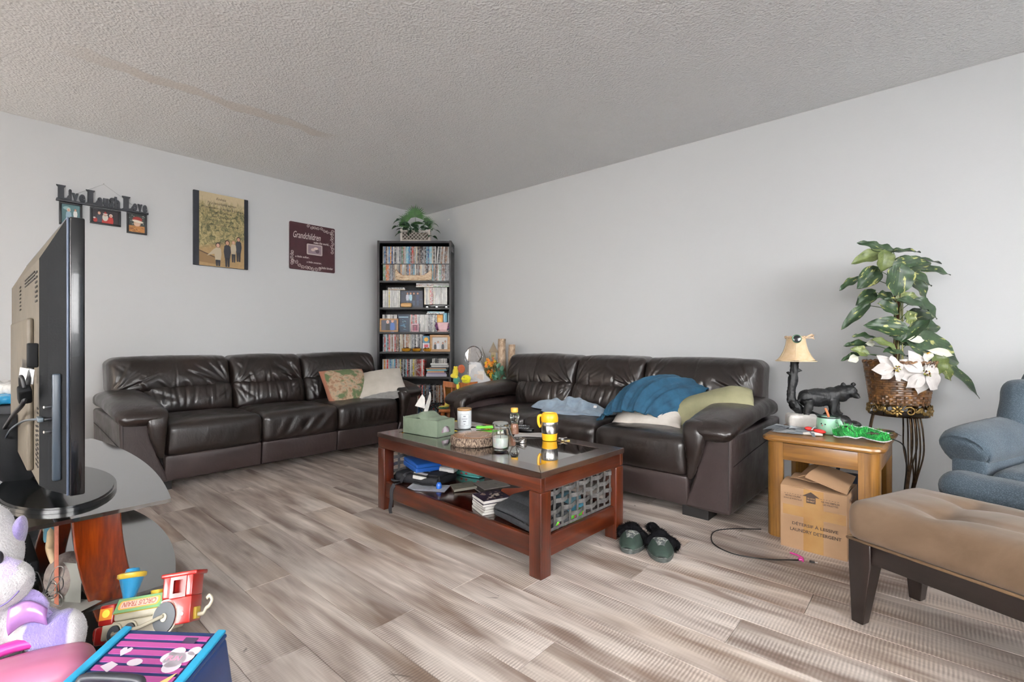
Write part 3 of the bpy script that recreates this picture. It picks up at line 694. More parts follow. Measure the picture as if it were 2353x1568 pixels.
m = M(UP); m.c('1f3146').box(-.062, .062, 0, .182, -.014, 0)
for i in range(16): m.c(random.choice(['46708f', '2b4a66', '7da0b3', '18222f'])).poly([(-.05+random.uniform(0, .08), .02+i*.007), (-.02+random.uniform(0, .06), .03+i*.007), (.0+random.uniform(0, .05), .012+i*.007)], .0004)
m.c('9ec0cf').box(-.05, .05, .150, .160, 0, .0004); m.build('cover', M_PRT, bd)
ac = bkthing('dvd_case', 'orange dvd case standing face-on behind the purple ornament', 'dvd case', bx_(1007), .06, 1.0355)
m = M(UP); m.c('c98a2e').box(-.04, .04, 0, .182, -.014, 0); m.c('e3b65a').disc(0, .12, .025, .03, .0004); m.c('8c4a22').disc(0, .06, .03, .02, .0004); m.build('cover', M_PRT, ac)
for px, c_, w_ in ((1021, '5f9db4', .036), (1031, '8aa7b0', .03)):
    q = bkthing('box', 'tall pale blue case standing at the right end of the fourth shelf' if px < 1025 else 'grey-blue case touching the right side of the fourth shelf', 'box', bx_(px), .06, 1.0355)
    m = M(UP); m.c(c_).box(-w_/2, w_/2, 0, .2, -.1, 0); m.c('d9e6e8').box(-w_/2+.006, -w_/2+.012, .02, .18, 0, .0005); m.build('cover', M_PRT, q)
po = bkthing('trinket_box', 'pink ornament box with purple bows on the fourth shelf', 'ornament', bx_(1017), .0, 1.0355)
M().rb((.003, .02, .056), (.104, .05, .088), .01, .01, lambda P, N: P*np.stack([1-.18*np.clip(-P[:, 2]/.044, -1, 1), np.ones(len(P)), np.ones(len(P))], 1)).build('body', mat('soft_pink', 'd6b0b4', .5), po, 60)
M().rb((.003, .02, .006), (.115, .06, .012), .005).build('base', mat('soft_pink', 'd6b0b4', .5), po, 60)
for sx in (-1, 1):
    m = M()
    for k in range(7): m.ell((sx*.068+random.uniform(-.012, .012), .01, .03+k*.009), (.018, .008, .009), 8, 6, rot=(random.random(), random.random()*2, 0))
    m.build('bow', mat('purple_satin', '5b2456', .35), po, 180)
for px, c1, c2, lb in ((978, '3b6f86', 'd9a23a', 'small blue and orange case leaning on the spines, above the striped one'),):
    q = bkthing('card_box', lb, 'box', bx_(979), .012, .92)
    m = M(UP); m.c(c1).box(-.034, .034, 0, .072, -.03, 0); m.c(c2).disc(0, .036, .022, .022, .0004); m.build('cover', M_PRT, q)
q = bkthing('card_box', 'small white case with a red and blue cover standing on the oak frame shelf', 'box', bx_(979), .008, .8285)
m = M(UP); m.c('d4d0d6').box(-.035, .035, 0, .0905, -.032, 0); m.c('b03a4a').box(-.02, .022, .045, .075, 0, .0004); m.c('31518c').box(-.024, .024, .02, .04, 0, .0004); m.build('cover', M_PRT, q)
M_AMB = mat('amber_glass', 'c98a20', .12, 'e0aa3a', trans=.5, coat=.5)
for i, px in enumerate((933, 957, 982)):
    q = bkthing('glass_dish', ['left', 'middle', 'right'][i]+' amber glass dish of the three along the shelf edge', 'dish', bx_(px), -.004+.02, .8285, 'amber dishes on the shelf edge')
    M().lathe([(0, .002), (.034, .002), (.046, .012), (.05, .034), (.046, .034), (.042, .014), (0, .008)], 20).build('bowl', M_AMB, q, 60)
    mm = M()
    for k in range(6): mm.ell((random.uniform(-.02, .02), random.uniform(-.02, .02), .034+random.uniform(0, .006)), (.013, .010, .006), 8, 6, rot=(random.random(), random.random(), 0))
    mm.build('pot_pourri', mat('dried_brown', '3b2219', .8), q, 180)
# planter on top
pl = bkthing('planter', 'whitewashed lattice planter with artificial palm and ivy on top of the bookcase', 'plant', -.01+.0, .14, 1.9865, rz=.10)
M_WW = mat('whitewash', 'b5aca4', .7, 'c7bfb7', 40, bs=80)
m = M(); hw, hd, ph = .145, .062, .125
for sx in (-1, 1):
    for sy in (-1, 1): m.box(sx*hw-.011, sx*hw+.011, sy*hd-.011, sy*hd+.011, 0, ph+.012)
for z0, z1 in ((.006, .022), (ph-.014, ph)):
    for sy in (-1, 1): m.box(-hw, hw, sy*hd-.005, sy*hd+.005, z0, z1)
    for sx in (-1, 1): m.box(sx*hw-.005, sx*hw+.005, -hd, hd, z0, z1)
m.build('planter_frame', M_WW, pl); m = M()
for dr in (-1, 1):
    for i in range(-5, 8):
        x0 = -hw+i*.038; p = [(x0, .018), (x0+dr*.1, ph-.01)]
        (xa, za), (xb, zb) = p
        def clipx(x, z, x2, z2):
            for lim, sg in ((-hw, -1), (hw, 1)):
                if (x-lim)*sg > 0:
                    if abs(x2-x) < 1e-6: return None
                    tt = (lim-x)/(x2-x)
                    if tt > 1: return None
                    x, z = lim, z+tt*(z2-z)
            return x, z
        A_ = clipx(xa, za, xb, zb); B_ = clipx(xb, zb, xa, za) if A_ else None
        if A_ and B_: m.cyl((A_[0], -hd-.004*dr, A_[1]), (B_[0], -hd-.004*dr, B_[1]), .004, n=4)
for dr in (-1, 1):
    for i in range(-1, 3):
        y0 = -hd+i*.04; y1_ = y0+dr*.08; 
        if -hd <= y0 <= hd and -hd-.001 <= y1_ <= hd+.03: m.cyl((hw+.004*dr, y0, .018), (hw+.004*dr, min(y1_, hd), ph-.01), .004, n=4)
m.build('lattice', M_WW, pl); M().box(-hw+.008, hw-.008, -hd+.006, hd-.006, .004, ph-.02).build('liner', mat('dark_soil', '4e463e', .9), pl)
def leafmat(name, c1, c2, vein, var=None):
    if name in MC: return MC[name]
    t = NT(name); v = t.coord('Object'); n1 = t.noise(v, 22, 4, .6); col = t.ramp(n1, [(.35, c1), (.65, c2)])
    if var:
        oi = t.n('ShaderNodeObjectInfo'); v2 = t.coord('Object', (75, 22, 22)); nn = t.n('ShaderNodeTexNoise', i_Scale=1.0, i_Detail=3, noise_dimensions='4D'); t.l(v2, nn.inputs[0]); t.l(t.math('MULTIPLY', oi.outputs['Random'], 50), nn.inputs['W'])
        thr = t.math('ADD', nn.outputs[0], t.math('MULTIPLY', oi.outputs['Random'], .10)); col = t.mix(col, H(var), t.ramp(thr, [(.66, (0, 0, 0, 1)), (.71, (1, 1, 1, 1))]))
    t.l(col, t.p.inputs['Base Color']); t.set(Roughness=.42)
    wv = t.n('ShaderNodeTexWave', i_Scale=22, i_Distortion=1.0); t.l(v, wv.inputs[0]); t.l(t.bump(wv.outputs[0], .2, .002), t.p.inputs['Normal'])
    MC[name] = t.m; return t.m
M_IVY = leafmat('ivy_leaf', '26402c', '3f6244', 'x'); M_PALM = leafmat('palm_leaf', '34552f', '4f7a42', 'x')
def frond(root, c, d, up, rad, spread, n=17, mat_=None):
    """fan palm frond: pleated blades radiating from c around direction d"""
    m = M(); d = Vector(d).normalized(); up = Vector(up); s = d.cross(up).normalized(); u = s.cross(d).normalized()
    for i in range(n):
        a = -spread+2*spread*i/(n-1); l = rad*(.78+.22*math.cos(a*.8))*random.uniform(.9, 1.05); dr = d*math.cos(a)+s*math.sin(a); nn = u
        w_ = l*.055; sd = dr.cross(nn).normalized(); c0 = Vector(c); p1 = c0+dr*l*.55+nn*.004; p2 = c0+dr*l-Vector((0, 0, l*.12))
        V = [c0-sd*w_*.3, c0+sd*w_*.3, p1-sd*w_, p1+nn*w_*.5, p1+sd*w_, p2]
        m.add([tuple(x) for x in V], [(0, 2, 3), (0, 3, 1), (1, 3, 4), (2, 5, 3), (3, 5, 4)])
    m.tube([c, tuple(Vector(c)*.5+Vector((0, 0, .05))), (0, 0, .08)], .0022, 5); return m.build('palm_frond', mat_ or M_PALM, root)
frond(pl, (.0, -.05, .27), (.05, -.25, 1), (0, -1, .2), .145, 1.75, 21)
frond(pl, (-.09, -.02, .22), (-.7, -.3, .9), (0, -1, .3), .12, 1.3, 15)
frond(pl, (.10, -.02, .20), (1, -.2, .65), (0, -1, .3), .12, 1.2, 15)
frond(pl, (-.08, -.07, .16), (-1, -.5, -.05), (0, -.3, 1), .13, 1.2, 15)
frond(pl, (.02, -.06, .19), (.3, -1, .2), (0, 0, 1), .10, 1.4, 15)
def leaf_mesh(l, wd, fold=.2, droop=.3, heart=True, nu=7, nv=10, wav=.0):
    """leaf from the stalk at the origin along +y, face up"""
    def f(u, v):
        s = u*2-1; wv = (np.sin(np.clip(v, 0, 1)**.75*PI)**.8) if heart else np.sin(v*PI)**1.2
        x = s*wd/2*wv; back = (np.abs(s)**1.5)*(1-v)**3*l*.16 if heart else 0
        y = v*l-back; z = np.abs(x)*fold*2-droop*l*v*v+wav*np.sin(v*14+s*2)*np.abs(s)
        return x, y, z
    return f, nu, nv
def add_leaf(name, mat_, root, p, yaw, pitch, roll, l, wd, fold=.2, droop=.3, heart=True, wav=0, stalk=None):
    f, nu, nv = leaf_mesh(l, wd, fold, droop, heart, wav=wav); m = M(); m.grid(nu, nv, f, thick=.0006)
    o = m.build(name, mat_, root, 60); o.location = p; o.rotation_euler = Euler((pitch, roll, yaw), 'XYZ'); return o
for i in range(46):
    a = random.uniform(-PI, PI); rr = random.uniform(.5, 1); x = .17*rr*math.cos(a); y = -.02-.09*abs(math.sin(a))*rr if random.random() < .75 else .04
    z = .13+.10*(1-rr)+random.uniform(-.03, .05)+(.02 if abs(x) > .1 else 0)
    add_leaf('leaf', M_IVY, pl, (x*random.uniform(.75, 1.02), y, z), random.uniform(0, 6.28), random.uniform(-.9, .3), random.uniform(-.8, .8), random.uniform(.045, .07), random.uniform(.035, .052))
# stems for the trailing ivy
for sx, sy in ((-.19, .22), (-.2, .16), (.2, .20), (.22, .13), (.19, .06), (-.17, .09)):
    m = M(); m.tube([(sx*.3, -.03, .12), (sx*.7, -.05, sy+.03), (sx, -.06, sy)], .0016, 5, smooth=4); m.build('stem', M_IVY, pl, 180)
    add_leaf('leaf', M_IVY, pl, (sx, -.06, sy), R(90 if sx < 0 else -90), -.4, random.uniform(-.6, .6), .055, .042)
    add_leaf('leaf', M_IVY, pl, (sx*.86, -.07, sy+.015), R(150), -.4, random.uniform(-.6, .6), .05, .04)
hk = M(); hk.cyl((0, 0, 0), (0, -.006, 0), .008, n=10); hk.tube([(0, -.006, 0), (0, -.016, -.004), (0, -.018, -.014), (0, -.010, -.018)], .003, 6, smooth=3)
hk = hk.build('wall_hook', mat('white_plastic', 'e8e6e2', .4), None, 60); at(hk, (.42, -.001, 2.318)); tag(hk, 'tiny white hook on the right wall just below the ceiling', 'hook')

# ---------------------------------------------------------------- coffee table
CA = R(-2.5); CL, CW, CT = 1.215, .615, .425
_c, _s = math.cos(CA), math.sin(CA); CC = (3.426-(CL/2*_c+CW/2*_s), -2.154-(CL/2*_s-CW/2*_c))
M_CH = wood('cherry_wood', '2c0f05', '4c1c09', '682c0f', axis=0, rough=.3, coat=.35); M_CHV = wood('cherry_wood_upright', '2c0f05', '4c1c09', '682c0f', axis=2, rough=.3, coat=.35)
M_CHD = wood('cherry_wood_end', '2c0f05', '4c1c09', '682c0f', axis=1, rough=.3, coat=.35)
M_TOPW = wood('worn_lacquer_top', '2e211c', '3c2b24', '4a3931', axis=0, rough=.13, coat=1)
ct = thing('coffee_table', 'dark cherry coffee table with glass inset, lower shelf and woven metal ends', 'coffee table', (CC[0], CC[1], 0), CA)
hx, hy = CL/2, CW/2; b = .085
for (x0, y0), (x1, y1), (x2, y2), (x3, y3) in (((-hx, -hy), (hx, -hy), (hx-b, -hy+b), (-hx+b, -hy+b)), ((hx, -hy), (hx, hy), (hx-b, hy-b), (hx-b, -hy+b)), ((hx, hy), (-hx, hy), (-hx+b, hy-b), (hx-b, hy-b)), ((-hx, hy), (-hx, -hy), (-hx+b, -hy+b), (-hx+b, hy-b))):
    o = M().poly([(x0, y0), (x1, y1), (x2, y2), (x3, y3)], CT-.024, h=.024).build('top_rail', M_TOPW, ct)
    bv = o.modifiers.new('b', 'BEVEL'); bv.width = .002; bv.segments = 2
M_TG = NT('glass_top'); M_TG.set(Roughness=.015, Coat_Weight=1.0, Coat_Roughness=.01, IOR=2.3, Coat_IOR=1.7); v = M_TG.coord('Object')
M_TG.l(M_TG.ramp(M_TG.noise(v, 3), [(.3, '1d1512'), (.7, '241b17')]), M_TG.p.inputs['Base Color']); M_TG.p.inputs['Specular IOR Level'].default_value = .8; M_TG = M_TG.m
M().box(-hx+b+.001, hx-b-.001, -hy+b+.001, hy-b-.001, CT-.010, CT-.002).build('glass_panel', M_TG, ct)
lw = .064
for sy in (-1, 1): M().box(-hx+.004, hx-.004, min(sy*(hy-.004), sy*(hy-.028)), max(sy*(hy-.004), sy*(hy-.028)), .343, CT-.025, bev=.004).build('apron', M_CH, ct, 40)
for sx in (-1, 1): M().box(min(sx*(hx-.004), sx*(hx-.028)), max(sx*(hx-.004), sx*(hx-.028)), -hy+.030, hy-.030, .343, CT-.025, bev=.003).build('apron', M_CHD, ct, 40)
for sx in (-1, 1):
    for sy in (-1, 1):
        x, y = sx*(hx-lw/2-.003), sy*(hy-lw/2-.003); M().box(x-lw/2, x+lw/2, y-lw/2, y+lw/2, 0, .342, bev=.005).build('leg', M_CHV, ct, 40)
for sy in (-1, 1): M().box(-hx+lw+.004, hx-lw-.004, min(sy*(hy-.012), sy*(hy-.034)), max(sy*(hy-.012), sy*(hy-.034)), .072, .158, bev=.005).build('shelf_rail', M_CH, ct, 40)
for sx in (-1, 1): M().box(min(sx*(hx-.012), sx*(hx-.034)), max(sx*(hx-.012), sx*(hx-.034)), -hy+lw+.004, hy-lw-.004, .072, .158, bev=.005).build('shelf_rail', M_CHD, ct, 40)
M_SHF = wood('polished_shelf', '260d08', '3a150c', '4a2013', axis=0, rough=.1, coat=.9)
M().box(-hx+.036, hx-.036, -hy+.036, hy-.036, .128, .146).build('shelf', M_SHF, ct)
LZ = .1465
M_IRON = mat('brushed_iron', '4c4b4a', .42, '6e6d6b', 60, metal=.35, bs=200, bstr=.1, bd=.001)
def woven(sx):
    X = sx*(hx-.032); y0, y1, z0, z1 = -hy+lw+.006, hy-lw-.006, .160, .341; t = .004
    def strip(pts, wd, axis): # flat strip following pts, wide along axis
        m = M(); V = []; F = []
        for p in pts:
            for a in (-1, 1):
                for bq in (-1, 1):
                    V.append((p[0]+bq*t*.35, p[1]+(a*wd/2 if axis == 'y' else 0), p[2]+(a*wd/2 if axis == 'z' else 0)))
        for i in range(len(pts)-1):
            a = i*4; F += [(a, a+2, a+6, a+4), (a+1, a+5, a+7, a+3), (a, a+4, a+5, a+1), (a+2, a+3, a+7, a+6)]
        m.add(V, F); return m
    for q in ([(X, y0, z0+.006), (X, y1, z0+.006)], [(X, y0, z1-.006), (X, y1, z1-.006)]): strip(q, .012, 'z').build('frame_bar', M_IRON, ct)
    for q in ([(X, y0+.006, z0), (X, y0+.006, z1)], [(X, y1-.006, z0), (X, y1-.006, z1)]): strip(q, .012, 'y').build('frame_bar', M_IRON, ct)
    nv, nh = 8, 4; ys = [y0+(y1-y0)*(i+1)/(nv+1) for i in range(nv)]; zs = [z0+.012+(z1-z0-.024)*(j+.62)/nh for j in range(nh)]
    for i, y in enumerate(ys):
        pts = [(X+sx*.0012*math.cos(PI*((z-zs[0])/(zs[1]-zs[0])+i)), y, z) for z in np.linspace(z0+.004, z1-.004, 22)]; strip(pts, .014, 'y').build('upright_strip', M_IRON, ct)
    for j, z in enumerate(zs):
        pts = [(X-sx*.0065*math.cos(PI*((y-ys[0])/(ys[1]-ys[0])+j)), y, z) for y in np.linspace(y0+.004, y1-.004, 60)]; strip(pts, .0185, 'z').build('cross_strip', M_IRON, ct)
woven(-1); woven(1)
# ---- on the glass
def rt(name, label, cat, x, y, z=CT+.0005, rz=0, group=None): return thing(name, label, cat, (x, y, z), rz, group)
GT = CT-.0015
tb = rt('tissue_box_cover', 'sage green wooden tissue box cover with a mountain-shaped top', 'tissue box', 2.45, -1.925, GT+.0015, R(5)); M_SAGE = mat('sage_paint', '6a7765', .5, '73806e', 30, bs=120, bstr=.08)
tl, tw, th = .27, .135, .088
M().box(-tl/2, tl/2, -tw/2, -tw/2+.008, 0, th, bev=.001).build('side_panel', M_SAGE, tb, 40); M().box(-tl/2, tl/2, tw/2-.008, tw/2, 0, th, bev=.001).build('side_panel', M_SAGE, tb, 40)
M().box(-tl/2, -tl/2+.008, -tw/2+.008, tw/2-.008, 0, th).build('end_panel', M_SAGE, tb)
m = M(TR((tl/2-.008, 0, 0), (R(90), 0, R(90)))); hole = [(.034*math.cos(a), .018+.036*math.sin(a)) for a in np.linspace(0, PI, 15)]
outer = [(-tw/2+.008, 0), (-tw/2+.008, th), (tw/2-.008, th), (tw/2-.008, 0)]
H2 = [(x, y) for x, y in hole]                              # end panel with an arched finger hole: strips around it
for (xa, ya), (xb, yb) in zip(H2[:-1], H2[1:]): m.poly([(xa, ya), (xa, th), (xb, th), (xb, yb)][::-1], 0, h=.008)
m.box(-tw/2+.008, -.034, 0, th, 0, .008); m.box(.034, tw/2-.008, 0, th, 0, .008); m.box(-.034, .034, 0, .018, 0, .008); m.build('end_panel', M_SAGE, tb)
def hill(u, v):
    x = (u*2-1)*tl/2; y = (v*2-1)*tw/2; z = th+.001+.008*np.exp(-((x+.09)/.03)**2)+.034*np.exp(-((x+.01)/.052)**2)+.012*np.exp(-((x-.085)/.025)**2)+.0025*nz(np.stack([x, y, x*0], 1), 90, 4)
    return x, y, z-.03*np.abs(v*2-1)**6*(z > th+.004)
m = M(); m.grid(50, 20, hill, thick=.004); m.build('carved_lid', M_SAGE, tb, 60)
M_TIS = mat('tissue', 'e6e4df', .8, bs=60, bstr=.3); m = M()
def tis(u, v): a = (u-.5)*1.9+v*.9; rr = .012+.020*v-.012*v**3; return -.02+rr*np.sin(a)*1.5+.012*v, rr*np.cos(a)-.01, th+.028+v*.104+.020*(u-.5)*v+.006*np.sin(u*9)*v
m.grid(14, 14, tis, thick=.0006)
def tis2(u, v): return -.025-.060*v*u+.01*(1-u), -.014-.010*u, th+.110-.050*v*(1-u*.2)-.01*v*v+.02*u*(1-v)
m.grid(8, 8, tis2, thick=.0006); m.build('tissue', M_TIS, tb, 80)
m = M(TR((tl/2-.010, 0, 0), (R(90), 0, R(90)))); m.c('d9c6d2').box(-.05, .05, .002, .075, -.02, -.012); m.c('b894a6').poly([(-.03, .01), (-.01, .06), (.0, .02)], -.0115); m.c('f0ecee').poly([(.0, .01), (.012, .055), (.03, .02)], -.0115); m.build('tissue_carton', M_PRT, tb)
cd = rt('jar_candle', 'white ceramic jar candle with a wooden lid and small printed label', 'candle', 2.49, -1.69, GT+.0015, R(48)); M_CER = mat('white_ceramic', 'dfe3e6', .18, coat=.5)
M().lathe([(0, 0), (.034, 0), (.040, .004), (.042, .012), (.042, .106), (.040, .108), (.037, .106), (.037, .02), (0, .018)], 32).build('jar', M_CER, cd, 60)
M().lathe([(0, .106), (.041, .106), (.042, .109), (.042, .117), (.041, .119), (0, .119)], 32).build('lid', M_OAKF, cd, 60)
m = M()
def lab(x0, x1, z0, z1, c, rr=.0424, n=8):
    m.c(c); A = np.linspace(x0/.042, x1/.042, n); V = []
    for a in A: V += [(rr*math.sin(a), -rr*math.cos(a), z0), (rr*math.sin(a), -rr*math.cos(a), z1)]
    m.add(V, [(2*i, 2*i+2, 2*i+3, 2*i+1) for i in range(n-1)])
lab(-.026, .026, .022, .088, 'e4e7ea')
for a in ((-.026, .026, .022, .0228), (-.026, .026, .0872, .088), (-.026, -.0252, .022, .088), (.0252, .026, .022, .088), (-.026, .026, .066, .0665), (-.007, .007, .075, .0785), (-.017, .017, .060, .062), (-.008, .008, .046, .0495), (-.004, .004, .030, .033)): lab(*a, '4f5560', .0427)
m.build('label', M_PRT, cd)
ws = rt('wood_slice', 'round bark-edged wood slice board with worn white lettering on the glass', 'board', 2.835, -1.945, GT+.0015); m = M()
def slc(V):
    a = np.arctan2(V[:, 1], V[:, 0]); r = np.hypot(V[:, 0], V[:, 1]); k = 1+.02*np.sin(3*a+1)+.012*np.sin(7*a)+(r > .108)*.018*nz(V, 150, 5); V = V.copy(); V[:, 0] *= k; V[:, 1] *= k; return V
bark = mat('rough_bark', '3e2d24', .9, '93806e', 150, bs=160, bstr=.8, bd=.006, amt=(.40, .62), stretch=(1, 1, .45))
m.lathe([(.104, .0435), (.1135, .041), (.1165, .034), (.117, .018), (.1155, .006), (.110, 0), (0, 0)], 90, fn=slc); m.build('bark', bark, ws, 60)
t = NT('slice_grain'); v = t.coord('Object'); wv = t.n('ShaderNodeTexWave', wave_type='RINGS', rings_direction='Z', i_Scale=30, i_Distortion=.8, i_Detail=2); t.l(v, wv.inputs[0])
t.l(t.mix(t.ramp(wv.outputs[1], [(.2, '9c6c48'), (.8, 'a5764f')]), H('b08a68'), t.ramp(t.noise(v, 9), [(.45, (0, 0, 0, 1)), (.75, (.4, .4, .4, 1))])), t.p.inputs['Base Color']); t.set(Roughness=.25, Coat_Weight=.5)
m = M(); m.lathe([(.1045, .0436), (.098, .0440), (.05, .0442), (0, .0442)], 90, fn=slc); m.build('face', t.m, ws, 60)
m = M(); m.c('cfc8c0'); rs_ = np.random.RandomState(4)
for cx, cy, n, ang in ((-.065, -.005, 12, .9), (.062, .03, 26, .5), (-.005, -.06, 7, 0)):
    for i in range(n):
        q = (i-n/2)*.0042; x = cx+q*math.cos(ang+1.2)*1.3+rs_.uniform(-.01, .01); y = cy+q*math.sin(ang+1.2)+rs_.uniform(-.008, .008); m.disc(x, y, .004, .0016, .0446, 6, a0=rs_.uniform(0, 3))
m.build('worn_lettering', M_PRT, ws)
def glassmat(name, c='ffffff', rough=.02):
    if name in MC: return MC[name]
    t = NT(name); t.set(Roughness=rough, Transmission_Weight=1.0, IOR=1.45); t.p.inputs['Base Color'].default_value = H(c); MC[name] = t.m; return t.m
M_CG = glassmat('clear_glass', 'f4f8f6')
jr = rt('glass_jar_candle', 'clear glass jar half full of white wax at the table front edge', 'candle', 3.035, -1.965, GT+.0015)
M().lathe([(0, .0), (.030, 0), (.037, .004), (.040, .016), (.0405, .085), (.036, .100), (.033, .106), (.037, .112), (.038, .122), (.036, .126), (.034, .126), (.0345, .116), (.031, .108), (.0345, .098), (.0385, .085), (.038, .018), (.033, .010), (0, .009)], 36).build('jar', M_CG, jr, 60)
M().lathe([(0, .0095), (.032, .0105), (.0378, .020), (.038, .062), (.030, .058), (.012, .050), (0, .048)], 36).build('wax', mat('white_wax', 'f0efec', .5, sss=.3), jr, 60)
M().lathe([(0, .126), (.030, .126), (.036, .124), (.0365, .129), (.030, .133), (.012, .134), (0, .134)], 30).build('glass_lid', mat('pale_lid', 'c9ccca', .08, 'd8dbd9', 20, trans=.7, ior=1.12), jr, 60)
m = M(); m.tube([(0, 0, .05), (.001, 0, .07)], .0012, 5); m.build('wick', mat('wick', '3a332c', .9), jr)
bt = rt('squeeze_bottle', 'small clear squeeze bottle with a yellow cap behind the glass jar', 'bottle', 2.83, -1.63, GT+.0015)
M().lathe([(0, 0), (.021, 0), (.024, .006), (.023, .045), (.017, .060), (.021, .078), (.026, .092), (.026, .104), (.020, .118), (.016, .122), (0, .122)], 24).build('body', glassmat('clear_plastic', 'eef0ea', .08), bt, 60)
M().lathe([(0, .122), (.019, .122), (.020, .126), (.020, .143), (.018, .146), (0, .146)], 24).build('cap', mat('honey_yellow', 'd9a843', .35), bt, 50)
M().lathe([(0, .002), (.020, .003), (.021, .040), (.015, .058), (0, .060)], 20).build('contents', mat('honey', 'b57a5a', .3, 'cf9a86', 40), bt, 60)
mg = rt('travel_mug', 'yellow plastic and brushed steel travel mug near the table corner', 'mug', 3.068, -1.625, GT+.0015, R(40)); M_YEL = mat('yellow_plastic', 'e3a71c', .32, 'e8ae22', 8)
M().lathe([(0, 0), (.036, 0), (.0375, .003), (.041, .034), (.0415, .036), (0, .036)], 40).build('base', M_YEL, mg, 50)
t = NT('brushed_steel'); v = t.coord('Object', (60, 60, 2)); t.l(t.ramp(t.noise(v, 3, 3), [(.3, '8f8c88'), (.7, 'c4c1bc')]), t.p.inputs['Base Color']); t.set(Metallic=1.0, Roughness=.24)
t.p.inputs['Anisotropic'].default_value = .7; MC['brushed_steel'] = t.m; M_STEEL = t.m
M().lathe([(0, .036), (.0405, .036), (.0435, .055), (.0440, .075), (.0435, .092), (.042, .097), (0, .097)], 40).build('steel_band', M_STEEL, mg, 50)
M().lathe([(0, .096), (.0435, .096), (.0445, .099), (.0445, .116), (.0415, .131), (.037, .140), (.034, .1405), (.033, .136), (0, .134)], 40).build('lid', M_YEL, mg, 50)
m = M(); m.tube([(-.040, 0, .128), (-.056, 0, .122), (-.057, 0, .09), (-.050, 0, .072), (-.046, 0, .068)], [.007, .007, .0065, .006, .005], 10, smooth=6, flat=1.3); m.build('handle', M_YEL, mg, 180)
rg = rt('tin_lid', 'round grey tin lid between the paper and the glass jar', 'lid', 2.995, -1.765, GT+.0015)
M().lathe([(.024, 0), (.0265, 0), (.0265, .019), (.024, .0195), (.0235, .017), (.0235, .003), (0, .003)], 28).build('rim', mat('pewter', '6b6764', .35, '8d8986', 60, metal=.8, bs=140), rg, 60)
sp = rt('spoon', 'metal spoon propped against the glass jar', 'spoon', 2.955, -1.80, GT+.0015, R(25)); m = M()
m.tube([(.030, .0, .010), (.0, .018, .030), (-.018, .035, .060), (-.036, .052, .092)], [.0045, .0035, .003, .004], 6, smooth=5, flat=.5); m.build('handle', M_STEEL, sp, 180)
m = M(); m.ell((.050, -.006, .014), (.030, .017, .006), 18, 10, rot=(.5, -.35, -.2)); m.build('bowl', M_STEEL, sp, 180)
def paper(label, x, y, z, w_, h_, rz, c='d3cfcc', name='paper', cat='paper', prints=0, curl=.003):
    o = thing(name, label, cat, (x, y, z), rz); m = M()
    m.grid(8, 8, lambda u, v: ((u-.5)*w_, (v-.5)*h_, .0012+curl*np.sin(u*3+v*2)**2), thick=.0008); m.build('sheet', mat('sheet_'+c, c, .8), o, 60)
    if prints:
        m = M(); m.c('5a5a60')
        for i in range(prints): m.box(-w_*.42, w_*random.uniform(.1, .42), h_*(.40-.8*i/prints)-.001, h_*(.40-.8*i/prints)+.0015, .0016+curl, .0018+curl)
        m.build('print', M_PRT, o)
    return o
paper('folded off-white sheet lying between the remotes and the yellow mug', 2.905, -1.60, CT, .15, .11, R(35))
paper('grey magazine lying at the far left of the glass top', 2.36, -1.66, CT, .26, .20, R(8), 'a39c94', 'magazine', 'magazine')
paper('small white card leaning behind the white candle', 2.47, -1.60, CT, .09, .06, R(20), 'dedbd6', 'card', 'card')
def remote(label, x, y, rz, l, wd):
    o = thing('remote_control', label, 'remote control', (x, y, CT+.0005), rz, 'remote controls on the coffee table'); M().rb((0, 0, .009), (l, wd, .018), .006, .012).build('body', mat('black_plastic', '19191b', .35), o, 60)
    for i in range(9):
        for j in range(3): M().box(-l*.4+i*l*.085, -l*.4+i*l*.085+.008, (j-1)*.012-.0035, (j-1)*.012+.0035, .0178, .0198).build('button', mat('grey_rubber', '8d8f92', .6), o)
    return o
remote('black remote control with pale buttons pointing at the yellow mug', 2.79, -1.545, R(22), .17, .045); remote('second black remote control, mostly behind the squeeze bottle', 2.735, -1.49, R(38), .14, .04)
gt = rt('lint_roller', 'bright green plastic stick lying behind the wood slice', 'stick', 2.615, -1.60, CT+.0005, R(48)); M().rb((0, 0, .010), (.17, .022, .018), .008, .012).build('body', mat('lime_plastic', '62b82e', .35), gt, 60)
M().box(-.045, -.025, -.007, .007, .018, .021).build('switch', mat('black_plastic', '19191b', .35), gt)
ky = rt('key_bunch', 'small bunch of keys by the foot of the yellow mug', 'keys', 3.12, -1.60, CT+.0005, R(20))
for i, (a, c_) in enumerate(((.2, 'brass'), (-.5, 'nickel'), (1.1, 'nickel'))):
    m = M(TR((0, 0, .0015+i*.0032), (0, 0, a))); m.lathe([(.004, 0), (.010, 0), (.010, .002), (.004, .002)], 14, c=(.012, 0, 0)); m.box(.020, .048, -.003, .003, 0, .002); m.box(.03, .034, -.005, -.003, 0, .002); m.box(.039, .042, -.005, -.003, 0, .002)
    m.build('key', mat('brass', 'b39a50', .3, metal=1) if c_ == 'brass' else mat('nickel', 'b8b8b8', .3, metal=1), ky)
m = M(); m.tube([(.008*math.cos(a)-.002, .008*math.sin(a)-.006, .012) for a in np.linspace(0, 6.28, 14)], .001, 5); m.build('ring', mat('nickel', 'b8b8b8', .3, metal=1), ky)
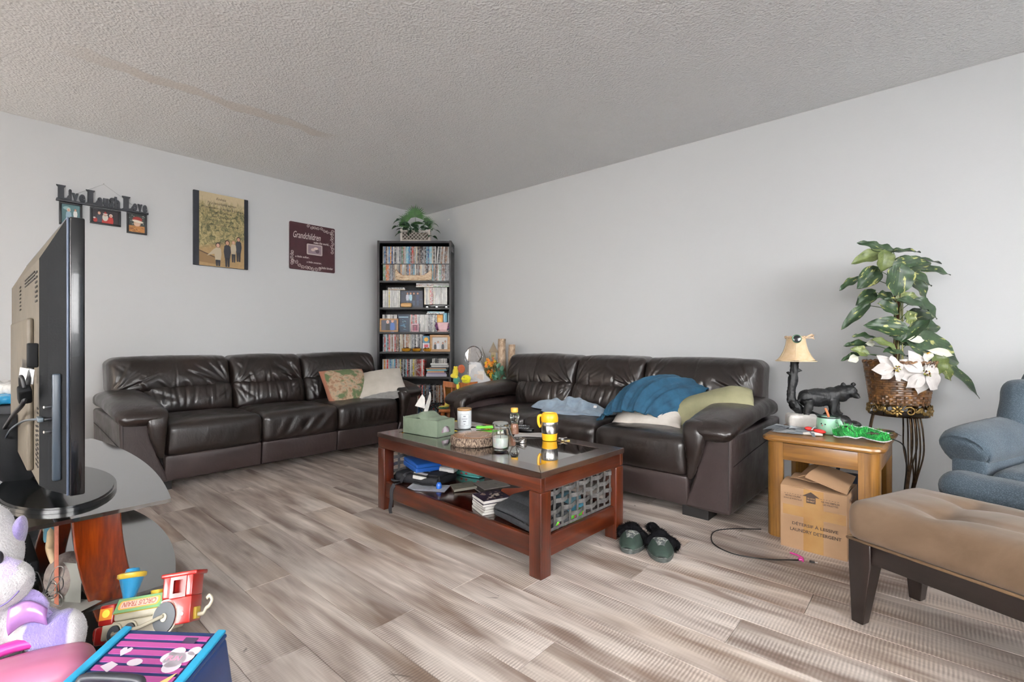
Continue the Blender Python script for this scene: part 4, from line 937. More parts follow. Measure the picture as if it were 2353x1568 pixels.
# ---- on the lower shelf
bg = thing('bag', 'black strapped camera bag lying on the lower shelf, one strap hanging over the rail', 'bag', (2.405, -1.93, LZ), R(14)); M_NY = mat('black_nylon', '1b1c21', .7, '26272c', 60, bs=220, bstr=.3)
M().rb((0, .03, .026), (.30, .20, .050), .018, .014, lambda P, N: P+np.stack([P[:, 0]*0, P[:, 0]*0, .005*nz(P, 30, 2)], 1)).build('body', M_NY, bg, 180)
M().rb((.05, .03, .058), (.20, .16, .012), .005, .016, lambda P, N: P+np.stack([P[:, 0]*0, P[:, 0]*0, .004*nz(P, 40, 8)], 1)).build('flap', M_NY, bg, 180)
m = M()
def strap(m, pts, wd=.022):
    P, _ = catmull([Vector(p) for p in pts], 5); V = []; F = []
    for i, p in enumerate(P):
        t_ = (P[min(i+1, len(P)-1)]-P[max(i-1, 0)]).normalized(); s_ = t_.cross(Vector((0, 1, .35))).normalized(); n_ = s_.cross(t_)
        for a, bq in ((-1, -1), (1, -1), (1, 1), (-1, 1)): V.append(tuple(p+s_*a*wd/2+n_*bq*.0012))
    for i in range(len(P)-1):
        for k in range(4): F.append((i*4+k, i*4+(k+1) % 4, i*4+4+(k+1) % 4, i*4+4+k))
    F += [(3, 2, 1, 0), tuple(len(V)-4+k for k in range(4))]; m.add(V, F)
strap(m, [(-.02, .02, .062), (-.065, -.07, .048), (-.072, -.105, .016), (-.075, -.15, .012), (-.082, -.166, -.02), (-.080, -.17, -.07), (-.088, -.17, -.115), (-.085, -.168, -.14)]); m.build('strap', M_NY, bg, 40)
m = M(); m.tube([(-.15, .03, .03), (-.175, -.02, .05), (-.172, -.07, .03), (-.14, -.09, .012), (-.09, -.085, .015)], .006, 7, smooth=5); m.tube([(-.14, .0, .05), (-.165, -.05, .025), (-.12, -.095, .01)], .004, 6, smooth=5); m.build('loose_strap', M_NY, bg, 180)
dv = thing('hard_drive', 'white and black boxed device lying on the front of the black bag', 'device', (2.440, -1.958, LZ+.030), rot=(R(-2), R(4), R(20)))
M().box(-.045, .045, -.035, .035, .0, .020, bev=.004).build('body', mat('white_plastic', 'e8e6e2', .4), dv, 40); M().box(-.044, .044, -.034, .034, .020, .030, bev=.003).build('band', mat('black_plastic', '19191b', .35), dv, 40); M().box(-.042, .042, -.032, .032, .030, .036, bev=.003).build('top', mat('light_grey_plastic', 'b9b9b8', .4), dv, 40)
dv2 = thing('hard_drive', 'grey-topped device half under the blue case at the back of the bag', 'device', (2.52, -1.84, LZ+.062), rot=(0, R(3), R(24)))
M().box(-.045, .045, -.03, .03, 0, .018, bev=.004).build('body', mat('white_plastic', 'e8e6e2', .4), dv2, 40); M().box(-.044, .044, -.029, .029, .018, .026, bev=.003).build('top', mat('light_grey_plastic', 'b9b9b8', .4), dv2, 40)
bc = thing('plastic_case', 'blue rounded plastic case resting on the black bag', 'case', (2.360, -1.90, LZ+.064), rot=(R(-3), R(3), R(-14))); M_BLU = mat('blue_plastic', '1f52a0', .38, '2459aa', 10)
M().rb((0, 0, .014), (.19, .155, .028), .007, .012, lambda P, N: P*np.array([1, 1, 1])).build('bottom_shell', M_BLU, bc, 180)
M().rb((0, 0, .0385), (.192, .157, .022), .009, .012, lambda P, N: P+np.stack([P[:, 0]*0, P[:, 0]*0, .006*(P[:, 2] > 0)*np.cos(P[:, 0]/.1*1.5)*np.cos(P[:, 1]/.08*1.5)], 1)).build('lid', M_BLU, bc, 180)
np_ = thing('nail_polish', 'blue nail polish bottle with a black cap standing on the lower shelf', 'nail polish', (2.575, -1.955, LZ+.0005)); 
M().lathe([(0, 0), (.012, 0), (.0155, .004), (.0155, .022), (.010, .032), (.006, .036), (0, .036)], 20).build('bottle', mat('blue_lacquer', '1b5fc0', .12, coat=1), np_, 60); M().lathe([(0, .036), (.0085, .036), (.0095, .040), (.006, .068), (0, .069)], 16).build('cap', mat('black_gloss', '121214', .2), np_, 60)
paper('white printed sheet lying under the black bag on the lower shelf', 2.52, -1.985, LZ+.0005, .22, .12, R(32), 'c9ccd6', prints=9, curl=.0008)
sl = thing('fabric_slipper', 'teal floral fabric slipper at the back of the lower shelf', 'slipper', (2.50, -1.665, LZ+.0005), R(6)); 
t = NT('floral_teal'); v = t.coord('Object'); vo = t.n('ShaderNodeTexVoronoi', i_Scale=26); t.l(v, vo.inputs['Vector'])
t.l(t.mix(t.ramp(t.noise(v, 40), [(.3, '3f9c92'), (.7, '63b3a6')]), H('b8434f'), t.ramp(vo.outputs[0], [(.20, (1, 1, 1, 1)), (.27, (0, 0, 0, 1))])), t.p.inputs['Base Color']); t.set(Roughness=.8); M_FLO = t.m
def shoe(l, wd, hh, mat_, root, name='upper', s=1):
    def f(P, N):
        P = P.copy(); x, y, z = P[:, 0].copy(), P[:, 1].copy(), P[:, 2].copy(); q = x/(l/2)
        P[:, 1] = y*(1-.18*q*q*(q < 0)-.30*np.clip(q, 0, 1)**2)+(s*.012*q); zz_ = (z+hh/2)/hh; prof = .55+.45*np.clip(1-(q-.15)**2*1.3, .1, 1)
        P[:, 2] = -hh/2+zz_*hh*prof-(.35*hh)*np.exp(-((q+.45)/.35)**2)*np.exp(-(y/(wd*.3))**2)*(zz_ > .5); return P
    M().rb((0, 0, hh/2), (l, wd, hh), min(hh*.48, wd*.45), .008, f).build(name, mat_, root, 180)
shoe(.20, .075, .055, M_FLO, sl); M().rb((0, 0, .006), (.205, .08, .010), .004, .012, lambda P, N: P*np.stack([np.ones(len(P)), 1-.3*(P[:, 0]/.1)**2, np.ones(len(P))], 1)).build('sole', mat('teal_sole', '4e9c98', .7), sl, 60)
s2 = thing('fabric_slipper', 'second teal slipper, folded flap pointing up, behind the first', 'slipper', (2.43, -1.60, LZ+.0005), R(-25)); shoe(.17, .075, .075, M_FLO, s2)
def book_thing(name, label, cat, x, y, z, w_, h_, t_, rz, c, deco=None, group=None, edge='d8d2c4', tilt=(0, 0)):
    o = thing(name, label, cat, (x, y, z), rot=(tilt[0], tilt[1], rz), group=group); m = M(); m.c(c); m.box(-w_/2, w_/2, -h_/2, h_/2, 0, t_*.1); m.box(-w_/2, w_/2, -h_/2, h_/2, t_*.9, t_); m.box(-w_/2, -w_/2+t_*.1, -h_/2, h_/2, t_*.1, t_*.9)
    if deco:
        rs = random.Random(int(x*1000))
        for i in range(deco[1]):
            m.c(rs.choice(deco[0])).disc(rs.uniform(-w_*.4, w_*.4), rs.uniform(-h_*.4, h_*.4), rs.uniform(.04, .14)*w_, rs.uniform(.02, .07)*h_, t_+.0002+i*.00001, 7, a0=rs.uniform(0, 3))
    m.build('cover', M_PRT, o); M().box(-w_/2+t_*.1, w_/2-.001, -h_/2+.001, h_/2-.001, t_*.1, t_*.9).build('pages', mat('edge_'+edge, edge, .7), o); return o
book_thing('picture_tile', 'grey stone-look picture tile leaning beside the nail polish', 'tile', 2.66, -1.855, LZ+.0005, .14, .125, .012, R(-32), '8d8a7c', (['9c998b', '7a776b', 'a5a194'], 14), edge='6d6a60', tilt=(R(4), R(-5)))
book_thing('book', 'grey book with a red-brown spine lying in the middle of the lower shelf', 'book', 2.80, -1.78, LZ+.0005, .14, .15, .030, R(-20), '8d8983', (['8f8b85', '9a968e', '7d7973'], 12), edge='26221f')
M().box(-.0712, -.068, -.075, .075, .001, .029).build('spine', mat('red_brown_spine', '8a4a3a', .5), bpy.data.objects['book'] if False else [o for o in COL.objects if o.get('label', '').startswith('grey book with a red-brown spine')][0])
zz = LZ+.0005
for i, (c_, t_, dc, lb) in enumerate((('b9b4ad', .012, ['c9c4bd'], 'pale case lowest in the stack beside the black pouch'), ('8f8a84', .011, ['a59f99'], 'grey case second from the bottom beside the black pouch'), ('d6d2cc', .012, ['c0bbb5'], 'white case in the middle of the stack beside the black pouch'), ('4e4650', .012, ['6f6873'], 'dark case second from the top beside the black pouch'), ('33293a', .016, ['d2c3b4', 'b29d8c', '241d29', 'd9ccbe', '8b7668'], 'figured purple case on top of the stack by the black pouch'))):
    book_thing('media_case', lb, 'media case', 3.005+.004*(i % 2), -2.0+.003*(i % 3), zz, .125, .14, t_, R(-22+3*(i % 3)), c_, (dc, 30 if i == 4 else 4), 'cases stacked beside the pouch', edge='c9c6c0'); zz += t_+.0006
pc = thing('pouch', 'dark grey fabric pouch with a flap at the front right of the lower shelf', 'pouch', (3.235, -1.985, LZ+.0005), R(-12)); M_FEL = mat('charcoal_felt', '2c2e31', .9, '383a3d', 80, bs=250, bstr=.4)
def pf(P, N): return P+np.stack([P[:, 0]*0, P[:, 0]*0, .012*np.cos(P[:, 0]*8)*(P[:, 2] > -.01)-.02*np.clip(-P[:, 1]/.1-.3, 0, 1)*(P[:, 2] > 0)], 1)
M().rb((0, 0, .032), (.30, .21, .062), .022, .012, pf).build('body', M_FEL, pc, 180); M().rb((.01, .03, .072), (.29, .16, .014), .006, .012, lambda P, N: P+np.stack([P[:, 0]*0, P[:, 0]*0, .012*np.cos(P[:, 0]*8)-.05*np.clip(-P[:, 1]/.08-.2, 0, 1)**2], 1)).build('flap', M_FEL, pc, 180)
fo = thing('folder', 'orange-brown leather folder behind the grey pouch', 'folder', (3.02, -1.80, LZ+.0005), rot=(R(5), R(-6), R(28))); M().rb((0, 0, .014), (.24, .20, .020), .006, .02).build('cover', mat('terracotta_leather', 'a4513a', .55, 'b15c44', 20, bs=90), fo, 60)
for i, (x, y, c_) in enumerate(((3.372, -1.985, '62b82e'), (3.372, -1.93, '6cc436'), (3.37, -1.862, '5eb02c'), (3.37, -1.80, '66bd32'))):
    q = thing('toy_capsule', ['nearest', 'second', 'third', 'farthest'][i]+' lime green toy capsule in the row behind the woven end', 'toy', (x, y, LZ+.0005), 0, 'lime capsules behind the woven end')
    M().lathe([(0, 0), (.014, 0), (.018, .006), (.018, .030), (.014, .036), (0, .036)], 16).build('body', mat('lime_gloss_'+str(i % 2), c_, .3), q, 60); m = M(); m.c('e0487c').disc(0, 0, .008, .006, 0, xf=TR((.0182, 0, .018), (0, R(90), 0))); m.build('sticker', M_PRT, q)
pk = thing('toy_package', 'clear blue toy package with a pink and yellow edge behind the woven end', 'toy', (3.27, -1.82, LZ+.0005), R(90))
m = M(); m.c('5aa0bc').box(-.12, .14, -.05, .05, 0, .022); m.c('e0487c').box(-.08, .0, .052, .060, .045, .058); m.c('e0b020').box(-.12, -.08, .05, .058, .040, .052); m.build('tray', M_PRT, pk)
M().rb((.02, 0, .045), (.22, .09, .05), .018, .02).build('blister', mat('blue_blister', '8cc3d6', .15, 'a8d4e0', 20, trans=.6), pk, 60)

# ---------------------------------------------------------------- oak end table with its clutter
M_OAK = wood('oak_x', '6b471f', '8a602a', 'a67a3c', axis=0, rough=.35, coat=.3); M_OAKZ = wood('oak_z', '6b471f', '8a602a', 'a67a3c', axis=2, rough=.35, coat=.3); M_OAKY = wood('oak_y', '6b471f', '8a602a', 'a67a3c', axis=1, rough=.35, coat=.3)
ET = .487
def rrect(hx_, hy_, r, n=6):
    pts = []
    for cx, cy, a0 in ((hx_-r, -hy_+r, -90), (hx_-r, hy_-r, 0), (-hx_+r, hy_-r, 90), (-hx_+r, -hy_+r, 180)):
        for i in range(n+1): a = R(a0+90*i/n); pts.append((cx+r*math.cos(a), cy+r*math.sin(a)))
    return pts
def oak_table(label, loc, rz, hx_, hy_, ht):
    t = thing('end_table', label, 'side table', loc, rz)
    m = M(); ring = []
    for off, z in ((-.018, ht-.030), (-.004, ht-.026), (0, ht-.018), (-.002, ht-.009), (-.010, ht-.005), (-.014, ht)): ring.append([(x, y, z) for x, y in rrect(hx_+off, hy_+off, .06+off)])
    n = len(ring[0]); V = [p for r_ in ring for p in r_]; F = [(i*n+k, i*n+(k+1) % n, (i+1)*n+(k+1) % n, (i+1)*n+k) for i in range(len(ring)-1) for k in range(n)]; F += [tuple(range(n))[::-1], tuple(range((len(ring)-1)*n, len(ring)*n))]
    m.add(V, F); m.build('table_top', M_OAK, t, 30)
    a, b_ = hx_-.022, hy_-.022; L = .075
    for sx in (-1, 1):
        for sy in (-1, 1):   # leg: quarter-round outer corner
            pts = [(a, b_-.045)]+[(a-.045+.045*math.cos(q), b_-.045+.045*math.sin(q)) for q in np.linspace(0, PI/2, 7)[1:]]+[(a-L, b_), (a-L, b_-.022), (a-.022, b_-L*.9), (a, b_-L*.9)]
            pts = [(x*sx, y*sy) for x, y in pts]; pts = pts if sx*sy > 0 else pts[::-1]; M().poly(pts, 0, h=ht-.031).build('leg', M_OAKZ, t, 40)
    for sy in (-1, 1): M().box(-a+L, a-L, min(sy*b_, sy*(b_-.018)), max(sy*b_, sy*(b_-.018)), ht-.112, ht-.032, bev=.002).build('apron', M_OAK, t, 40)
    for sx in (-1, 1): M().box(min(sx*a, sx*(a-.018)), max(sx*a, sx*(a-.018)), -b_+L*.9, b_-L*.9, ht-.112, ht-.032, bev=.002).build('apron', M_OAKY, t, 40)
    return t
oak_table('oak end table with rounded corners between right sofa and plant stand', (4.184, -.790, 0), R(-1.5), .244, .295, ET)
def on(name, label, cat, x, y, z=ET+.0006, rz=0, group=None, rot=None): return thing(name, label, cat, (x, y, z), rz, group, rot)
# bear lamp: rock base, gnarled trunk, bear and shade
M_RES = mat('black_resin', '0d0d0f', .5, '151618', 30, bs=90, bstr=.35, bd=.003)
lp = on('bear_lamp', 'table lamp of black bear walking by gnarled trunk, cream bell shade', 'lamp', 4.115, -.625, rz=R(41.5))   # local x: picture right, y: away
mb = M(); mb.ell((0, 0, .012), (.15, .065, .03)); mb.ell((-.055, 0, .035), (.06, .045, .045)); mb.ell((.06, 0, .03), (.06, .045, .05)); mb.ell((.10, -.01, .03), (.05, .04, .03)); mb.ell((.15, -.02, .01), (.05, .035, .02)); mb.ell((0, -.02, .03), (.05, .04, .03))
blob('rock_base', mb, M_RES, lp, .006, 2, disp=lambda P, N: np.stack([P[:, 0], P[:, 1], np.maximum(P[:, 2]+.005*nz(P, 80, 3), 0)], 1))
mb = M(); mb.tube([(-.03, .015, .045), (-.085, .015, .07), (-.128, .012, .105), (-.150, .01, .15), (-.148, .01, .20), (-.142, .01, .25), (-.134, .01, .30), (-.132, .01, .352)], [.026, .024, .025, .022, .021, .022, .019, .019], 12, smooth=3)
mb.cyl((-.142, .01, .262), (-.178, 0, .288), .014, .006); mb.cyl((-.140, .01, .14), (-.178, .0, .150), .014, .010); mb.cyl((-.165, .0, .145), (-.182, .0, .125), .010, .005); mb.cyl((-.135, .01, .28), (-.108, -.005, .300), .010, .006)
mb.cyl((-.02, .0, .06), (-.10, -.02, .03), .006, .004)
blob('trunk', mb, M_RES, lp, .005, 1, disp=lambda P, N: P+N*(.0034*nz(P*np.array([1, 1, .35]), 150, 6)+.0014*nz(P, 320, 5))[:, None])
mb = M(); B = .092   # bear, heading +x
mb.ell((-.015, 0, B+.060), (.098, .046, .050)); mb.ell((.055, -.002, B+.070), (.048, .040, .046)); mb.ell((-.075, 0, B+.058), (.044, .038, .046))
mb.cyl((.08, -.004, B+.078), (.128, -.012, B+.082), .036, .030)
mb.ell((.140, -.022, B+.094), (.034, .033, .034)); mb.ell((.148, -.052, B+.076), (.017, .022, .016)); mb.ell((.150, -.070, B+.070), (.010, .010, .009)); mb.ell((.10, -.01, B+.082), (.045, .042, .044))
for s in (-1, 1): mb.ell((.138+s*.027, -.012, B+.130), (.012, .008, .013))
mb.cyl((-.115, 0, B+.05), (-.124, 0, B+.035), .010, .006)
mb.tube([(-.085, -.022, B+.050), (-.080, -.026, B+.012), (-.092, -.026, B-.018), (-.088, -.028, B-.040)], [.030, .022, .015, .014], 10, smooth=3); mb.ell((-.080, -.03, B-.045), (.020, .013, .009))
mb.tube([(-.07, .022, B+.050), (-.050, .024, B+.012), (-.055, .024, B-.018), (-.045, .024, B-.042)], [.030, .022, .015, .014], 10, smooth=3); mb.ell((-.037, .024, B-.047), (.020, .013, .009))
mb.tube([(.050, -.022, B+.055), (.048, -.026, B+.015), (.042, -.026, B-.015), (.050, -.027, B-.040)], [.026, .020, .015, .014], 10, smooth=3); mb.ell((.060, -.028, B-.044), (.019, .013, .009))
mb.tube([(.072, .020, B+.055), (.095, .022, B+.020), (.098, .022, B-.005), (.108, .022, B-.025)], [.026, .020, .015, .013], 10, smooth=3); mb.ell((.118, .022, B-.030), (.018, .013, .009))
bear = blob('bear', mb, M_RES, lp, .0045, 3, disp=lambda P, N: P+N*(.0022*nz(P*np.array([1, 1, .6]), 150, 9)+.0010*nz(P, 330, 2))[:, None])
SX, SZ = -.132, .352
sh = M(); prof = [(.092, .0), (.088, .004), (.073, .026), (.060, .052), (.051, .080), (.046, .108), (.045, .128)]
V = []; NS = 48
for i in range(NS):
    a = 2*PI*i/NS; k = 1+.045*abs(math.cos(3*a))**3
    for r_, z in prof: V.append((SX+r_*k*math.cos(a), r_*k*math.sin(a), SZ+z-.006+(.006*abs(math.cos(3*a)) if z < .01 else 0)))
n = len(prof); F = [(i*n+q, ((i+1) % NS)*n+q, ((i+1) % NS)*n+q+1, i*n+q+1) for i in range(NS) for q in range(n-1)]
sh.add(V, F); so = sh.build('lamp_shade', mat('cream_silk', 'c0a582', .6, 'cbb292', 40, bs=160, bstr=.1), lp, 50); sm_ = so.modifiers.new('s', 'SOLIDIFY'); sm_.thickness = .0012
m = M()
for i in range(6):
    a = PI/3*i; m.tube([(SX+r_*1.047*math.cos(a), r_*1.047*math.sin(a), SZ+z-.006) for r_, z in prof], .0014, 5)
m.tube([(SX+.0945*(1+.03*abs(math.cos(3*a)))*math.cos(a), .0945*(1+.03*abs(math.cos(3*a)))*math.sin(a), SZ-.005) for a in np.linspace(0, 2*PI, 49)], .0024, 6)
m.build('shade_trim', mat('cream_braid', 'cfbf9f', .7, bs=300), lp, 180)
m = M()
for i in range(26): a = 2*PI*i/26; m.ell((SX+.047*math.cos(a), .047*math.sin(a), SZ+.118+.004*(i % 2)), (.007, .007, .006), 8, 6)
for i in range(12): m.tube([(SX+.02, -.045, SZ+.118), (SX+.045+random.uniform(0, .01), -.05, SZ+.122+random.uniform(-.01, .015)), (SX+.06+random.uniform(0, .02), -.03, SZ+.120+random.uniform(-.012, .018))], .0016, 5, smooth=3)
m.build('ribbon', mat('peach_lace', 'd9bea0', .6, 'c7aa8a', 60), lp, 180)
m = M(TR((SX-.025, -.052, SZ+.112), (R(82), 0, R(-18)))); m.lathe([(.0, .004), (.015, .004), (.019, .003), (.021, 0), (.017, -.002)], 24); m.build('cameo', mat('jet_black', '0d0f12', .15, coat=.8), lp, 60)
m = M(TR((SX-.025, -.052, SZ+.112), (R(82), 0, R(-18)))); m.lathe([(.0185, .003), (.022, .004), (.023, 0), (.019, -.002)], 24); m.build('cameo_rim', mat('aged_green', '4d6a55', .4, metal=.6), lp, 60)
m = M(); m.cyl((SX, 0, SZ-.01), (SX, 0, SZ+.06), .006); m.ell((SX, 0, SZ+.075), (.02, .02, .028)); m.build('bulb_and_socket', mat('frosted_white', 'dcdcd8', .4), lp, 180)
# mug
ms = on('mug', 'pale mint mug with a tiny face and a terracotta stick in it', 'mug', 4.182, -.845, rz=R(5)); M_MINT = mat('mint_ceramic', '94c4a8', .35, 'a0cdb2', 20, coat=.4)
M().lathe([(0, 0), (.040, 0), (.048, .006), (.051, .030), (.050, .060), (.048, .080), (.0475, .084), (.045, .084), (.045, .065), (.047, .03), (.042, .010), (0, .008)], 32).build('body', M_MINT, ms, 60)
M().lathe([(.0485, .078), (.0495, .081), (.0480, .086), (.0450, .086), (.0445, .078)], 32).build('rim', mat('dark_rim', '22302c', .3), ms, 60)
m = M(); m.tube([(.034, -.032, .066), (.046, -.046, .068), (.052, -.054, .05), (.046, -.050, .026), (.035, -.036, .022)], [.009, .010, .011, .010, .009], 10, smooth=5); m.build('handle', M_MINT, ms, 180)
m = M(); 
for x, z, c_ in ((-.026, .052, '151515'), (-.010, .050, '151515'), (-.022, .044, 'c4585a')): m.c(c_).ell((x, -math.sqrt(.0512**2-x*x), z), (.003, .002, .0035), 8, 6)
m.build('face', M_PRT, ms, 180)
m = M(); m.tube([(.004, .0, .03), (.0, -.012, .09), (-.012, -.016, .125)], [.006, .007, .0055], 8, smooth=4, flat=.5); m.build('stick', mat('terracotta', 'b8683f', .7), ms, 180)
# pale cushion/cloth behind, feathered mask with red lips, green sequin mask
cl = on('cloth', 'folded white towel on the end table beside the sofa arm', 'towel', 4.045, -.72, rz=R(20))
def cf(P, N): P = P.copy(); P[:, 2] += .010*nz(P*np.array([1, 1, .3]), 22, 4)*(P[:, 2] > 0); P[:, 2] = np.maximum(P[:, 2], -.0345); return P
M().rb((0, 0, .035), (.14, .15, .069), .018, .010, cf).build('cloth', mat('white_terry', 'd8d4cf', .95, bs=260, bstr=.5), cl, 180)
fm = on('silver_fish_ornament', 'grey glittery feathered mask with red patches at the table front left', 'mask', 4.06, -.945, rz=R(14)); rs_ = np.random.RandomState(5)
m = M()
for i in range(34):
    a = rs_.uniform(-.35, .25)+PI; l = rs_.uniform(.06, .13); x0 = rs_.uniform(-.02, .05); y0 = rs_.uniform(-.03, .03); z0 = .006+rs_.uniform(0, .022)
    g = rs_.choice(['5b5f63', '7d8286', '3c4043', 'a9aeb0', '8b9093']); m.c(g); w_ = rs_.uniform(.004, .009); dx, dy = math.cos(a)*l, math.sin(a)*l
    m.add([(x0, y0-w_, z0), (x0, y0+w_, z0), (x0+dx*.6, y0+dy*.6+w_, z0+.008), (x0+dx, y0+dy, z0*.4), (x0+dx*.6, y0+dy*.6-w_, z0+.010)], [(0, 1, 2, 3, 4)])
m.build('feathers', painted('glitter', .35, 300, .6), fm, None)
m = M(); m.c('6f7478'); m.grid(16, 12, lambda u, v: ((u-.5)*.15+.01, (v-.5)*.075*(1-.4*(2*u-1)**2), .004+.022*np.sin(u*PI)*np.sin(v*PI)), thick=.002); m.c('2b2d30').ell((-.02, -.012, .022), (.022, .012, .006), 14, 8)
m.c('d6cfc8').tube([(.03, -.03, .006), (.07, -.034, .010), (.11, -.03, .006)], [.006, .009, .006], 8, smooth=4); m.c('6f757b').add([(.055, -.03, .02), (.075, -.028, .02), (.078, -.075, .001), (.066, -.07, .002)], [(0, 1, 2, 3)]); m.build('mask_body', painted('glitter', .35, 300, .6), fm, 60)
m = M(); m.c('cf2f2a').ell((.058, .004, .026), (.020, .015, .010), 16, 10, rot=(0, .2, .3)); m.ell((.100, -.010, .020), (.026, .018, .010), 16, 10, rot=(0, .1, -.1)); m.c('a9adb0').tube([(.066, -.02, .025), (.078, 0, .036), (.088, .02, .030)], .003, 6, smooth=3); m.build('red_patches', painted('satin_paint', .35), fm, 180)
gm = on('masquerade_mask', 'bright green feathered masquerade mask edged in silver at the table front right', 'mask', 4.318, -.93, rot=(R(24), 0, R(14)), z=ET+.022); M_GRF = painted('tinsel', .4, 400, .5)
def mk(u, v): x = (u-.5)*.215; s_ = (v-.5); arch = .040*np.exp(-((x+.060)/.030)**2)+.012*np.exp(-((x-.045)/.045)**2); wd_ = .105*(1-.5*np.abs(2*u-1)**3)*(1-.25*np.exp(-(x/.015)**2)); return x, s_*wd_-.006+.012*np.cos(x*40), .004+arch*np.cos(s_*2.2)+.006*np.abs(s_)*2
V0 = np.array(mk(*[a.ravel() for a in np.meshgrid(np.linspace(0, 1, 34), np.linspace(0, 1, 14))])).T
F = []
for j in range(13):
    for i in range(33):
        x, y = V0[j*34+i][:2]+.003
        if any(((x-cx)/.024)**2+((y+.001)/.013)**2 < 1 for cx in (-.048, .045)): continue
        F.append((j*34+i, j*34+i+1, (j+1)*34+i+1, (j+1)*34+i))
m = M(); m.c('1f7f38').add(V0, F); o = m.build('mask_body', M_GRF, gm, 180); so_ = o.modifiers.new('s', 'SOLIDIFY'); so_.thickness = .003
m = M()
for i in range(520):
    u, v = rs_.uniform(.02, .98), rs_.uniform(.04, .96); x, y, z = [float(q) for q in mk(np.array([u]), np.array([v]))]
    if any(((x-cx)/.026)**2+((y+.001)/.014)**2 < 1 for cx in (-.048, .045)): continue
    a = rs_.uniform(0, 6.28); l = rs_.uniform(.008, .020); d_ = np.array([math.cos(a), math.sin(a), rs_.uniform(.2, 1.1)])*l; sdx = np.array([-math.sin(a), math.cos(a), 0])*.0016
    m.c(rs_.choice(['1f9a3c', '2bb34b', '177a2f', '3fc75c'])); p = np.array([x, y, z]); m.add([p-sdx, p+sdx, p+d_], [(0, 1, 2)])
m.build('feathers', M_GRF, gm)['kind'] = 'stuff'
m = M(); m.c('c9ccd0')
for sgn in (0, 1):
    uu = np.linspace(0, 1, 40); x, y, z = mk(uu, np.full(40, float(sgn))); m.tube(list(zip(x, y, z)), [.0022+.0012*(i % 2) for i in range(40)], 6)
m.build('silver_edging', painted('silver_paint', .2), gm, 180)
bk2 = on('flat_ornament', 'dark wooden tray piece with a pale leaf lying at the table right rear', 'ornament', 4.335, -.72, rz=R(20)); M().rb((0, 0, .006), (.17, .07, .012), .005, .01).build('body', mat('dark_brown_wood', '3a2c24', .5, '4a3a2e', 20), bk2, 60)
m = M(); m.c('c9c09a').grid(10, 5, lambda u, v: ((u-.5)*.10, (v-.5)*.028*np.sin(u*PI)**.5, .014+.002*np.sin(u*9)), thick=.002); m.build('leaf', M_PRT, bk2, 60)
m = M(); m.c('1c1b1b').grid(10, 5, lambda u, v: ((u-.5)*.06+.09, (v-.5)*.04, .010+.010*np.sin(u*4)), thick=.002); m.build('ribbon', M_PRT, bk2, 60)
# cords
def cord(label, pts, r=.0028, name='loose_cable', cat='cord', c='141414', extra=None):
    m = M(); m.tube(pts, r, 7, smooth=7); o = m.build(name, mat('cord_'+c, c, .5), None, 180); tag(o, label, cat); return o
cord('black lamp cord hanging behind the right end of the oak table', [(4.36, -.80, ET+.004), (4.43, -.83, ET+.003), (4.468, -.80, ET-.03), (4.474, -.74, .36), (4.466, -.70, .25), (4.452, -.68, .12), (4.46, -.55, .012), (4.35, -.45, .004)])
cord('thin black cord looping across the floor in front of the oak table', [(3.925, -1.02, .004), (3.87, -1.06, .003), (3.82, -1.10, .003), (3.76, -1.20, .003), (3.80, -1.34, .003), (3.90, -1.40, .003), (4.02, -1.37, .003), (4.115, -1.30, .003), (4.145, -1.275, .003)], .0026)
pt = M(); pt.tube([(4.095, -1.225, .004), (4.12, -1.235, .006), (4.145, -1.255, .008), (4.150, -1.275, .008), (4.140, -1.285, .006)], .004, 7, smooth=5); pt.tube([(4.135, -1.27, .004), (4.150, -1.265, .011), (4.155, -1.285, .004)], .004, 7, smooth=4); pt = pt.build('cable_tie', mat('magenta_rubber', 'c43c8c', .5), None, 180); tag(pt, 'pink rubber tie around the end of the floor cord', 'cable tie')
plg = thing('cord_plug', 'tiny black plug lying on the floor beside the pink tie', 'plug', (4.185, -1.262, 0), R(10)); M().box(-.010, .010, -.005, .005, .0005, .007, bev=.001).build('body', mat('black_plastic', '19191b', .35), plg, 40); M().cyl((.010, 0, .004), (.020, 0, .004), .002, n=6).build('tip', mat('nickel', 'b8b8b8', .3, metal=1), plg)
# cardboard box
BA = R(-2); bxo = thing('cardboard_box', 'laundry detergent cardboard box under the oak end table, top flaps loosely folded', 'box', (4.172, -1.03, 0), BA); M_CARD = mat('corrugated_card', '957558', .8, '9e7e60', 6, bs=40, bstr=.1)
bw, bdp, bh = .256, .245, .278
for nm, a in (('front_side', (-bw/2, bw/2, -bdp/2, -bdp/2+.004, 0, bh)), ('back_side', (-bw/2, bw/2, bdp/2-.004, bdp/2, 0, bh)), ('left_side', (-bw/2, -bw/2+.004, -bdp/2+.004, bdp/2-.004, 0, bh)), ('right_side', (bw/2-.004, bw/2, -bdp/2+.004, bdp/2-.004, 0, bh)), ('bottom', (-bw/2+.004, bw/2-.004, -bdp/2+.004, bdp/2-.004, 0, .004))): M().box(*a).build(nm, M_CARD, bxo)
M().grid(14, 12, lambda u, v: (-bw/2+bw*.98*u, -bdp/2+v*bdp*.55, bh+.001+.012*np.sin(v*2.2)*(1-.4*u)+.004*np.sin(u*5+v*3)), thick=.004).build('flap', M_CARD, bxo, 60)
M().grid(12, 12, lambda u, v: (-bw/2+.02+.13*u, bdp/2-v*bdp*.62, bh+.004+.018*np.sin(v*2.6)+.003*np.sin(u*7)), thick=.004).build('flap', M_CARD, bxo, 60)
M().grid(12, 12, lambda u, v: (bw/2-.005-.155*u*(1-.1*v), -bdp/2+.01+v*bdp*.95, bh+.004+.045*u+.03*v*(1-u*.3)+.004*np.sin(v*6)), thick=.004).build('flap', M_CARD, bxo, 60)
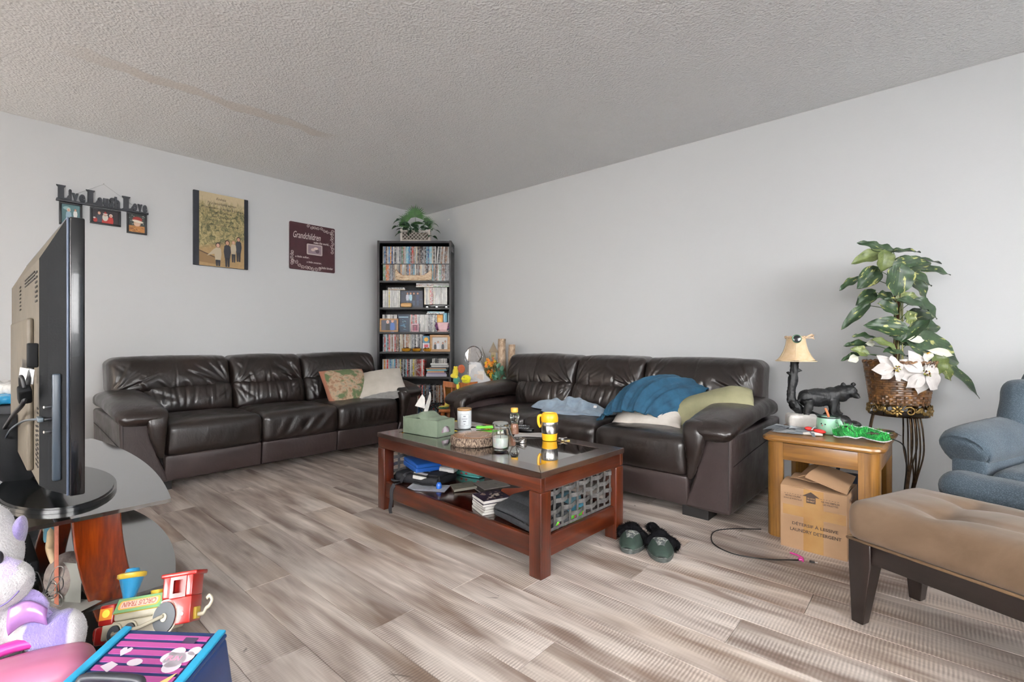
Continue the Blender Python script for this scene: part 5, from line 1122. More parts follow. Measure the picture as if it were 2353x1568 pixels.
M().grid(10, 8, lambda u, v: (bw/2-.16-.05*v+.02*u, -.02+.15*u, bh+.045+.03*u-.02*v), thick=.004).build('flap', M_CARD, bxo, 60)
tp = mat('packing_tape', '9c7547', .22, 'a58150', 8, coat=.8); M().box(-.035, .042, -bdp/2-.0008, -bdp/2-.0001, .0, bh-.002).build('tape', tp, bxo); M().box(-bw/2+.01, bw/2-.004, -bdp/2-.0012, -bdp/2-.0009, .15, .195).build('tape', tp, bxo)
fx = TR((0, -bdp/2-.0014, 0), (R(90), 0, 0)); m = M(); m.c('3c2c22')
def lett(m, s, x, z, w_, h_, xf, off=.0, **k): V, F = text(s, w_, h_, off=off, **k); m.add(V+np.array([x, z, 0]), F, xf)
lett(m, 'DÉTERSIF À LESSIVE', -.080, .108, .176, .0165, fx, .02); lett(m, 'LAUNDRY DETERGENT', -.088, .080, .196, .0145, fx, .02)
lett(m, 'NE PAS COUPER', -.108, .232, .062, .0075, fx, .02); lett(m, 'SOUS LE POINTILLÉ', -.114, .221, .072, .0075, fx, .02); lett(m, 'NE PAS EMPILER', .034, .231, .068, .0075, fx, .02); lett(m, 'LES PALETTES', .040, .220, .056, .0075, fx, .02)
for i in range(7): m.box(-.112+i*.0105, -.106+i*.0105, .2445, .246, 0, .0001, xf=fx); m.box(.030+i*.0105, .036+i*.0105, .2445, .246, 0, .0001, xf=fx)
m.poly([(-.040, .246), (-.006, .268), (.028, .246), (.012, .246), (.012, .218), (-.024, .218), (-.024, .246)], 0, fx); m.c('a98560'); lett(m, 'CE CÔTÉ', -.021, .2355, .030, .007, fx @ TR((0, 0, .0003)), .02); lett(m, 'EN HAUT', -.021, .224, .030, .007, fx @ TR((0, 0, .0003)), .02)
m.build('printing', M_PRT, bxo)
m = M(); m.c('3c2c22'); sxf = TR((bw/2+.0006, 0, 0), (R(90), 0, R(90))); lett(m, '4.43 KG', -.075, .235, .12, .016, sxf, .02); m.build('printing', M_PRT, bxo)
bg2 = thing('gym_bag', 'dark blue rounded bag on the floor behind the cardboard box', 'bag', (4.25, -.72, 0), R(5)); M().rb((0, 0, .14), (.20, .16, .28), .07, .02).build('body', mat('navy_fabric', '2b3444', .8, '323c4e', 30, bs=200), bg2, 180)
m = M(); m.tube([(-.05, 0, .27), (-.03, 0, .33), (.03, 0, .33), (.05, 0, .27)], .008, 8, smooth=6); m.build('handle', mat('navy_fabric', '2b3444'), bg2, 180)

# ---------------------------------------------------------------- plant stand, basket, artificial plant
PX, PY = 4.425, -.33
ps = thing('plant_stand', 'bronze wrought-iron plant stand with a leafy collar behind the oak table', 'plant stand', (PX, PY, 0), R(0)); M_BRZ = mat('dark_bronze', '3a2c20', .38, '5a4630', 40, metal=.8, bs=120, bstr=.2)
RZ = .545; m = M(); m.lathe([(.126, RZ), (.131, RZ), (.125, RZ+.006), (.120, RZ+.006)], 40); m.lathe([(.120, RZ+.066), (.125, RZ+.066), (.125, RZ+.072), (.120, RZ+.072)], 40); m.lathe([(0, RZ+.002), (.120, RZ+.002), (.120, RZ+.004), (0, RZ+.004)], 40)
m.build('collar_ring', M_BRZ, ps, 60)['label'] = 'two bronze hoops around the basket foot'
M_GLD = mat('antique_gold', '7a6238', .35, '9c7f4a', 80, metal=.8, bs=150, bstr=.3)
def rosette(a, z, kind):
    m = M(TR((.134*math.cos(a), .134*math.sin(a), z), (R(90), 0, a+R(90)), (1.35, 1.35, 1.2)))
    if kind == 0:
        for k in range(8): b_ = k*PI/4; m.ell((.013*math.cos(b_), .013*math.sin(b_), .002), (.009, .0055, .003), 8, 6, rot=(0, 0, b_))
        m.ell((0, 0, .004), (.006, .006, .004), 10, 6)
    elif kind == 1: m.tube([(.020*t_*math.cos(t_*9), .020*t_*math.sin(t_*9), .001) for t_ in np.linspace(.15, 1, 22)], .003, 6)
    else:
        for k in range(5): m.ell((-.016+.008*k, .008*math.sin(k*1.3), .003), (.012, .006, .003), 8, 6, rot=(0, 0, .7*k))
    return m
for i in range(16): rosette(2*PI*i/16, RZ+.033, (0, 1, 2)[i % 3]).build('rosette', M_GLD, ps, 180)
for i in range(14): a = 2*PI*(i+.5)/14; m = M(); m.cyl((.1305*math.cos(a), .1305*math.sin(a), RZ+.004), (.1305*math.cos(a), .1305*math.sin(a), RZ+.062), .0022, n=6); m.build('collar_bar', M_BRZ, ps, 180)
for k in range(3):
    a0 = R(-50+120*k)
    for dq in (-.24, -.08, .08, .24):
        a = a0+dq; pts = []
        for z, r_ in ((RZ, .112), (.47, .125), (.36, .128), (.24, .112), (.14, .085), (.06, .075), (.004, .115)):
            aa = a0+dq*(1 if z > .3 else .35); pts.append((r_*math.cos(aa), r_*math.sin(aa), z))
        m = M(); m.tube(pts, .0038, 7, smooth=5); m.build('leg_rod', M_BRZ, ps, 180)
basket_z = 0
bs_ = thing('basket', 'brown woven wicker basket seated in the bronze plant stand', 'basket', (PX, PY, RZ+.060), 0)
def rad(z): return .122+.028*(z/.205)
t = NT('wicker'); v = t.coord('Object'); t.l(t.ramp(t.noise(v, 34, 3), [(.3, '35210f'), (.5, '624021'), (.7, '906638')]), t.p.inputs['Base Color']); t.set(Roughness=.35, Coat_Weight=.4); M_WIC = t.m
NV_ = 26
for j in range(19):
    z = .008+j*.0116; m = M(); pts = []
    for q in range(NV_*2+1): a = PI*q/NV_; r_ = rad(z)+.0040*(1 if (q//1+j) % 2 else -1); pts.append((r_*math.cos(a), r_*math.sin(a), z))
    V = []; F = []
    for p in pts:
        rr = math.hypot(p[0], p[1]); ux, uy = p[0]/rr, p[1]/rr
        for dr, dz in ((-.0015, -.0060), (.0015, -.0052), (.0022, 0), (.0015, .0052), (-.0015, .0060)): V.append((p[0]+ux*dr, p[1]+uy*dr, p[2]+dz))
    for q in range(len(pts)-1):
        for k in range(4): F.append((q*5+k, (q+1)*5+k, (q+1)*5+k+1, q*5+k+1))
    m.add(V, F); m.build('weaver', M_WIC, bs_, 60)
for i in range(NV_): a = 2*PI*(i+.5)/NV_; m = M(); m.cyl((rad(0)*math.cos(a), rad(0)*math.sin(a), 0), (rad(.215)*math.cos(a), rad(.215)*math.sin(a), .218), .0042, n=5, cap=False); m.build('stake', M_WIC, bs_, 180)
m = M(); 
for ph in (0, PI): m.tube([((rad(.225)+.005*math.cos(a*14+ph))*math.cos(a), (rad(.225)+.005*math.cos(a*14+ph))*math.sin(a), .225+.005*math.sin(a*14+ph)) for a in np.linspace(0, 2*PI, 170)], .005, 6)
m.build('braided_rim', M_WIC, bs_, 180)
M().lathe([(0, .004), (.112, .004), (.138, .195), (0, .198)], 28).build('moss_filling', mat('moss', '3b3a24', .95, '2c2a1c', 60, bs=80), bs_, 60)
pn = thing('artificial_plant', 'tall artificial plant of variegated green leaves with white flowers in the basket', 'plant', (PX, PY, .733), 0)
M_PO = leafmat('pothos_leaf', '213322', '37502f', 'x', 'a0a060'); M_PO2 = leafmat('pothos_leaf_light', '4c5a30', '74804a', 'x', 'bdbb80'); M_STEM = mat('green_stem', '3c5a2a', .5)
rgt = Vector((.749, .6626, 0)); fwd = Vector((-.6626, .749, 0)); upv = Vector((0, 0, 1))
pole = M(); pole.tube([(-.012, 0, -.02), (-.010, 0, .2), (-.008, 0, .42), (-.012, 0, .55)], .013, 10, smooth=4); pole.build('moss_pole', mat('coir_pole', '3a1f14', .9, '5c3420', 60, bs=120), pn, 180)
for i in range(6):
    m = M(); a = i*1.05; m.tube([(.02*math.cos(a), .02*math.sin(a), -.02), (.018*math.cos(a+.6), .018*math.sin(a+.6), .25), (.016*math.cos(a+1.3), .016*math.sin(a+1.3), .5)], .0028, 6, smooth=5); m.build('vine', mat('pale_stem', '8a8a58', .6), pn, 180)
def pleaf(px, py, tx, ty, wd, dep=0.0, light=False, face=.5, fold=.22, droop=.12, mat_=None, name='leaf', heart=True, dd=0.0, tone=None):
    """leaf in the plane of the room seen from the seat: base (px,py), tip (tx,ty) in metres right/up of the basket axis; dep = depth of the base, dd = extra depth of the tip"""
    b0 = rgt*px+upv*py+fwd*dep; t0 = rgt*tx+upv*ty+fwd*(dep+dd); d = t0-b0; l = d.length; yv = d.normalized()
    nv = (-fwd*face+upv*(1-face)); nv = (nv-yv*nv.dot(yv)).normalized(); xv = yv.cross(nv).normalized()
    m = M(); f, nu, nvv = leaf_mesh(l*1.03, wd, fold, droop, heart, 9, 13, wav=.006 if heart else .003); m.grid(nu, nvv, f, thick=.0007)
    o = m.build(name, mat_ or (M_PO2 if light else M_PO), pn, 60); mt = Matrix((xv, yv, nv)).transposed().to_4x4(); mt.translation = b0; o.matrix_local = mt
    if name == 'leaf':
        s = M(); st = b0*1.0; z_ = min(max(py-.06, 0), .5); s.tube([(rgt*-.008+upv*z_), (rgt*px*.5+upv*(py*.6+z_*.4+.01)+fwd*dep*.5), st], .0018, 5, smooth=5); s.build('stalk', M_STEM, pn, 180)
    return o
KP = .00228   # metres per photo pixel at the plant, relative to (2048, 846)
def L_(a, b_, c, d, wd, **k): pleaf((a-2050)*KP, (846-b_)*KP, (c-2050)*KP, (846-d)*KP, wd*KP, **k)
for a in ((2012, 548, 1960, 520, 34, dict(dep=.0, face=.55)), (2012, 543, 2062, 530, 34, dict(dep=.03, face=.5, dd=.02)), (2045, 545, 2110, 538, 24, dict(dep=.02, face=.35)), (1998, 552, 1935, 570, 34, dict(light=True, dep=-.03, face=.6)), (1996, 552, 1992, 596, 40, dict(light=True, dep=-.06, face=.8)),
          (2060, 562, 2160, 560, 28, dict(dep=.02, face=.3)), (2090, 585, 2178, 592, 30, dict(dep=.0, face=.55)), (2030, 592, 2118, 566, 50, dict(dep=-.03, face=.6)), (2050, 600, 2118, 622, 46, dict(dep=-.04, face=.55)), (2018, 590, 2012, 652, 66, dict(dep=-.10, face=.85, fold=.1)),
          (1990, 590, 1950, 630, 44, dict(dep=-.02, face=.7)), (1962, 607, 1918, 630, 22, dict(dep=.02, face=.4)), (2095, 608, 2140, 650, 40, dict(dep=.05, face=.7)), (2000, 640, 1962, 668, 34, dict(dep=.03, face=.7)), (1990, 655, 2030, 655, 34, dict(dep=-.05, face=.5)),
          (2045, 658, 2098, 650, 30, dict(light=True, dep=-.01, face=.7)), (2030, 665, 2095, 680, 34, dict(dep=-.08, face=.5)), (2080, 665, 2135, 700, 42, dict(dep=-.03, face=.6)), (1975, 672, 1917, 722, 26, dict(dep=.0, face=.45)), (1985, 672, 2030, 690, 40, dict(dep=-.07, face=.7)),
          (2050, 690, 2058, 718, 30, dict(light=True, dep=-.06, face=.85)), (2038, 728, 1958, 716, 46, dict(dep=-.06, face=.75)), (2052, 752, 2112, 700, 30, dict(dep=-.03, face=.4)), (2085, 700, 2150, 690, 40, dict(dep=.03, face=.6)), (2100, 728, 2165, 716, 44, dict(dep=.04, face=.6)),
          (2075, 760, 2195, 800, 82, dict(dep=-.02, face=.7, fold=.15)), (2060, 760, 2150, 735, 40, dict(dep=.02, face=.5)), (1990, 748, 1945, 740, 22, dict(dep=.0, face=.4)), (1975, 755, 2035, 775, 26, dict(light=True, dep=-.06, face=.5)), (1985, 765, 1932, 762, 24, dict(dep=.02, face=.5)),
          (1965, 785, 1932, 772, 26, dict(light=True, dep=-.03, face=.7)), (1960, 785, 1917, 798, 16, dict(dep=.0, face=.5)), (1995, 780, 2045, 785, 26, dict(dep=-.08, face=.4)), (2120, 802, 2200, 822, 22, dict(dep=-.02, face=.5)), (2130, 806, 2238, 880, 38, dict(dep=-.04, face=.55, heart=False)),
          (2100, 790, 2108, 833, 40, dict(light=True, dep=-.10, face=.8)), (2118, 808, 2150, 845, 30, dict(light=True, dep=-.07, face=.8)), (2020, 745, 2050, 760, 24, dict(dep=-.04, face=.5))): L_(*a[:5], **a[5])
M_PET = mat('white_petal', 'cfc8c4', .75, 'ded9d5', 30, bs=70, bstr=.4, bd=.003); M_CALLA = mat('calla_cream', 'dcdccb', .5, 'e3e2d3', 20)
def flower(cx, cy, r_, n, seed):
    rs = random.Random(seed); c0 = ((cx-2050)*KP, (846-cy)*KP)
    for i in range(n):
        a = 2*PI*i/n+rs.uniform(-.2, .2); l = r_*KP*rs.uniform(.85, 1.12); pleaf(c0[0], c0[1], c0[0]+math.cos(a)*l, c0[1]+math.sin(a)*l, l*.72, dep=-.165-.01*(i % 2), face=.9, fold=.12, droop=.16, mat_=M_PET, name='petal', heart=False, dd=.03+.02*math.sin(a))
    m = M(); b0 = rgt*c0[0]+upv*c0[1]-fwd*.182
    for k in range(22): q = b0+rgt*rs.uniform(-.014, .014)+upv*rs.uniform(-.014, .014)-fwd*rs.uniform(0, .012); m.c(rs.choice(['6f7a30', 'a08a30', 'c7b25a', '5a3020'])).ell(tuple(q), (.0035, .0035, .0035), 6, 5)
    m.build('flower_centre', M_PRT, pn, 180)
flower(1981, 816, 37, 6, 1); flower(2046, 826, 50, 8, 2)
for (a, b_, c, d, wd, dp) in ((2060, 782, 2072, 802, 30, -.13), (2078, 776, 2145, 786, 20, -.10), (1950, 792, 1926, 801, 20, -.02), (1962, 762, 1985, 760, 16, -.03), (2052, 752, 2095, 752, 18, -.05)): pleaf((a-2050)*KP, (846-b_)*KP, (c-2050)*KP, (846-d)*KP, wd*KP, dep=dp, face=.8, mat_=M_CALLA, name='spathe', heart=False)
m = M(); q0 = rgt*((2062-2050)*KP)+upv*((846-783)*KP)-fwd*.145; m.cyl(tuple(q0), tuple(q0+rgt*.012+upv*.006-fwd*.004), .004, .002); m.build('spadix', mat('orange_yellow', 'd9a53a', .6), pn, 180)

# ---------------------------------------------------------------- tan bench and blue armchair
M_SUE = NT('tan_suede'); v = M_SUE.coord('Object'); M_SUE.l(M_SUE.ramp(M_SUE.noise(v, 5, 4, .6, .5), [(.3, '5c4835'), (.55, '6b5643'), (.8, '7a6552')]), M_SUE.p.inputs['Base Color']); M_SUE.set(Roughness=.9, Sheen_Weight=.12, Sheen_Roughness=.5)
M_SUE.l(M_SUE.bump(M_SUE.noise(v, 160, 3), .15, .002), M_SUE.p.inputs['Normal']); M_SUE = M_SUE.m
BAN = R(-23.5); ob = thing('bench', 'tan suede tufted bench with dark tapered wooden legs in front of blue armchair', 'bench', (4.352, -1.672, 0), BAN)   # origin: near-left corner; x along the bench, y across
BL, BW, BZ0, BZ1 = 1.22, .405, .275, .402
TF = [(.22+.30*i, .12+.17*j) for i in range(4) for j in range(2)]
def bcush(P, N):
    P = P.copy(); x = P[:, 0]+BL/2; y = P[:, 1]+BW/2; top = np.clip(N[:, 2], 0, 1); d = np.zeros(len(P))
    for tx, ty in TF: d -= .020*np.exp(-(np.hypot(x-tx, y-ty)/.05)**2)
    for tx in (.22, .52, .82, 1.12): d -= .006*np.exp(-((x-tx)/.018)**2)*(np.abs(y-.2) < .16)
    for ty in (.12, .29): d -= .010*np.exp(-((y-ty-.004*np.sin(x*20))/.015)**2)*np.clip((x-.05)/.1, 0, 1)
    dome = .020*np.cos(np.clip((x-BL/2)/(BL/2), -1, 1)*PI/2)**.35*np.cos(np.clip((y-BW/2)/(BW/2), -1, 1)*PI/2)**.5
    P[:, 2] += top*(dome+d+.002*nz(P, 22, 5)); P[:, 1] -= np.clip(-N[:, 1], 0, 1)*(.006+.003*nz(P, 10, 6)); return P
M().rb((BL/2, BW/2, (BZ0+BZ1)/2), (BL, BW, BZ1-BZ0), .035, .018, bcush).build('cushion', M_SUE, ob, 180)
m = M(); m.tube([(.004, .004, BZ0+.004), (BL-.004, .004, BZ0+.004)], .005, 6); m.tube([(.004, .004, BZ0+.004), (.004, BW-.004, BZ0+.004)], .005, 6); m.build('welt', mat('tan_welt', '7a6147', .8), ob, 180)
M_ESP = wood('espresso_wood', '120b09', '1c110e', '2a1a15', axis=0, rough=.35, coat=.3); M_ESPZ = wood('espresso_leg', '120b09', '1c110e', '2a1a15', axis=2, rough=.35, coat=.3)
for y in (.012, BW-.037): M().box(.075, BL-.075, y, y+.025, BZ0-.062, BZ0-.001, bev=.002).build('rail', M_ESP, ob, 40)
for x in (.012, BL-.037): M().box(x, x+.025, .075, BW-.075, BZ0-.062, BZ0-.001, bev=.002).build('rail', M_ESP, ob, 40)
for sx in (0, 1):
    for sy in (0, 1):
        a, b_, c, d_ = (.006, .074, .012, .050)
        V = [(x, y, z) for z, k in ((0, 1), (BZ0-.075, 0), (BZ0-.001, 0)) for x, y in (((.012, .012), (.048, .012), (.048, .048), (.012, .048)) if k else ((.006, .006), (.074, .006), (.074, .074), (.006, .074)))]
        V = [((BL-x) if sx else x, (BW-y) if sy else y, z) for x, y, z in V]; F = [(3, 2, 1, 0), (8, 9, 10, 11)]+[(i*4+k, i*4+(k+1) % 4, i*4+4+(k+1) % 4, i*4+4+k) for i in range(2) for k in range(4)]
        if sx != sy: F = [f[::-1] for f in F]
        o = M().add(V, F).build('leg', M_ESPZ, ob, 30); bv = o.modifiers.new('b', 'BEVEL'); bv.width = .003; bv.segments = 2
t = NT('blue_upholstery'); v = t.coord('Object'); wv = t.n('ShaderNodeTexWave', i_Scale=55, i_Distortion=6, i_Detail=2, i_Detail_Scale=3, bands_direction='DIAGONAL'); t.l(v, wv.inputs[0])
c0 = t.ramp(t.noise(v, 4, 3), [(.3, '323e48'), (.7, '414e58')]); t.l(t.mix(c0, H('62707a'), t.math('MULTIPLY', t.ramp(t.noise(v, 260, 2), [(.5, (0, 0, 0, 1)), (.6, (1, 1, 1, 1))]), .35)), t.p.inputs['Base Color']); t.set(Roughness=.95, Sheen_Weight=.12)
t.l(t.bump(t.math('ADD', wv.outputs[1], t.noise(v, 240, 3)), .35, .003), t.p.inputs['Normal']); M_UPH = t.m
ac_ = thing('armchair', 'blue-grey fabric armchair with rolled arms at the right edge behind the bench', 'armchair', (4.585, -1.07, 0), R(-22))   # origin: front-left corner, x along the front, y to the back
AW, AD = .86, .82
def soft(seed, amp, f=14):
    def fn(P, N): return P+N*(amp*nz(P, f, seed))[:, None]
    return fn
M().box(.06, AW-.06, .06, AD, .04, .30, bev=.03).build('base', M_UPH, ac_, 60)
for x in (.08, AW-.08):
    for y in (.1, AD-.08): M().cyl((x, y, 0), (x, y, .04), .025).build('foot', M_ESPZ, ac_, 40)
def armr(s):
    x = .075 if s < 0 else AW-.075
    M().box(x-.055, x+.055, .05, AD-.08, .12, .48, bev=.015).build('arm_side', M_UPH, ac_, 60)
    m = M(); m.tube([(x-(.015 if s < 0 else -.015), y, z) for y, z in ((.035, .505), (.045, .51), (.08, .52), (.25, .525), (.45, .53), (.62, .55))], [.03, .062, .075, .078, .078, .07], 20, smooth=5, flat=1.15)
    V = np.concatenate(m.V); d = .004*nz(V, 24, 3); m.V = [V+np.stack([d, d*0, d], 1)]; m.build('arm_roll', M_UPH, ac_, 180)
armr(-1); armr(1)
m = M(); M().rb((AW/2, .33, .385), (AW-.26, .62, .16), .06, .02, soft(4, .005)).build('seat_cushion', M_UPH, ac_, 180)
def fr(P, N):
    P = P.copy(); P += N*(.004*nz(P, 16, 8))[:, None]; return P
M().rb((AW/2+.01, -.005, .378), (AW-.01, .15, .125), .066, .015, fr).build('front_roll', M_UPH, ac_, 180)
M().rb((AW/2, -.0, .19), (AW-.06, .08, .24), .03, .02, soft(6, .003)).build('footrest_panel', M_UPH, ac_, 180)
def bk_(P, N):
    P = P.copy(); z = P[:, 2]; P[:, 1] += np.clip(z+.1, 0, 1)*.28; x = P[:, 0]; P[:, 0] = x*(1-.20*np.clip(z/.3, 0, 1)**3); d = .006*nz(P, 14, 7)-.02*np.exp(-((z-.05)/.02)**2)*np.clip(-N[:, 1], 0, 1)*(np.abs(x) < .26); P += N*d[:, None]; return P
M().rb((AW/2, AD-.24, .62), (.78, .24, .66), .10, .018, bk_).build('backrest', M_UPH, ac_, 180)
for s in (-1, 1):
    def wg(P, N, s=s): P = P.copy(); P[:, 1] += np.clip(P[:, 2]+.1, 0, 1)*.22; return P+N*(.005*nz(P, 18, 9))[:, None]
    M().rb((AW/2+s*.36, AD-.30, .60), (.11, .22, .34), .055, .016, wg).build('wing', M_UPH, ac_, 180)
mm_ = M(); mm_.tube([(AW/2-.20, AD-.37, .45), (AW/2-.22, AD-.31, .70), (AW/2-.18, AD-.22, .90)], .006, 6, smooth=6); mm_.build('back_welt', M_UPH, ac_, 180)

# ---------------------------------------------------------------- slippers
M_FUR = mat('black_fur', '060607', .9, '0e0e11', 40, spec=.1); M_GRS = mat('dark_green_suede', '17261f', .8, '22332b', 30, bs=120, bstr=.2); M_MED = mat('grey_beaded', '3a3f40', .6, '9a9a96', 70, bs=160, bstr=.6, amt=(.45, .6)); M_SOLE = mat('rubber_sole', '2a2d2c', .7, '4c504d', 40)
def slipper(label, loc, rz, fur, seed):
    t = thing('slipper', label, 'slipper', loc, rz, 'pair of black fur-trimmed slippers'); rs = np.random.RandomState(seed)
    # toe towards -y, opening towards +y
    def sole(z): return [(.056*math.cos(a)*(1-.12*max(0, math.sin(a))), .040+.115*math.sin(a)-.02, z) for a in np.linspace(0, 2*PI, 33)[:-1]]
    n = 32; V = sole(0)+[(x*1.04, y*1.02, .006) for x, y, z in sole(0)]+[(x*1.04, y*1.02, .016) for x, y, z in sole(0)]+[(x*.98, y*.98, .018) for x, y, z in sole(0)]
    F = [(i*n+k, i*n+(k+1) % n, (i+1)*n+(k+1) % n, (i+1)*n+k) for i in range(3) for k in range(n)]+[tuple(range(n))[::-1], tuple(range(3*n, 4*n))]; M().add(V, F).build('sole', M_SOLE, t, 40)
    def up(u, v):  # u across, v from toe to instep
        a = (u-.5)*PI; y0 = -.090+.105*v; half = .057*np.sqrt(np.clip(1-((y0-.02)/.118)**2, 0, 1)); h = .012+.050*np.sin(np.clip(v, 0, 1)*PI/2)**.7
        return np.sin(a)*half*1.02, y0-.004*np.cos(a), .016+h*np.cos(a)**.75*.9
    M().grid(28, 18, up, thick=.003).build('vamp', M_GRS, t, 180)
    def md(u, v): x, y, z = up(.22+.56*u, .38+.58*v); k = 1-(1-v)*.35; return x*k*.95, y, z+.0022+.001*np.sin(u*PI)
    M().grid(14, 10, md, thick=.0016).build('beaded_panel', M_MED, t, 180)
    m = M(); m.c('b9b5a5'); x0, y0, z0 = [float(q) for q in up(np.array([.5]), np.array([.66]))]; q = TR((x0, y0, z0+.0052), (R(-24), 0, R(4))); m.poly([(-.014, 0), (-.006, .004), (0, .013), (.006, .004), (.014, 0), (.006, -.004), (0, -.013), (-.006, -.004)], 0, q, h=.0012); m.c('23262a')
    for k in (-1, 0, 1): m.disc(k*.004, k*.0045, .0018, .0018, .0015, 8, q)
    m.build('diamond_motif', M_PRT, t)
    m = M(); m.tube([(x, y, .019) for x, y, z in sole(0)]+[(sole(0)[0][0], sole(0)[0][1], .019)], .0035, 6); m.build('toe_welt', mat('grey_stitch', '6d706c', .7, '2c2f2d', 120), t, 180)
    m = M(); ctrl = [(-.048, .0, .030), (-.040, .012, .060), (0, .018, .080), (.040, .012, .060), (.048, .0, .030)]+fur
    P, _ = catmull([Vector(p) for p in ctrl], 8); rr = [.020+.005*math.sin(i*.5) for i in range(len(P))]; m.tube([tuple(p) for p in P], rr, 10)
    for i in range(2300):
        k = rs.randint(len(P)); p = np.array(P[k]); d_ = rs.normal(size=3); d_ /= np.linalg.norm(d_); b0 = p+d_*rr[k]*.8; tip = p+d_*(rr[k]+rs.uniform(.006, .014))+np.array([0, 0, -.003]); s_ = np.cross(d_, rs.normal(size=3)); s_ = s_/np.linalg.norm(s_)*.0013
        m.add([b0-s_, b0+s_, tip], [(0, 1, 2)])
    m.build('fur_trim', M_FUR, t)['kind'] = 'stuff'; return t
slipper('black fur-trimmed green slipper nearer the coffee table', (3.535, -1.615, .0005), R(14), [(-.052, .03, .045), (-.05, .06, .055), (-.02, .085, .05), (.0, .09, .03)], 1)
slipper('black fur-trimmed slipper on the right of the pair, heel fur spread outward', (3.665, -1.605, .0005), R(28), [(.062, .02, .034), (.062, .05, .030), (.045, .075, .028), (-.02, .085, .075), (-.05, .07, .085)], 2)

# ---------------------------------------------------------------- soft things on the sofas
def orient(o, loc, x, n):
    x = Vector(x).normalized(); n = Vector(n); n = (n-x*n.dot(x)).normalized(); y = n.cross(x); mt = Matrix((x, y, n)).transposed().to_4x4(); mt.translation = loc; o.matrix_world = mt; return o
def cushion(name, label, loc, x, n, w_, h_, t_, mat_, seed, pinch=.06, wr=.004, group=None, cat='cushion', round_=0):
    V, F = pillow(w_, h_, t_, seed, pinch, 46, 40, wr, round_); o = M().add(V, F).build(name, mat_, None, 180, weld=True); orient(o, loc, x, n); tag(o, label, cat, group); return o
M_OLV = mat('olive_cotton', '807d60', .85, '8e8a6c', 8, bs=140, bstr=.15); M_CRM = mat('cream_linen', 'c4bdb2', .85, 'cfc8be', 10, bs=120, bstr=.2)
cushion('bed_pillow', 'long olive-green pillow lying across the seat and near arm of right sofa', (3.535, -.70, .520), (.92, .06, .34), (-.30, -.66, .68), .56, .24, .20, M_OLV, 3, .0, .008, round_=1)
cushion('bed_pillow', 'white pillow squashed under the teal blanket and olive pillow', (3.22, -.80, .475), (.92, .1, .10), (-.1, -.5, .86), .46, .30, .12, mat('stained_white', 'c9bfb4', .85, 'd8d1c8', 9, bs=90, bstr=.3), 5, .08, .010)
tapes = NT('tapestry'); v = tapes.coord('Object'); n1 = tapes.noise(v, 9, 4, .6, .5); sep = tapes.n('ShaderNodeSeparateXYZ'); tapes.l(v, sep.inputs[0])
tapes.l(tapes.mix(tapes.mix(tapes.ramp(tapes.noise(v, 26, 3), [(.35, '93735d'), (.5, 'b39a80'), (.65, '8f8a78')]), H('5f6f4c'), tapes.ramp(n1, [(.5, (0, 0, 0, 1)), (.58, (1, 1, 1, 1))])), H('a4705a'), tapes.ramp(tapes.math('ABSOLUTE', sep.outputs[2]), [(.03, (1, 1, 1, 1)), (.035, (0, 0, 0, 1))])), tapes.p.inputs['Base Color']); tapes.set(Roughness=.9); tapes.l(tapes.bump(tapes.noise(v, 250, 2), .4, .002), tapes.p.inputs['Normal'])
cushion('throw_pillow', 'rose and green landscape tapestry pillow propped on the left sofa', (.655, -1.40, .535), (.10, 1, .02), (.70, -.26, .60), .40, .37, .17, tapes.m, 7, .04, .003)
cushion('throw_pillow', 'cream pillow with a grey edge band leaning on left sofa arm', (.73, -1.135, .540), (.46, .80, .16), (.40, -.30, .86), .48, .40, .17, M_CRM, 9, .05, .007)
bd_ = M(); bd_.grid(30, 4, lambda u, v: ((u-.5)*.45, -.205+.012*np.cos((u-.5)*5)-.004+.003*np.sin(u*40), (v-.5)*.085*(1-.6*np.abs(2*u-1)**4)), thick=.006); gb = bd_.build('side_band', mat('silver_grey_fabric', '9a9895', .6, 'aaa8a4', 30, bs=90, bstr=.3), None, 60)
gb.parent = bpy.data.objects['throw_pillow.001']
tb_m = NT('teal_fleece'); v = tb_m.coord('Object'); tb_m.l(tb_m.ramp(tb_m.noise(v, 14, 4), [(.3, '10344a'), (.7, '1c4c66')]), tb_m.p.inputs['Base Color']); tb_m.set(Roughness=.9, Sheen_Weight=.3, Sheen_Roughness=.4); tb_m.p.inputs['Sheen Tint'].default_value = H('4a7f9c')
tb_m.l(tb_m.bump(tb_m.noise(v, 190, 3), .4, .003), tb_m.p.inputs['Normal'])
A, B, C_, D = [np.array(q) for q in ((2.955, -.955, .425), (3.36, -.86, .46), (3.07, -.40, .62), (3.50, -.50, .63))]
def tealf(u, v):
    u_ = u[:, None]; v_ = v[:, None]; P = (A*(1-u_)+B*u_)*(1-v_)+(C_*(1-u_)+D*u_)*v_
    nrm = np.array([-.12, -.72, .68]); bul = .15*np.sin(PI*np.clip(u*.96+.02, 0, 1))**.75*np.sin(PI*np.clip(v*.86+.1, 0, 1))**.7+.03*np.sin(PI*u)
    q_ = u*19+v*4-u*v*7; fold = .024*(1-np.abs(np.sin(q_+.7*np.sin(v*4))))**1.3+.012*(1-np.abs(np.sin(q_*2.3+1+np.sin(u*6))))**1.5*(1-.4*v)+.004*nz(P, 30, 4)
    P = P+nrm*(bul+fold)[:, None]; P[:, 2] += .03*np.sin(PI*u)*v-.02*(u > .9)*(u-.9)*10*(1-v); P[:, 0] += -.05*np.sin(PI*v)*(1-u)+.03*np.sin(PI*v)*u
    return P[:, 0], P[:, 1], P[:, 2]
bl = M(); bl.grid(80, 64, tealf, thick=.012); bl = bl.build('blanket', tb_m.m, None, 180); tag(bl, 'dark teal fleece blanket draped over the pillows on the right sofa', 'blanket')
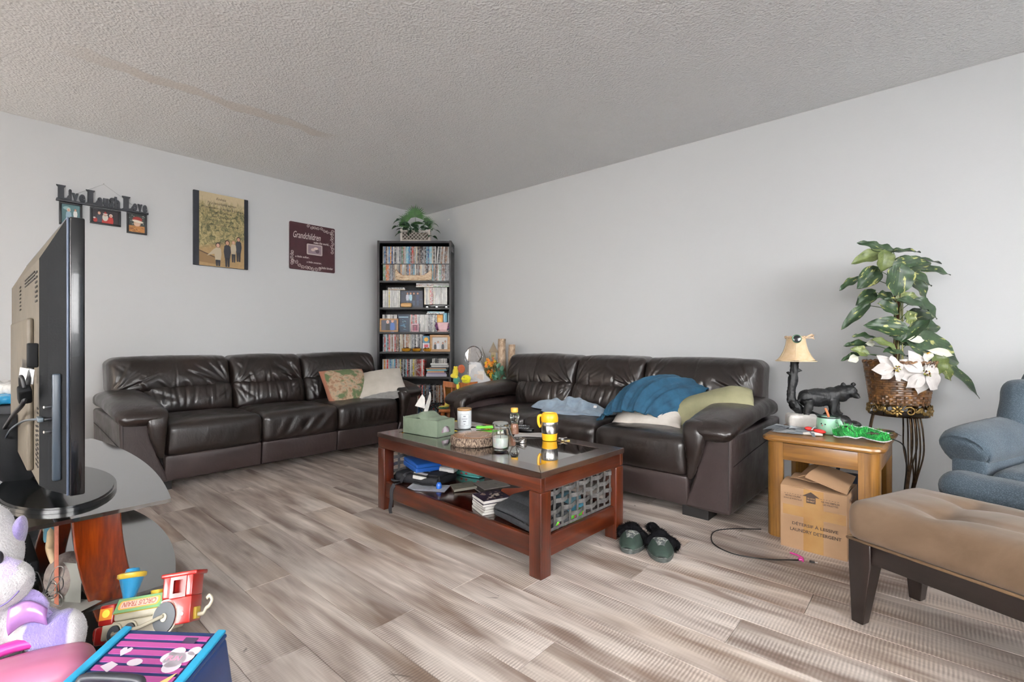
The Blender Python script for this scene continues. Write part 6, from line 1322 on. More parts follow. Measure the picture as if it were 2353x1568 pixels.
kn = NT('blue_knit'); v = kn.coord('Object'); kn.l(kn.ramp(kn.noise(v, 30, 3), [(.3, '75899c'), (.7, '90a3b4')]), kn.p.inputs['Base Color']); kn.set(Roughness=.95, Sheen_Weight=.3)
wv = kn.n('ShaderNodeTexWave', i_Scale=60, i_Distortion=3, i_Detail=2); kn.l(v, wv.inputs[0]); kn.l(kn.bump(kn.math('ADD', wv.outputs[1], kn.noise(v, 110, 3)), .7, .004), kn.p.inputs['Normal'])
def heap(cx, cy, z0, rx, ry, hh, seed, rot=0, lobes=((0, 0, 1, .5),)):
    def f(u, v):
        th = u*2*PI; rr = v; rs = np.random.RandomState(seed); out = 1+.10*np.sin(3*th+rs.rand()*6)+.07*np.sin(5*th+rs.rand()*6)+.04*np.sin(9*th)
        x = np.cos(th)*rr*out; y = np.sin(th)*rr*out; h = np.zeros_like(x)
        for lx, ly, a, s_ in lobes: h = np.maximum(h, a*np.exp(-((x-lx)**2+(y-ly)**2)/s_**2))
        edge = np.clip((1-rr)/.16, 0, 1)**.6; P = np.stack([x*rx, y*ry, x*0], 1); rid = .5+.5*np.sin(x*9+y*4+3*nz(P, 8, seed+2, 1)); rid2 = .5+.5*np.sin(y*12+x*6+3*nz(P, 12, seed+4, 1))
        z = (h*hh*(.66+.34*rid)+.034*rid2*(.4+.6*h)+.007*nz(P, 34, seed+9, 2)); z = hh*.95*np.tanh(z/(hh*.95))*edge+.004
        c, s = math.cos(rot), math.sin(rot); X = x*rx+.010*nz(P, 16, seed+7)*edge; Y = y*ry+.012*nz(P, 15, seed+8)*edge
        return cx+X*c-Y*s, cy+X*s+Y*c, z0+z
    return f
ko = M(); ko.grid(110, 44, heap(2.60, -.74, .437, .36, .19, .13, 4, R(-4), ((-.55, 0, .65, .35), (.0, .1, 1.0, .33), (.35, 0, .75, .3), (.75, -.2, .25, .4)))); ko = ko.build('throw_blanket', kn.m, None, 180, weld=True); tag(ko, 'light blue knitted throw crumpled on the middle of the right sofa', 'blanket')
tgm = M(); tgm.box(-.012, .012, 0, .0015, -.008, .008); tgm = tgm.build('care_tag', mat('white_tag', 'e4e4e2', .6), None); tgm.location = (2.86, -.845, .50); tgm.rotation_euler = (R(-25), 0, 0); tgm.parent = ko

# ---------------------------------------------------------------- wall pictures (left wall, x = 0)
def wallthing(name, label, cat, y, z, group=None): o = bpy.data.objects.new(name, None); COL.objects.link(o); o.location = (.001, y, z); o.rotation_euler = (R(90), 0, R(90)); return tag(o, label, cat, group)  # local x -> +y, local y -> up, local z -> into the room
M_BPL = mat('charcoal_paint', '2f3237', .55, '383b41', 30); M_BFR = mat('black_frame', '1b1c1f', .4)
lll = wallthing('word_sign', 'dark grey Live Laugh Love word sign hanging on the left wall', 'sign', -3.224, 1.913)
M().box(0, .522, 0, .014, 0, .022, bev=.002).build('ledge', M_BPL, lll, 40)
def Lcap(x, w_, h_):
    m = M(); s = w_; s *= 1.06; pts = [(x, 0), (x+s, 0), (x+s, .34*h_), (x+s*.90, .34*h_), (x+s*.80, .16*h_), (x+s*.60, .12*h_), (x+s*.60, .86*h_), (x+s*.70, .90*h_), (x+s*.76, h_), (x-.02*s, h_), (x+.02*s, .92*h_), (x+.12*s, .86*h_), (x+.12*s, .10*h_), (x, .06*h_)]
    m.poly([(a, b+.013) for a, b in pts], .003, h=.012); return m
def word(x, w_, h_, s): V, F = text(s, w_, h_, depth=.012, off=.035); return M().add(V+np.array([x, .0135 if not s.startswith('augh') else -.004, .009]), F)
for x, lw_, rest, rw in ((.002, .062, 'ive', .092), (.158, .062, 'augh', .130), (.362, .062, 'ove', .092)):
    Lcap(x, lw_, .100).build('letter', M_BPL, lll)
    cx = x+lw_+.001; n_ = len(rest); ws_ = [{'i': .5, 'a': 1, 'u': 1.05, 'g': 1, 'h': 1.05, 'o': 1, 'v': 1.05, 'e': 1}[c] for c in rest]; k_ = rw/sum(ws_)
    for c_, q in zip(rest, ws_):
        hgt = {'i': .080, 'h': .082, 'g': .070}.get(c_, .058); y0 = .0135-(.014 if c_ == 'g' else 0)
        V, F = text(c_, q*k_*.93, hgt, depth=.012, off=.07); M().add(V+np.array([cx, y0 if c_ != 'g' else .0135, .009]), F).build('letter', M_BPL, lll); cx += q*k_
m = M(); m.tube([(.09, .06, .004), (.257, .175, .003), (.43, .055, .004)], .0009, 5); m.build('hanging_wire', mat('wire', '8b8b8b', .4, metal=.7), lll, 180); m = M(); m.cyl((.257, .178, 0), (.257, .178, .008), .003, n=8); m.build('nail', mat('nickel', 'b8b8b8', .3, metal=1), lll)
def wframe(label, y, z, w_, h_, fw, group=None):
    o = wallthing('photo_frame', label, 'photo frame', y, z, group)
    m = M()
    for a, b, c, d in ((0, w_, 0, fw), (0, w_, h_-fw, h_), (0, fw, fw, h_-fw), (w_-fw, w_, fw, h_-fw)): m.box(a, b, c, d, 0, .014, bev=.002)
    m.build('frame', M_BFR, o, 40)
    m = M()
    for a in (.35, .65): m.cyl((w_*a if w_ > .1 else w_*.5, h_, .006), (w_*a if w_ > .1 else w_*.5, h_+.020, .008), .0010, n=4)
    m.build('hanger', mat('wire', '8b8b8b'), o); return o
f1 = wframe('black photo frame hanging leftmost under the word sign, half behind the television', -3.208, 1.752, .122, .160, .013)
m = M(); m.c('4e7276').box(.012, .110, .012, .148, .002, .006); m.c('8fb0b0').disc(.04, .12, .02, .012, .0062); figure(m, .05, .07, .03, 'd8c8b8', 'caa08c', '8fa9b8', z=.0064); figure(m, .085, .085, .022, '6b5544', 'caa08c', 'e0e0dc', z=.0066); m.build('print', M_PRT, f1)
f2 = wframe('wide black photo frame with a santa picture in the middle under the sign', -3.045, 1.790, .176, .118, .013)
m = M(); m.c('2b2328').box(.012, .164, .012, .106, .002, .006); figure(m, .052, .040, .034, '3a2a22', 'c79a84', '3c3d46', z=.0062); figure(m, .118, .034, .030, 'e9d9cf', 'c79a84', 'b32e28', z=.0066)
m.c('a82c26').poly([(.066, .012), (.07, .05), (.088, .062), (.104, .05), (.108, .012)], .0064); m.c('d9d3c8').disc(.086, .055, .017, .026, .0068); m.c('caa08c').disc(.086, .072, .010, .009, .0070); m.c('a82c26').poly([(.076, .082), (.086, .100), (.098, .082)], .0070); m.c('efeae2').box(.073, .100, .078, .083, .0069, .0071)
m.c('a82c26').disc(.03, .03, .012, .018, .0063); m.c('e6dfd5').disc(.025, .045, .007, .006, .0065); m.build('print', M_PRT, f2)
f3 = wframe('upright black photo frame with a child in a santa hat, rightmost under sign', -2.835, 1.755, .124, .158, .013)
m = M(); m.c('3a3f3a').box(.012, .112, .012, .146, .002, .006); m.c('b3793f').box(.012, .112, .012, .062, .006, .0062); m.c('c9a98e').disc(.064, .078, .022, .020, .0064); m.c('d9b69e').disc(.064, .072, .015, .012, .0066); m.c('9c2b25').disc(.066, .112, .030, .020, .0066); m.c('e3d8c6').disc(.068, .096, .036, .010, .0068, a0=-.15)
rs_ = np.random.RandomState(8)
for i in range(40): m.c(rs_.choice(['c9cfc9', '59645a', '1f241f'])).disc(rs_.uniform(.014, .05) if i % 2 else rs_.uniform(.085, .11), rs_.uniform(.07, .143), .003, .003, .0063, 6)
for i in range(14): m.c(rs_.choice(['8a4f24', 'd39a58', '5e3a1e'])).disc(rs_.uniform(.02, .10), rs_.uniform(.016, .055), .010, .0022, .0064, 6, a0=rs_.uniform(-1, .2))
m.build('print', M_PRT, f3)
cv = wallthing('canvas_print', 'sepia forest family canvas with black side bands, in the middle of the left wall', 'picture', -2.403, 1.567)
W_, H_ = .417, .613; M().box(0, W_, 0, H_, 0, .022, bev=.002).build('canvas', mat('canvas_black', '22252d', .7), cv, 40)
t = NT('forest_print'); v = t.coord('Object'); sp_ = t.n('ShaderNodeSeparateXYZ'); t.l(v, sp_.inputs[0])
base = t.ramp(t.noise(t.coord('Object', (1, .8, 1)), 34, 6, .7, 1.2), [(.3, '35331f'), (.43, '6b6a4a'), (.55, 'a39366'), (.7, 'bdac86')]); sky = t.n('ShaderNodeMapRange', i_1=.40, i_2=.60); t.l(sp_.outputs[1], sky.inputs[0])
wob = t.math('ADD', sky.outputs[0], t.math('MULTIPLY', t.math('SUBTRACT', t.noise(t.coord('Object', (1, .25, 1)), 60, 3), .5), .9)); col = t.mix(base, H('c4b291'), t.math('MULTIPLY', t.ramp(wob, [(.40, (0, 0, 0, 1)), (.8, (1, 1, 1, 1))]), .9))
gr = t.n('ShaderNodeMapRange', i_1=.16, i_2=.12); t.l(t.math('SUBTRACT', sp_.outputs[1], t.math('MULTIPLY', sp_.outputs[0], .25)), gr.inputs[0]); col = t.mix(col, H('a8895f'), t.math('MULTIPLY', gr.outputs[0], .85)); t.l(col, t.p.inputs['Base Color']); t.set(Roughness=.6)
M().box(.040, W_-.033, .001, H_-.001, .022, .0228).build('forest_print', t.m, cv)
m = M(); m.c('8a6d48').poly([(.040, .03), (.040, .125), (.165, .075), (.165, .02)], .0232); m.c('5a4430').poly([(.040, .118), (.040, .128), (.168, .078), (.168, .068)], .0234)
def kid(x, y, s, top, pants, hair, skin, z): figure(m, x, y, s, hair, skin, top, pants, z)
kid(.338, .190, .050, '2a2d35', '22232a', '2a1f18', 'b98a72', .0236); kid(.298, .165, .044, 'b3a48c', '2b2c33', '9c7a52', 'c79a84', .0240); kid(.250, .140, .056, '2f3038', '22232a', '3a2618', 'bb8c74', .0244); kid(.178, .112, .054, 'b5a68e', '2b2c33', '32221a', 'c79a84', .0248)
m.c('b5a68e').poly([(.095, .085), (.15, .150), (.17, .15), (.16, .11)][::-1], .0249)
m.c('16151a')
for s_, x, z, w_, h_ in (('Kindness', .165, .560, .075, .022), ('To a remarkable woman', .10, .520, .22, .020), ('A combination of warmth & kindness', .055, .482, .32, .019), ('laughter & love', .14, .446, .14, .019), ('ever God-faith', .13, .411, .145, .019), ('journeys every success', .11, .377, .18, .018), ('and grow stronger & happier', .075, .342, .27, .018)): lett(m, s_, x, z, w_, h_, TR((0, 0, .0252)), .0, shear=.4)
m.build('lettering', M_PRT, cv)
gc = wallthing('plaque', 'maroon Grandchildren plaque with white scrollwork beside the bookcase', 'plaque', -1.619, 1.623)
W_, H_ = .455, .448; MR = mat('maroon_board', '3e1c22', .45, '45222a', 12); m = M(TR((W_/2, H_/2, 0))); m.poly(rrect(W_/2, H_/2, .012, 3), 0, h=.010); m.build('board', MR, gc)
m = M(TR((0, 0, .0102))); m.c('d9cfca'); lett(m, 'Grandchildren', .035, .300, .27, .062, I4, .0, shear=.3); lett(m, 'make the world...', .235, .268, .165, .022, I4, .015); lett(m, 'a little softer,', .055, .112, .135, .022, I4, .01, shear=.15); lett(m, 'a little sweeter,', .165, .070, .15, .022, I4, .01, shear=.15); lett(m, 'a little kinder', .295, .030, .14, .022, I4, .01, shear=.15); m.build('lettering', M_PRT, gc)
m = M(TR((0, 0, .0102))); m.c('cfc4bf')
def curl(x, y, r_, a, sg, turns=1.3):
    pts = []
    for q in np.linspace(0, 1, 18): an = a+sg*q*turns*2*PI; rr = r_*(1-q*.8); pts.append((x+rr*math.cos(an), y+rr*math.sin(an)))
    for i in range(len(pts)-1):
        (xa, ya), (xb, yb) = pts[i], pts[i+1]; dx, dy = xb-xa, yb-ya; l = math.hypot(dx, dy)+1e-9; w_ = .0022; nx, ny = -dy/l*w_, dx/l*w_; m.add([(xa+nx, ya+ny, 0), (xa-nx, ya-ny, 0), (xb-nx, yb-ny, 0), (xb+nx, yb+ny, 0)], [(0, 1, 2, 3)])
for i in range(9): curl(.03+i*.033, .022+.010*math.sin(i*1.7)+.05*max(0, 1-i/4), .019, i*1.3, (-1)**i)
for i in range(5): curl(.024, .05+i*.028, .017, i*1.1, (-1)**i)
for i in range(8): curl(.18+i*.033, .428-.010*abs(math.sin(i*1.7))-.03*max(0, (i-4)/3), .017, i*1.3, (-1)**i)
for i in range(8): curl(.430-.006*(i % 2), .415-i*.030, .018, i*1.1, (-1)**i)
m.build('scrollwork', M_PRT, gc)
m = M(TR((.165, .155, .010))); m.c('b9aaa8').poly(rrect(.078, .052, .01, 3), 0, TR((.078, .052, 0)), h=.004); m.c('8e7c84').poly(rrect(.066, .041, .005, 3), .0045, TR((.078, .052, 0))); m.c('c9b3ad').disc(.06, .05, .02, .014, .0047); m.c('5c4a52').disc(.105, .04, .02, .02, .0047); m.c('d9c5bd').disc(.09, .065, .022, .012, .0048); m.build('inset_photo', M_PRT, gc)

# ---------------------------------------------------------------- corner table between bookcase and right sofa
CTZ = .53
ctab = oak_table('oak corner table with keepsakes, mostly hidden behind the right sofa arm', (1.29, -.355, 0), 0, .275, .29, CTZ)
def oc(name, label, cat, x, y, rz=R(41.5), z=CTZ+.0006): return thing(name, label, cat, (x, y, z), rz)
mir = oc('table_mirror', 'round chrome make-up mirror on a thin stand on the corner table', 'mirror', 1.20, -.37, R(24)); M_CHR = mat('chrome', 'c9c9cc', .08, metal=1)
m = M(); m.lathe([(0, 0), (.05, 0), (.05, .004), (.012, .010), (.004, .02), (.004, .17), (.006, .18), (0, .185)], 24); m.build('stand', M_CHR, mir, 60)
mx = TR((0, 0, .275), (R(84), 0, 0)); m = M(mx); m.lathe([(.078, -.006), (.085, -.003), (.087, .002), (.083, .007), (.077, .005), (.078, -.006)], 40); m.build('rim', M_CHR, mir, 60)
m = M(mx); m.lathe([(0, .003), (.078, .003), (.078, -.002), (0, -.002)], 40); m.build('mirror_glass', mat('mirror', 'f0f0f2', .01, metal=1), mir)
m = M(); m.tube([(-.088, 0, .275), (-.090, .0, .23), (-.06, .0, .185), (0, 0, .175), (.06, .0, .185), (.090, .0, .23), (.088, 0, .275)], .003, 6, smooth=4); m.build('yoke', M_CHR, mir, 180)
logm = NT('birch_log'); v = logm.coord('Object', (1, 1, .5)); logm.l(logm.ramp(logm.noise(v, 45, 5, .65), [(.33, '7a6350'), (.5, 'a8917a'), (.68, 'c2ad97')]), logm.p.inputs['Base Color']); logm.set(Roughness=.9); logm.l(logm.bump(logm.noise(v, 70, 4), .6, .004), logm.p.inputs['Normal'])
def log(label, x, y, r_, h_, tilt, seed):
    o = thing('log', label, 'log', (x, y, CTZ+.0006), rot=(0, tilt, 0), group='birch logs on the corner table')
    def f(V): k = 1+.05*nz(V, 26, seed); V = V.copy(); V[:, 0] = V[:, 0]*k+.006*np.sin(V[:, 2]*12+seed); V[:, 1] *= k; return V
    M().lathe([(0, 0), (r_*.96, 0), (r_, .01)]+[(r_, z) for z in np.linspace(.03, h_-.01, 14)]+[(r_*.97, h_), (r_*.55, h_+.001), (r_*.5, h_-.02), (0, h_-.02)], 24, fn=f).build('bark', logm.m, o, 50)
log('taller pale birch log standing on the corner table', 1.475, -.262, .037, .43, 0, 1); log('shorter pale birch log just behind the sofa back', 1.545, -.19, .033, .375, R(-1.5), 2)
gc2 = thing('card', 'square olive-green card with a dark branch print leaning behind the mirror', 'card', (1.255, -.16, CTZ+.002), rot=(R(-8), 0, R(30)))
m = M(); m.c('9c9a62').box(-.088, .088, -.002, .002, 0, .200); rs_ = np.random.RandomState(3)
def branch(x, z, a, l, d):
    if d == 0 or l < .006: return
    x2, z2 = x+math.cos(a)*l, z+math.sin(a)*l
    if not (-.085 < x2 < .085 and .004 < z2 < .195): return
    nx, nz_ = -math.sin(a)*.0012*d*.5, math.cos(a)*.0012*d*.5; m.add([(x-nx, -.0024, z-nz_), (x+nx, -.0024, z+nz_), (x2+nx, -.0024, z2+nz_), (x2-nx, -.0024, z2-nz_)], [(0, 1, 2, 3), (3, 2, 1, 0)])
    for k in (-1, 1): branch(x2, z2, a+k*rs_.uniform(.2, .6), l*.82, d-1)
m.c('4b4a2c'); branch(.06, .01, R(125), .04, 7); m.build('card_face', M_PRT, gc2)
fl_ = oc('dried_arrangement', 'orange and yellow dried flower arrangement with small bark house on corner table', 'flowers', 1.385, -.315)
m = M(); 
for i in range(26):
    a = rs_.uniform(-.9, .9); l = rs_.uniform(.15, .36); m.tube([(0, 0, .0), (math.sin(a)*l*.25, rs_.uniform(-.02, .02), l*.5), (math.sin(a)*l*.55-.02, rs_.uniform(-.03, .03), l)], .0013, 4)
m.build('stems', mat('dry_stem', '4f4526', .8), fl_, 180)
for i in range(34):
    x, z = rs_.uniform(-.05, .045), rs_.uniform(.01, .27); c_ = rs_.choice(['d98a1e', 'e3b325', 'b5561c', 'd97a1c', '6e6a30', 'a08c2c'], p=[.25, .25, .12, .13, .15, .1]); m = M(); m.c(c_); a = rs_.uniform(0, 6.28)
    for k in range(5): b_ = a+k*1.256; m.ell((x+.009*math.cos(b_), -.035+rs_.uniform(-.01, .01), z+.009*math.sin(b_)), (.010, .003, .0055), 8, 5, rot=(0, -b_, 0))
    m.build('blossom', M_PRT, fl_, 180)
m = M(); m.c('5e4a26'); m.poly([(-.045, 0), (0, .10), (.045, 0)], 0, TR((.02, -.02, .30), (R(85), 0, R(8))), h=.01); m.c('7a6336').poly([(-.022, 0), (-.022, -.06), (.022, -.06), (.022, 0)][::-1], 0, TR((.02, -.02, .30), (R(85), 0, R(8))), h=.008); m.build('bark_house', M_PRT, fl_)
iv = oc('ivy_sprig', 'green artificial ivy sprig between the two birch logs', 'plant', 1.505, -.33)
for i, (x, z, s_) in enumerate(((-.05, .10, .055), (-.02, .075, .06), (-.035, .135, .05), (.02, .10, .05), (.0, .045, .055), (.05, .06, .05), (.045, .09, .045), (-.015, .165, .042), (.06, .035, .045), (-.055, .06, .045), (.02, .14, .04), (-.03, .03, .045))):
    add_leaf('leaf', leafmat('frosted_ivy', '2f5a45', '5b8f74', 'x'), iv, (x, -.03-.004*i, z), rs_.uniform(-2, 2), R(75), rs_.uniform(-.6, .6), s_*1.15, s_, .15, .1)
m = M(); m.tube([(0, 0, 0), (-.02, -.02, .08), (-.015, -.02, .17)], .002, 5, smooth=4); m.tube([(0, 0, .02), (.04, -.02, .06), (.06, -.02, .05)], .002, 5, smooth=4); m.build('stem', M_STEM, iv, 180)
for i, (x, y, s_) in enumerate(((1.45, -.395, .030), (1.505, -.405, .028))):
    q = oc('stone', ('left' if i == 0 else 'right')+' pale pebble of the two in front of the ivy sprig', 'stone', x, y); m = M(); m.ell((0, 0, s_*.7), (s_, s_*.8, s_*.7), 14, 9, rot=(0, 0, i)); V = np.concatenate(m.V); m.V = [V*(1+.08*nz(V, 60, i)[:, None])]; m.build('stone', mat('pale_stone', 'b9aa9a', .9, 'cdbfae', 30, bs=60), q, 180)
pbg = oc('plastic_bag', 'crumpled clear plastic bag covering white boxes on the corner table', 'plastic bag', 1.335, -.475)
def bagf(u, v):
    th = u*2*PI; z = .205*(1-v); r_ = .042+.060*v; P = np.stack([np.cos(th)*r_*1.15, np.sin(th)*r_*.55, z], 1); k = 1+.16*nz(P, 30, 3)+.10*np.abs(nz(P, 70, 5)); return P[:, 0]*k+.03*v-.01, P[:, 1]*k, z+.01*nz(P, 40, 8)*(v < .97)+.005
t = NT('crumpled_film'); t.set(Roughness=.12, Transmission_Weight=.0, IOR=1.3, Alpha=.6); v = t.coord('Object'); t.l(t.ramp(t.noise(v, 20), [(.3, 'f2f2f4'), (.7, 'fbfbfb')]), t.p.inputs['Base Color']); t.l(t.bump(t.noise(v, 45, 4), .8, .01), t.p.inputs['Normal'])
M().grid(60, 26, bagf, thick=.0008).build('film', t.m, pbg, 180); m = M(); m.c('e6e2de').box(-.06, .01, -.03, .03, .004, .19); m.c('d8d0c6').box(.02, .08, -.035, .03, .004, .13); m.c('c9b8ab').box(-.01, .07, -.04, -.03, .02, .10); m.build('contents', M_PRT, pbg)
# child's wooden chair with plush toys and the wire basket
dc = thing('doll_chair', 'small honey-coloured wooden spindle chair in front of the bookcase right side', 'chair', (1.395, -.765, 0), R(30)); M_HON = wood('honey_pine', '8a4a1a', 'a8602a', 'bd7636', axis=2, rough=.35, coat=.3)
M().rb((0, 0, .335), (.26, .22, .028), .010, .03).build('seat', M_HON, dc, 60)
for x in (-.10, .10):
    for y in (-.08, .08): M().lathe([(0, 0), (.013, 0), (.016, .04), (.020, .10), (.013, .115), (.021, .13), (.013, .145), (.022, .19), (.023, .26), (.018, .32), (0, .322)], 14, c=(x, y, 0)).build('leg', M_HON, dc, 180)
for y in (-.08, .08): m = M(); m.cyl((-.10, y, .17), (.10, y, .17), .008, n=8); m.build('stretcher', M_HON, dc, 180)
for i in range(5): x = -.075+i*.0375; M().lathe([(.006, 0), (.007, .03), (.011, .06), (.006, .085), (.011, .11), (.007, .15), (.006, .175)], 10, c=(x, .085, .349)).build('spindle', M_HON, dc, 180)
m = M(); m.tube([(-.125, .06, .345), (-.135, .075, .42), (-.15, .09, .53)], .010, 8, smooth=4, flat=1.4); m.build('back_post', M_HON, dc, 180); m = M(); m.tube([(.125, .06, .345), (.135, .075, .42), (.15, .09, .53)], .010, 8, smooth=4, flat=1.4); m.build('back_post', M_HON, dc, 180)
M().grid(20, 6, lambda u, v: ((u-.5)*.32, .092+.012*np.cos((u-.5)*3), .515+v*.05+.012*np.abs(2*u-1)**2), thick=.014).build('crest_rail', M_HON, dc, 60)
M_PLY = painted('plush_yellow_green', .9, 200, .4, noise=.15, sheen=.4)
def plush(label, loc, rz, parts, colfn, vox=.006, extra=None):
    t = thing('plush_toy', label, 'plush toy', loc, rz, 'plush toys on the small wooden chair'); m = M()
    for p in parts: m.ell(*p) if len(p) == 2 else m.cyl(*p)
    blob('body', m, M_PLY, t, vox, 3, colfn=colfn)
    if extra: extra(t)
    return t
def pick(P, rules, default):
    C = np.tile(np.array(H(default)), (len(P), 1))
    for mask, c in rules: C[mask] = H(c)
    return C
def ex1(t):
    m = M(); 
    for c_, p, r_ in (('a04e2c', (.052, .008, .115), (.034, .014, .040)),): m.c(c_).ell(p, r_, 14, 10)
    m.build('hood', M_PLY, t, 180)
plush('yellow and green plush toy with a long snout perched on chair back', (1.345, -.735, .575), R(36), [((-.0, 0, .085), (.028, .022, .045)), ((-.018, -.01, .055), (.028, .02, .022)), ((.01, 0, .015), (.034, .026, .040)), ((.025, -.02, -.04), (.016, .014, .030)), ((-.008, -.005, .13), (.010, .008, .014)), ((.012, -.005, .13), (.010, .008, .014))],
      lambda P: pick(P, [((P[:, 2] < .035) & (P[:, 2] > -.02) & (P[:, 0] < .03), '3f8f78'), ((P[:, 0] > .022) & (P[:, 2] < .045) & (P[:, 2] > 0), '4a7d6e')], 'd9c43a'), .005, ex1)
plush('bright yellow plush head toy with a stitched smile at the right of the chair back', (1.425, -.68, .575), R(36), [((0, 0, .03), (.045, .03, .035)), ((-.028, -.018, .028), (.018, .012, .012)), ((.0, .0, .005), (.040, .026, .018))], lambda P: pick(P, [], 'ddd51f'), .005,
      lambda t: (lambda m: (m.c('3a3a20').tube([(-.03, -.027, .018), (-.01, -.032, .013), (.012, -.030, .016)], .0012, 5, smooth=3), m.ell((-.012, -.030, .042), (.003, .002, .006), 8, 6), m.build('stitched_face', M_PRT, t, 180)))(M()))
plush('small green and yellow plush with dangling feet seated on the wooden chair', (1.36, -.80, .350), R(36), [((.015, .03, .10), (.020, .018, .050)), ((-.03, -.03, .025), (.022, .018, .028)), ((-.065, -.05, .010), (.040, .018, .016)), ((.035, -.05, .02), (.020, .020, .026)), ((.035, -.055, -.01), (.022, .020, .020)), ((.075, -.04, .03), (.018, .012, .018)), ((.0, .01, .045), (.028, .022, .028))],
      lambda P: pick(P, [((P[:, 2] < .016) | (P[:, 2] > .06), '2f6b4c')], 'cbb94a'), .005)
wb = thing('wire_basket', 'round black wire basket on the floor between the bookcase and wooden chair', 'basket', (1.17, -.84, 0), 0); M_WIR = mat('black_wire', '101114', .3)
for z, r_ in ((.004, .09), (.13, .10), (.25, .11), (.335, .115)): m = M(); m.tube([(r_*math.cos(a), r_*math.sin(a), z) for a in np.linspace(0, 2*PI, 33)], .004 if z > .3 else .0025, 6); m.build('hoop', M_WIR, wb, 180)
for i in range(16): a = 2*PI*i/16; m = M(); m.cyl((.09*math.cos(a), .09*math.sin(a), .004), (.115*math.cos(a), .115*math.sin(a), .335), .002, n=5); m.build('wire_rib', M_WIR, wb, 180)
m = M(); 
for i in range(5): a = i*.7; m.tube([(.10*math.cos(a), .10*math.sin(a), .31), (.04*math.cos(a+1.5), .06*math.sin(a+1.5), .35+.01*i), (-.10*math.cos(a+.3), -.09*math.sin(a+.3), .30)], .005, 7, smooth=8)
m.build('cable_coil', M_WIR, wb, 180)

# ---------------------------------------------------------------- television on its glass stand
M_SMK = NT('smoked_glass'); M_SMK.set(Roughness=.06, Coat_Weight=1, Coat_Roughness=.05, IOR=2.0); v = M_SMK.coord('Object'); M_SMK.l(M_SMK.ramp(M_SMK.noise(v, 4), [(.3, '1c1a18'), (.7, '24211e')]), M_SMK.p.inputs['Base Color']); M_SMK = M_SMK.m
tv_s = thing('tv_stand', 'smoked glass television stand with bowed shelves and curved orange wood uprights', 'tv stand', (0, 0, 0)); M_ORW = wood('orange_wood', '451404', '692507', '86380f', axis=2, rough=.14, coat=.8)
def bowed(z, x0, x1, yf, yb, bow, t_=.010):
    pts = [(x0+(x1-x0)*u, yf+bow*(1-(2*u-1)**2)) for u in np.linspace(0, 1, 25)]; pts += [(x1, yb), (x0, yb)]; return M().poly(pts[::-1], z-t_, h=t_)
bowed(.500, 1.72, 2.985, -3.262, -3.80, .052).build('top_glass', M_SMK, tv_s); bowed(.495-.01, 1.98, 2.72, -3.36, -3.78, .02, .012).build('under_panel', mat('dark_under_panel', '131211', .3), tv_s)
bowed(.232, 1.80, 2.905, -3.235, -3.80, .085).build('lower_shelf', M_SMK, tv_s); bowed(.022, 1.85, 2.87, -3.24, -3.80, .07, .02).build('base_shelf', mat('black_board', '121212', .4), tv_s)
for s, X in ((1, 2.93), (-1, 1.80)):
    m = M(); V = []; F = []; zs_ = np.linspace(.022, .488, 18); w_ = .050
    for z in zs_:
        q = (z-.02)/.47; x = X-s*.115*(1-q)**1.6; y = -3.414+.115*(1-q)**1.7
        for dx, dy in ((-.012, -w_), (.012, -w_), (.012, w_), (-.012, w_)): V.append((x+s*dx, y+dy, z))
    for i in range(len(zs_)-1):
        for k in range(4): F.append((i*4+k, i*4+(k+1) % 4, i*4+4+(k+1) % 4, i*4+4+k))
    F += [(3, 2, 1, 0), tuple(len(V)-4+k for k in range(4))]
    if s < 0: F = [f[::-1] for f in F]
    o = m.add(V, F).build('upright', M_ORW, tv_s, 40); bv = o.modifiers.new('b', 'BEVEL'); bv.width = .004; bv.segments = 2
    M().box(X-.03-s*.03, X+.03-s*.03, -3.80, -3.72, .022, .488, bev=.004).build('rear_post', mat('black_plastic', '19191b', .35), tv_s, 40)
tv = thing('television', 'large flat television seen from behind its right edge, on the glass stand', 'television', (2.42, -3.46, .5005), 0)   # screen faces +y, x along the screen
TW, T0, T1 = .578, .058, .745
M_TVB = mat('television_back', '50473b', .55, '5a5144', 20, bs=300, bstr=.1); M_TVS = mat('dark_side_plastic', '0b0c0e', .7, spec=.2, bs=200, bstr=.1); M_TVG = mat('gloss_black', '0b0c0e', .22, coat=.3, spec=.4)  # television back: warm light on black plastic is put into the tan colour
M().box(-TW, TW, -.014, .015, T0, T1, bev=.004).build('front_bezel', M_TVG, tv, 40)
M().box(-TW+.025, TW-.025, 0.0145, .0162, T0+.035, T1-.025).build('screen', mat('screen_glass', '08090c', .03, coat=1), tv)
M().box(-TW+.003, TW-.003, -.019, -.014, T0+.002, T1-.002, bev=.002).build('silver_edge', mat('silver_blue_trim', '454e5e', .4, metal=.2), tv, 40)
bkv = []; y0, y1_ = -.019, -.064
for (x_, z0, z1, y) in ((TW-.006, T0+.006, T1-.006, y0),): pass
rg0 = [(-TW+.006, T0+.006), (TW-.006, T0+.006), (TW-.006, T1-.006), (-TW+.006, T1-.006)]; rg1 = [(-TW+.055, T0+.02), (TW-.03, T0+.02), (TW-.03, T1-.075), (-TW+.055, T1-.075)]; rg2 = [(-TW+.09, T0+.03), (TW-.045, T0+.03), (TW-.045, T1-.105), (-TW+.09, T1-.105)]
V = [(x, y0, z) for x, z in rg0]+[(x, -.050, z) for x, z in rg1]+[(x, -.064, z) for x, z in rg2]; F = [(i*4+k, i*4+4+k, i*4+4+(k+1) % 4, i*4+(k+1) % 4) for i in range(2) for k in range(4)]; F = [f[::-1] for f in F]; F.append((8, 9, 10, 11))
m = M(); m.add(V, F); m.MI = [1 if k == 1 else 0 for i in range(2) for k in range(4)]+[0]; m.build('rear_shell', [M_TVB, M_TVS], tv)
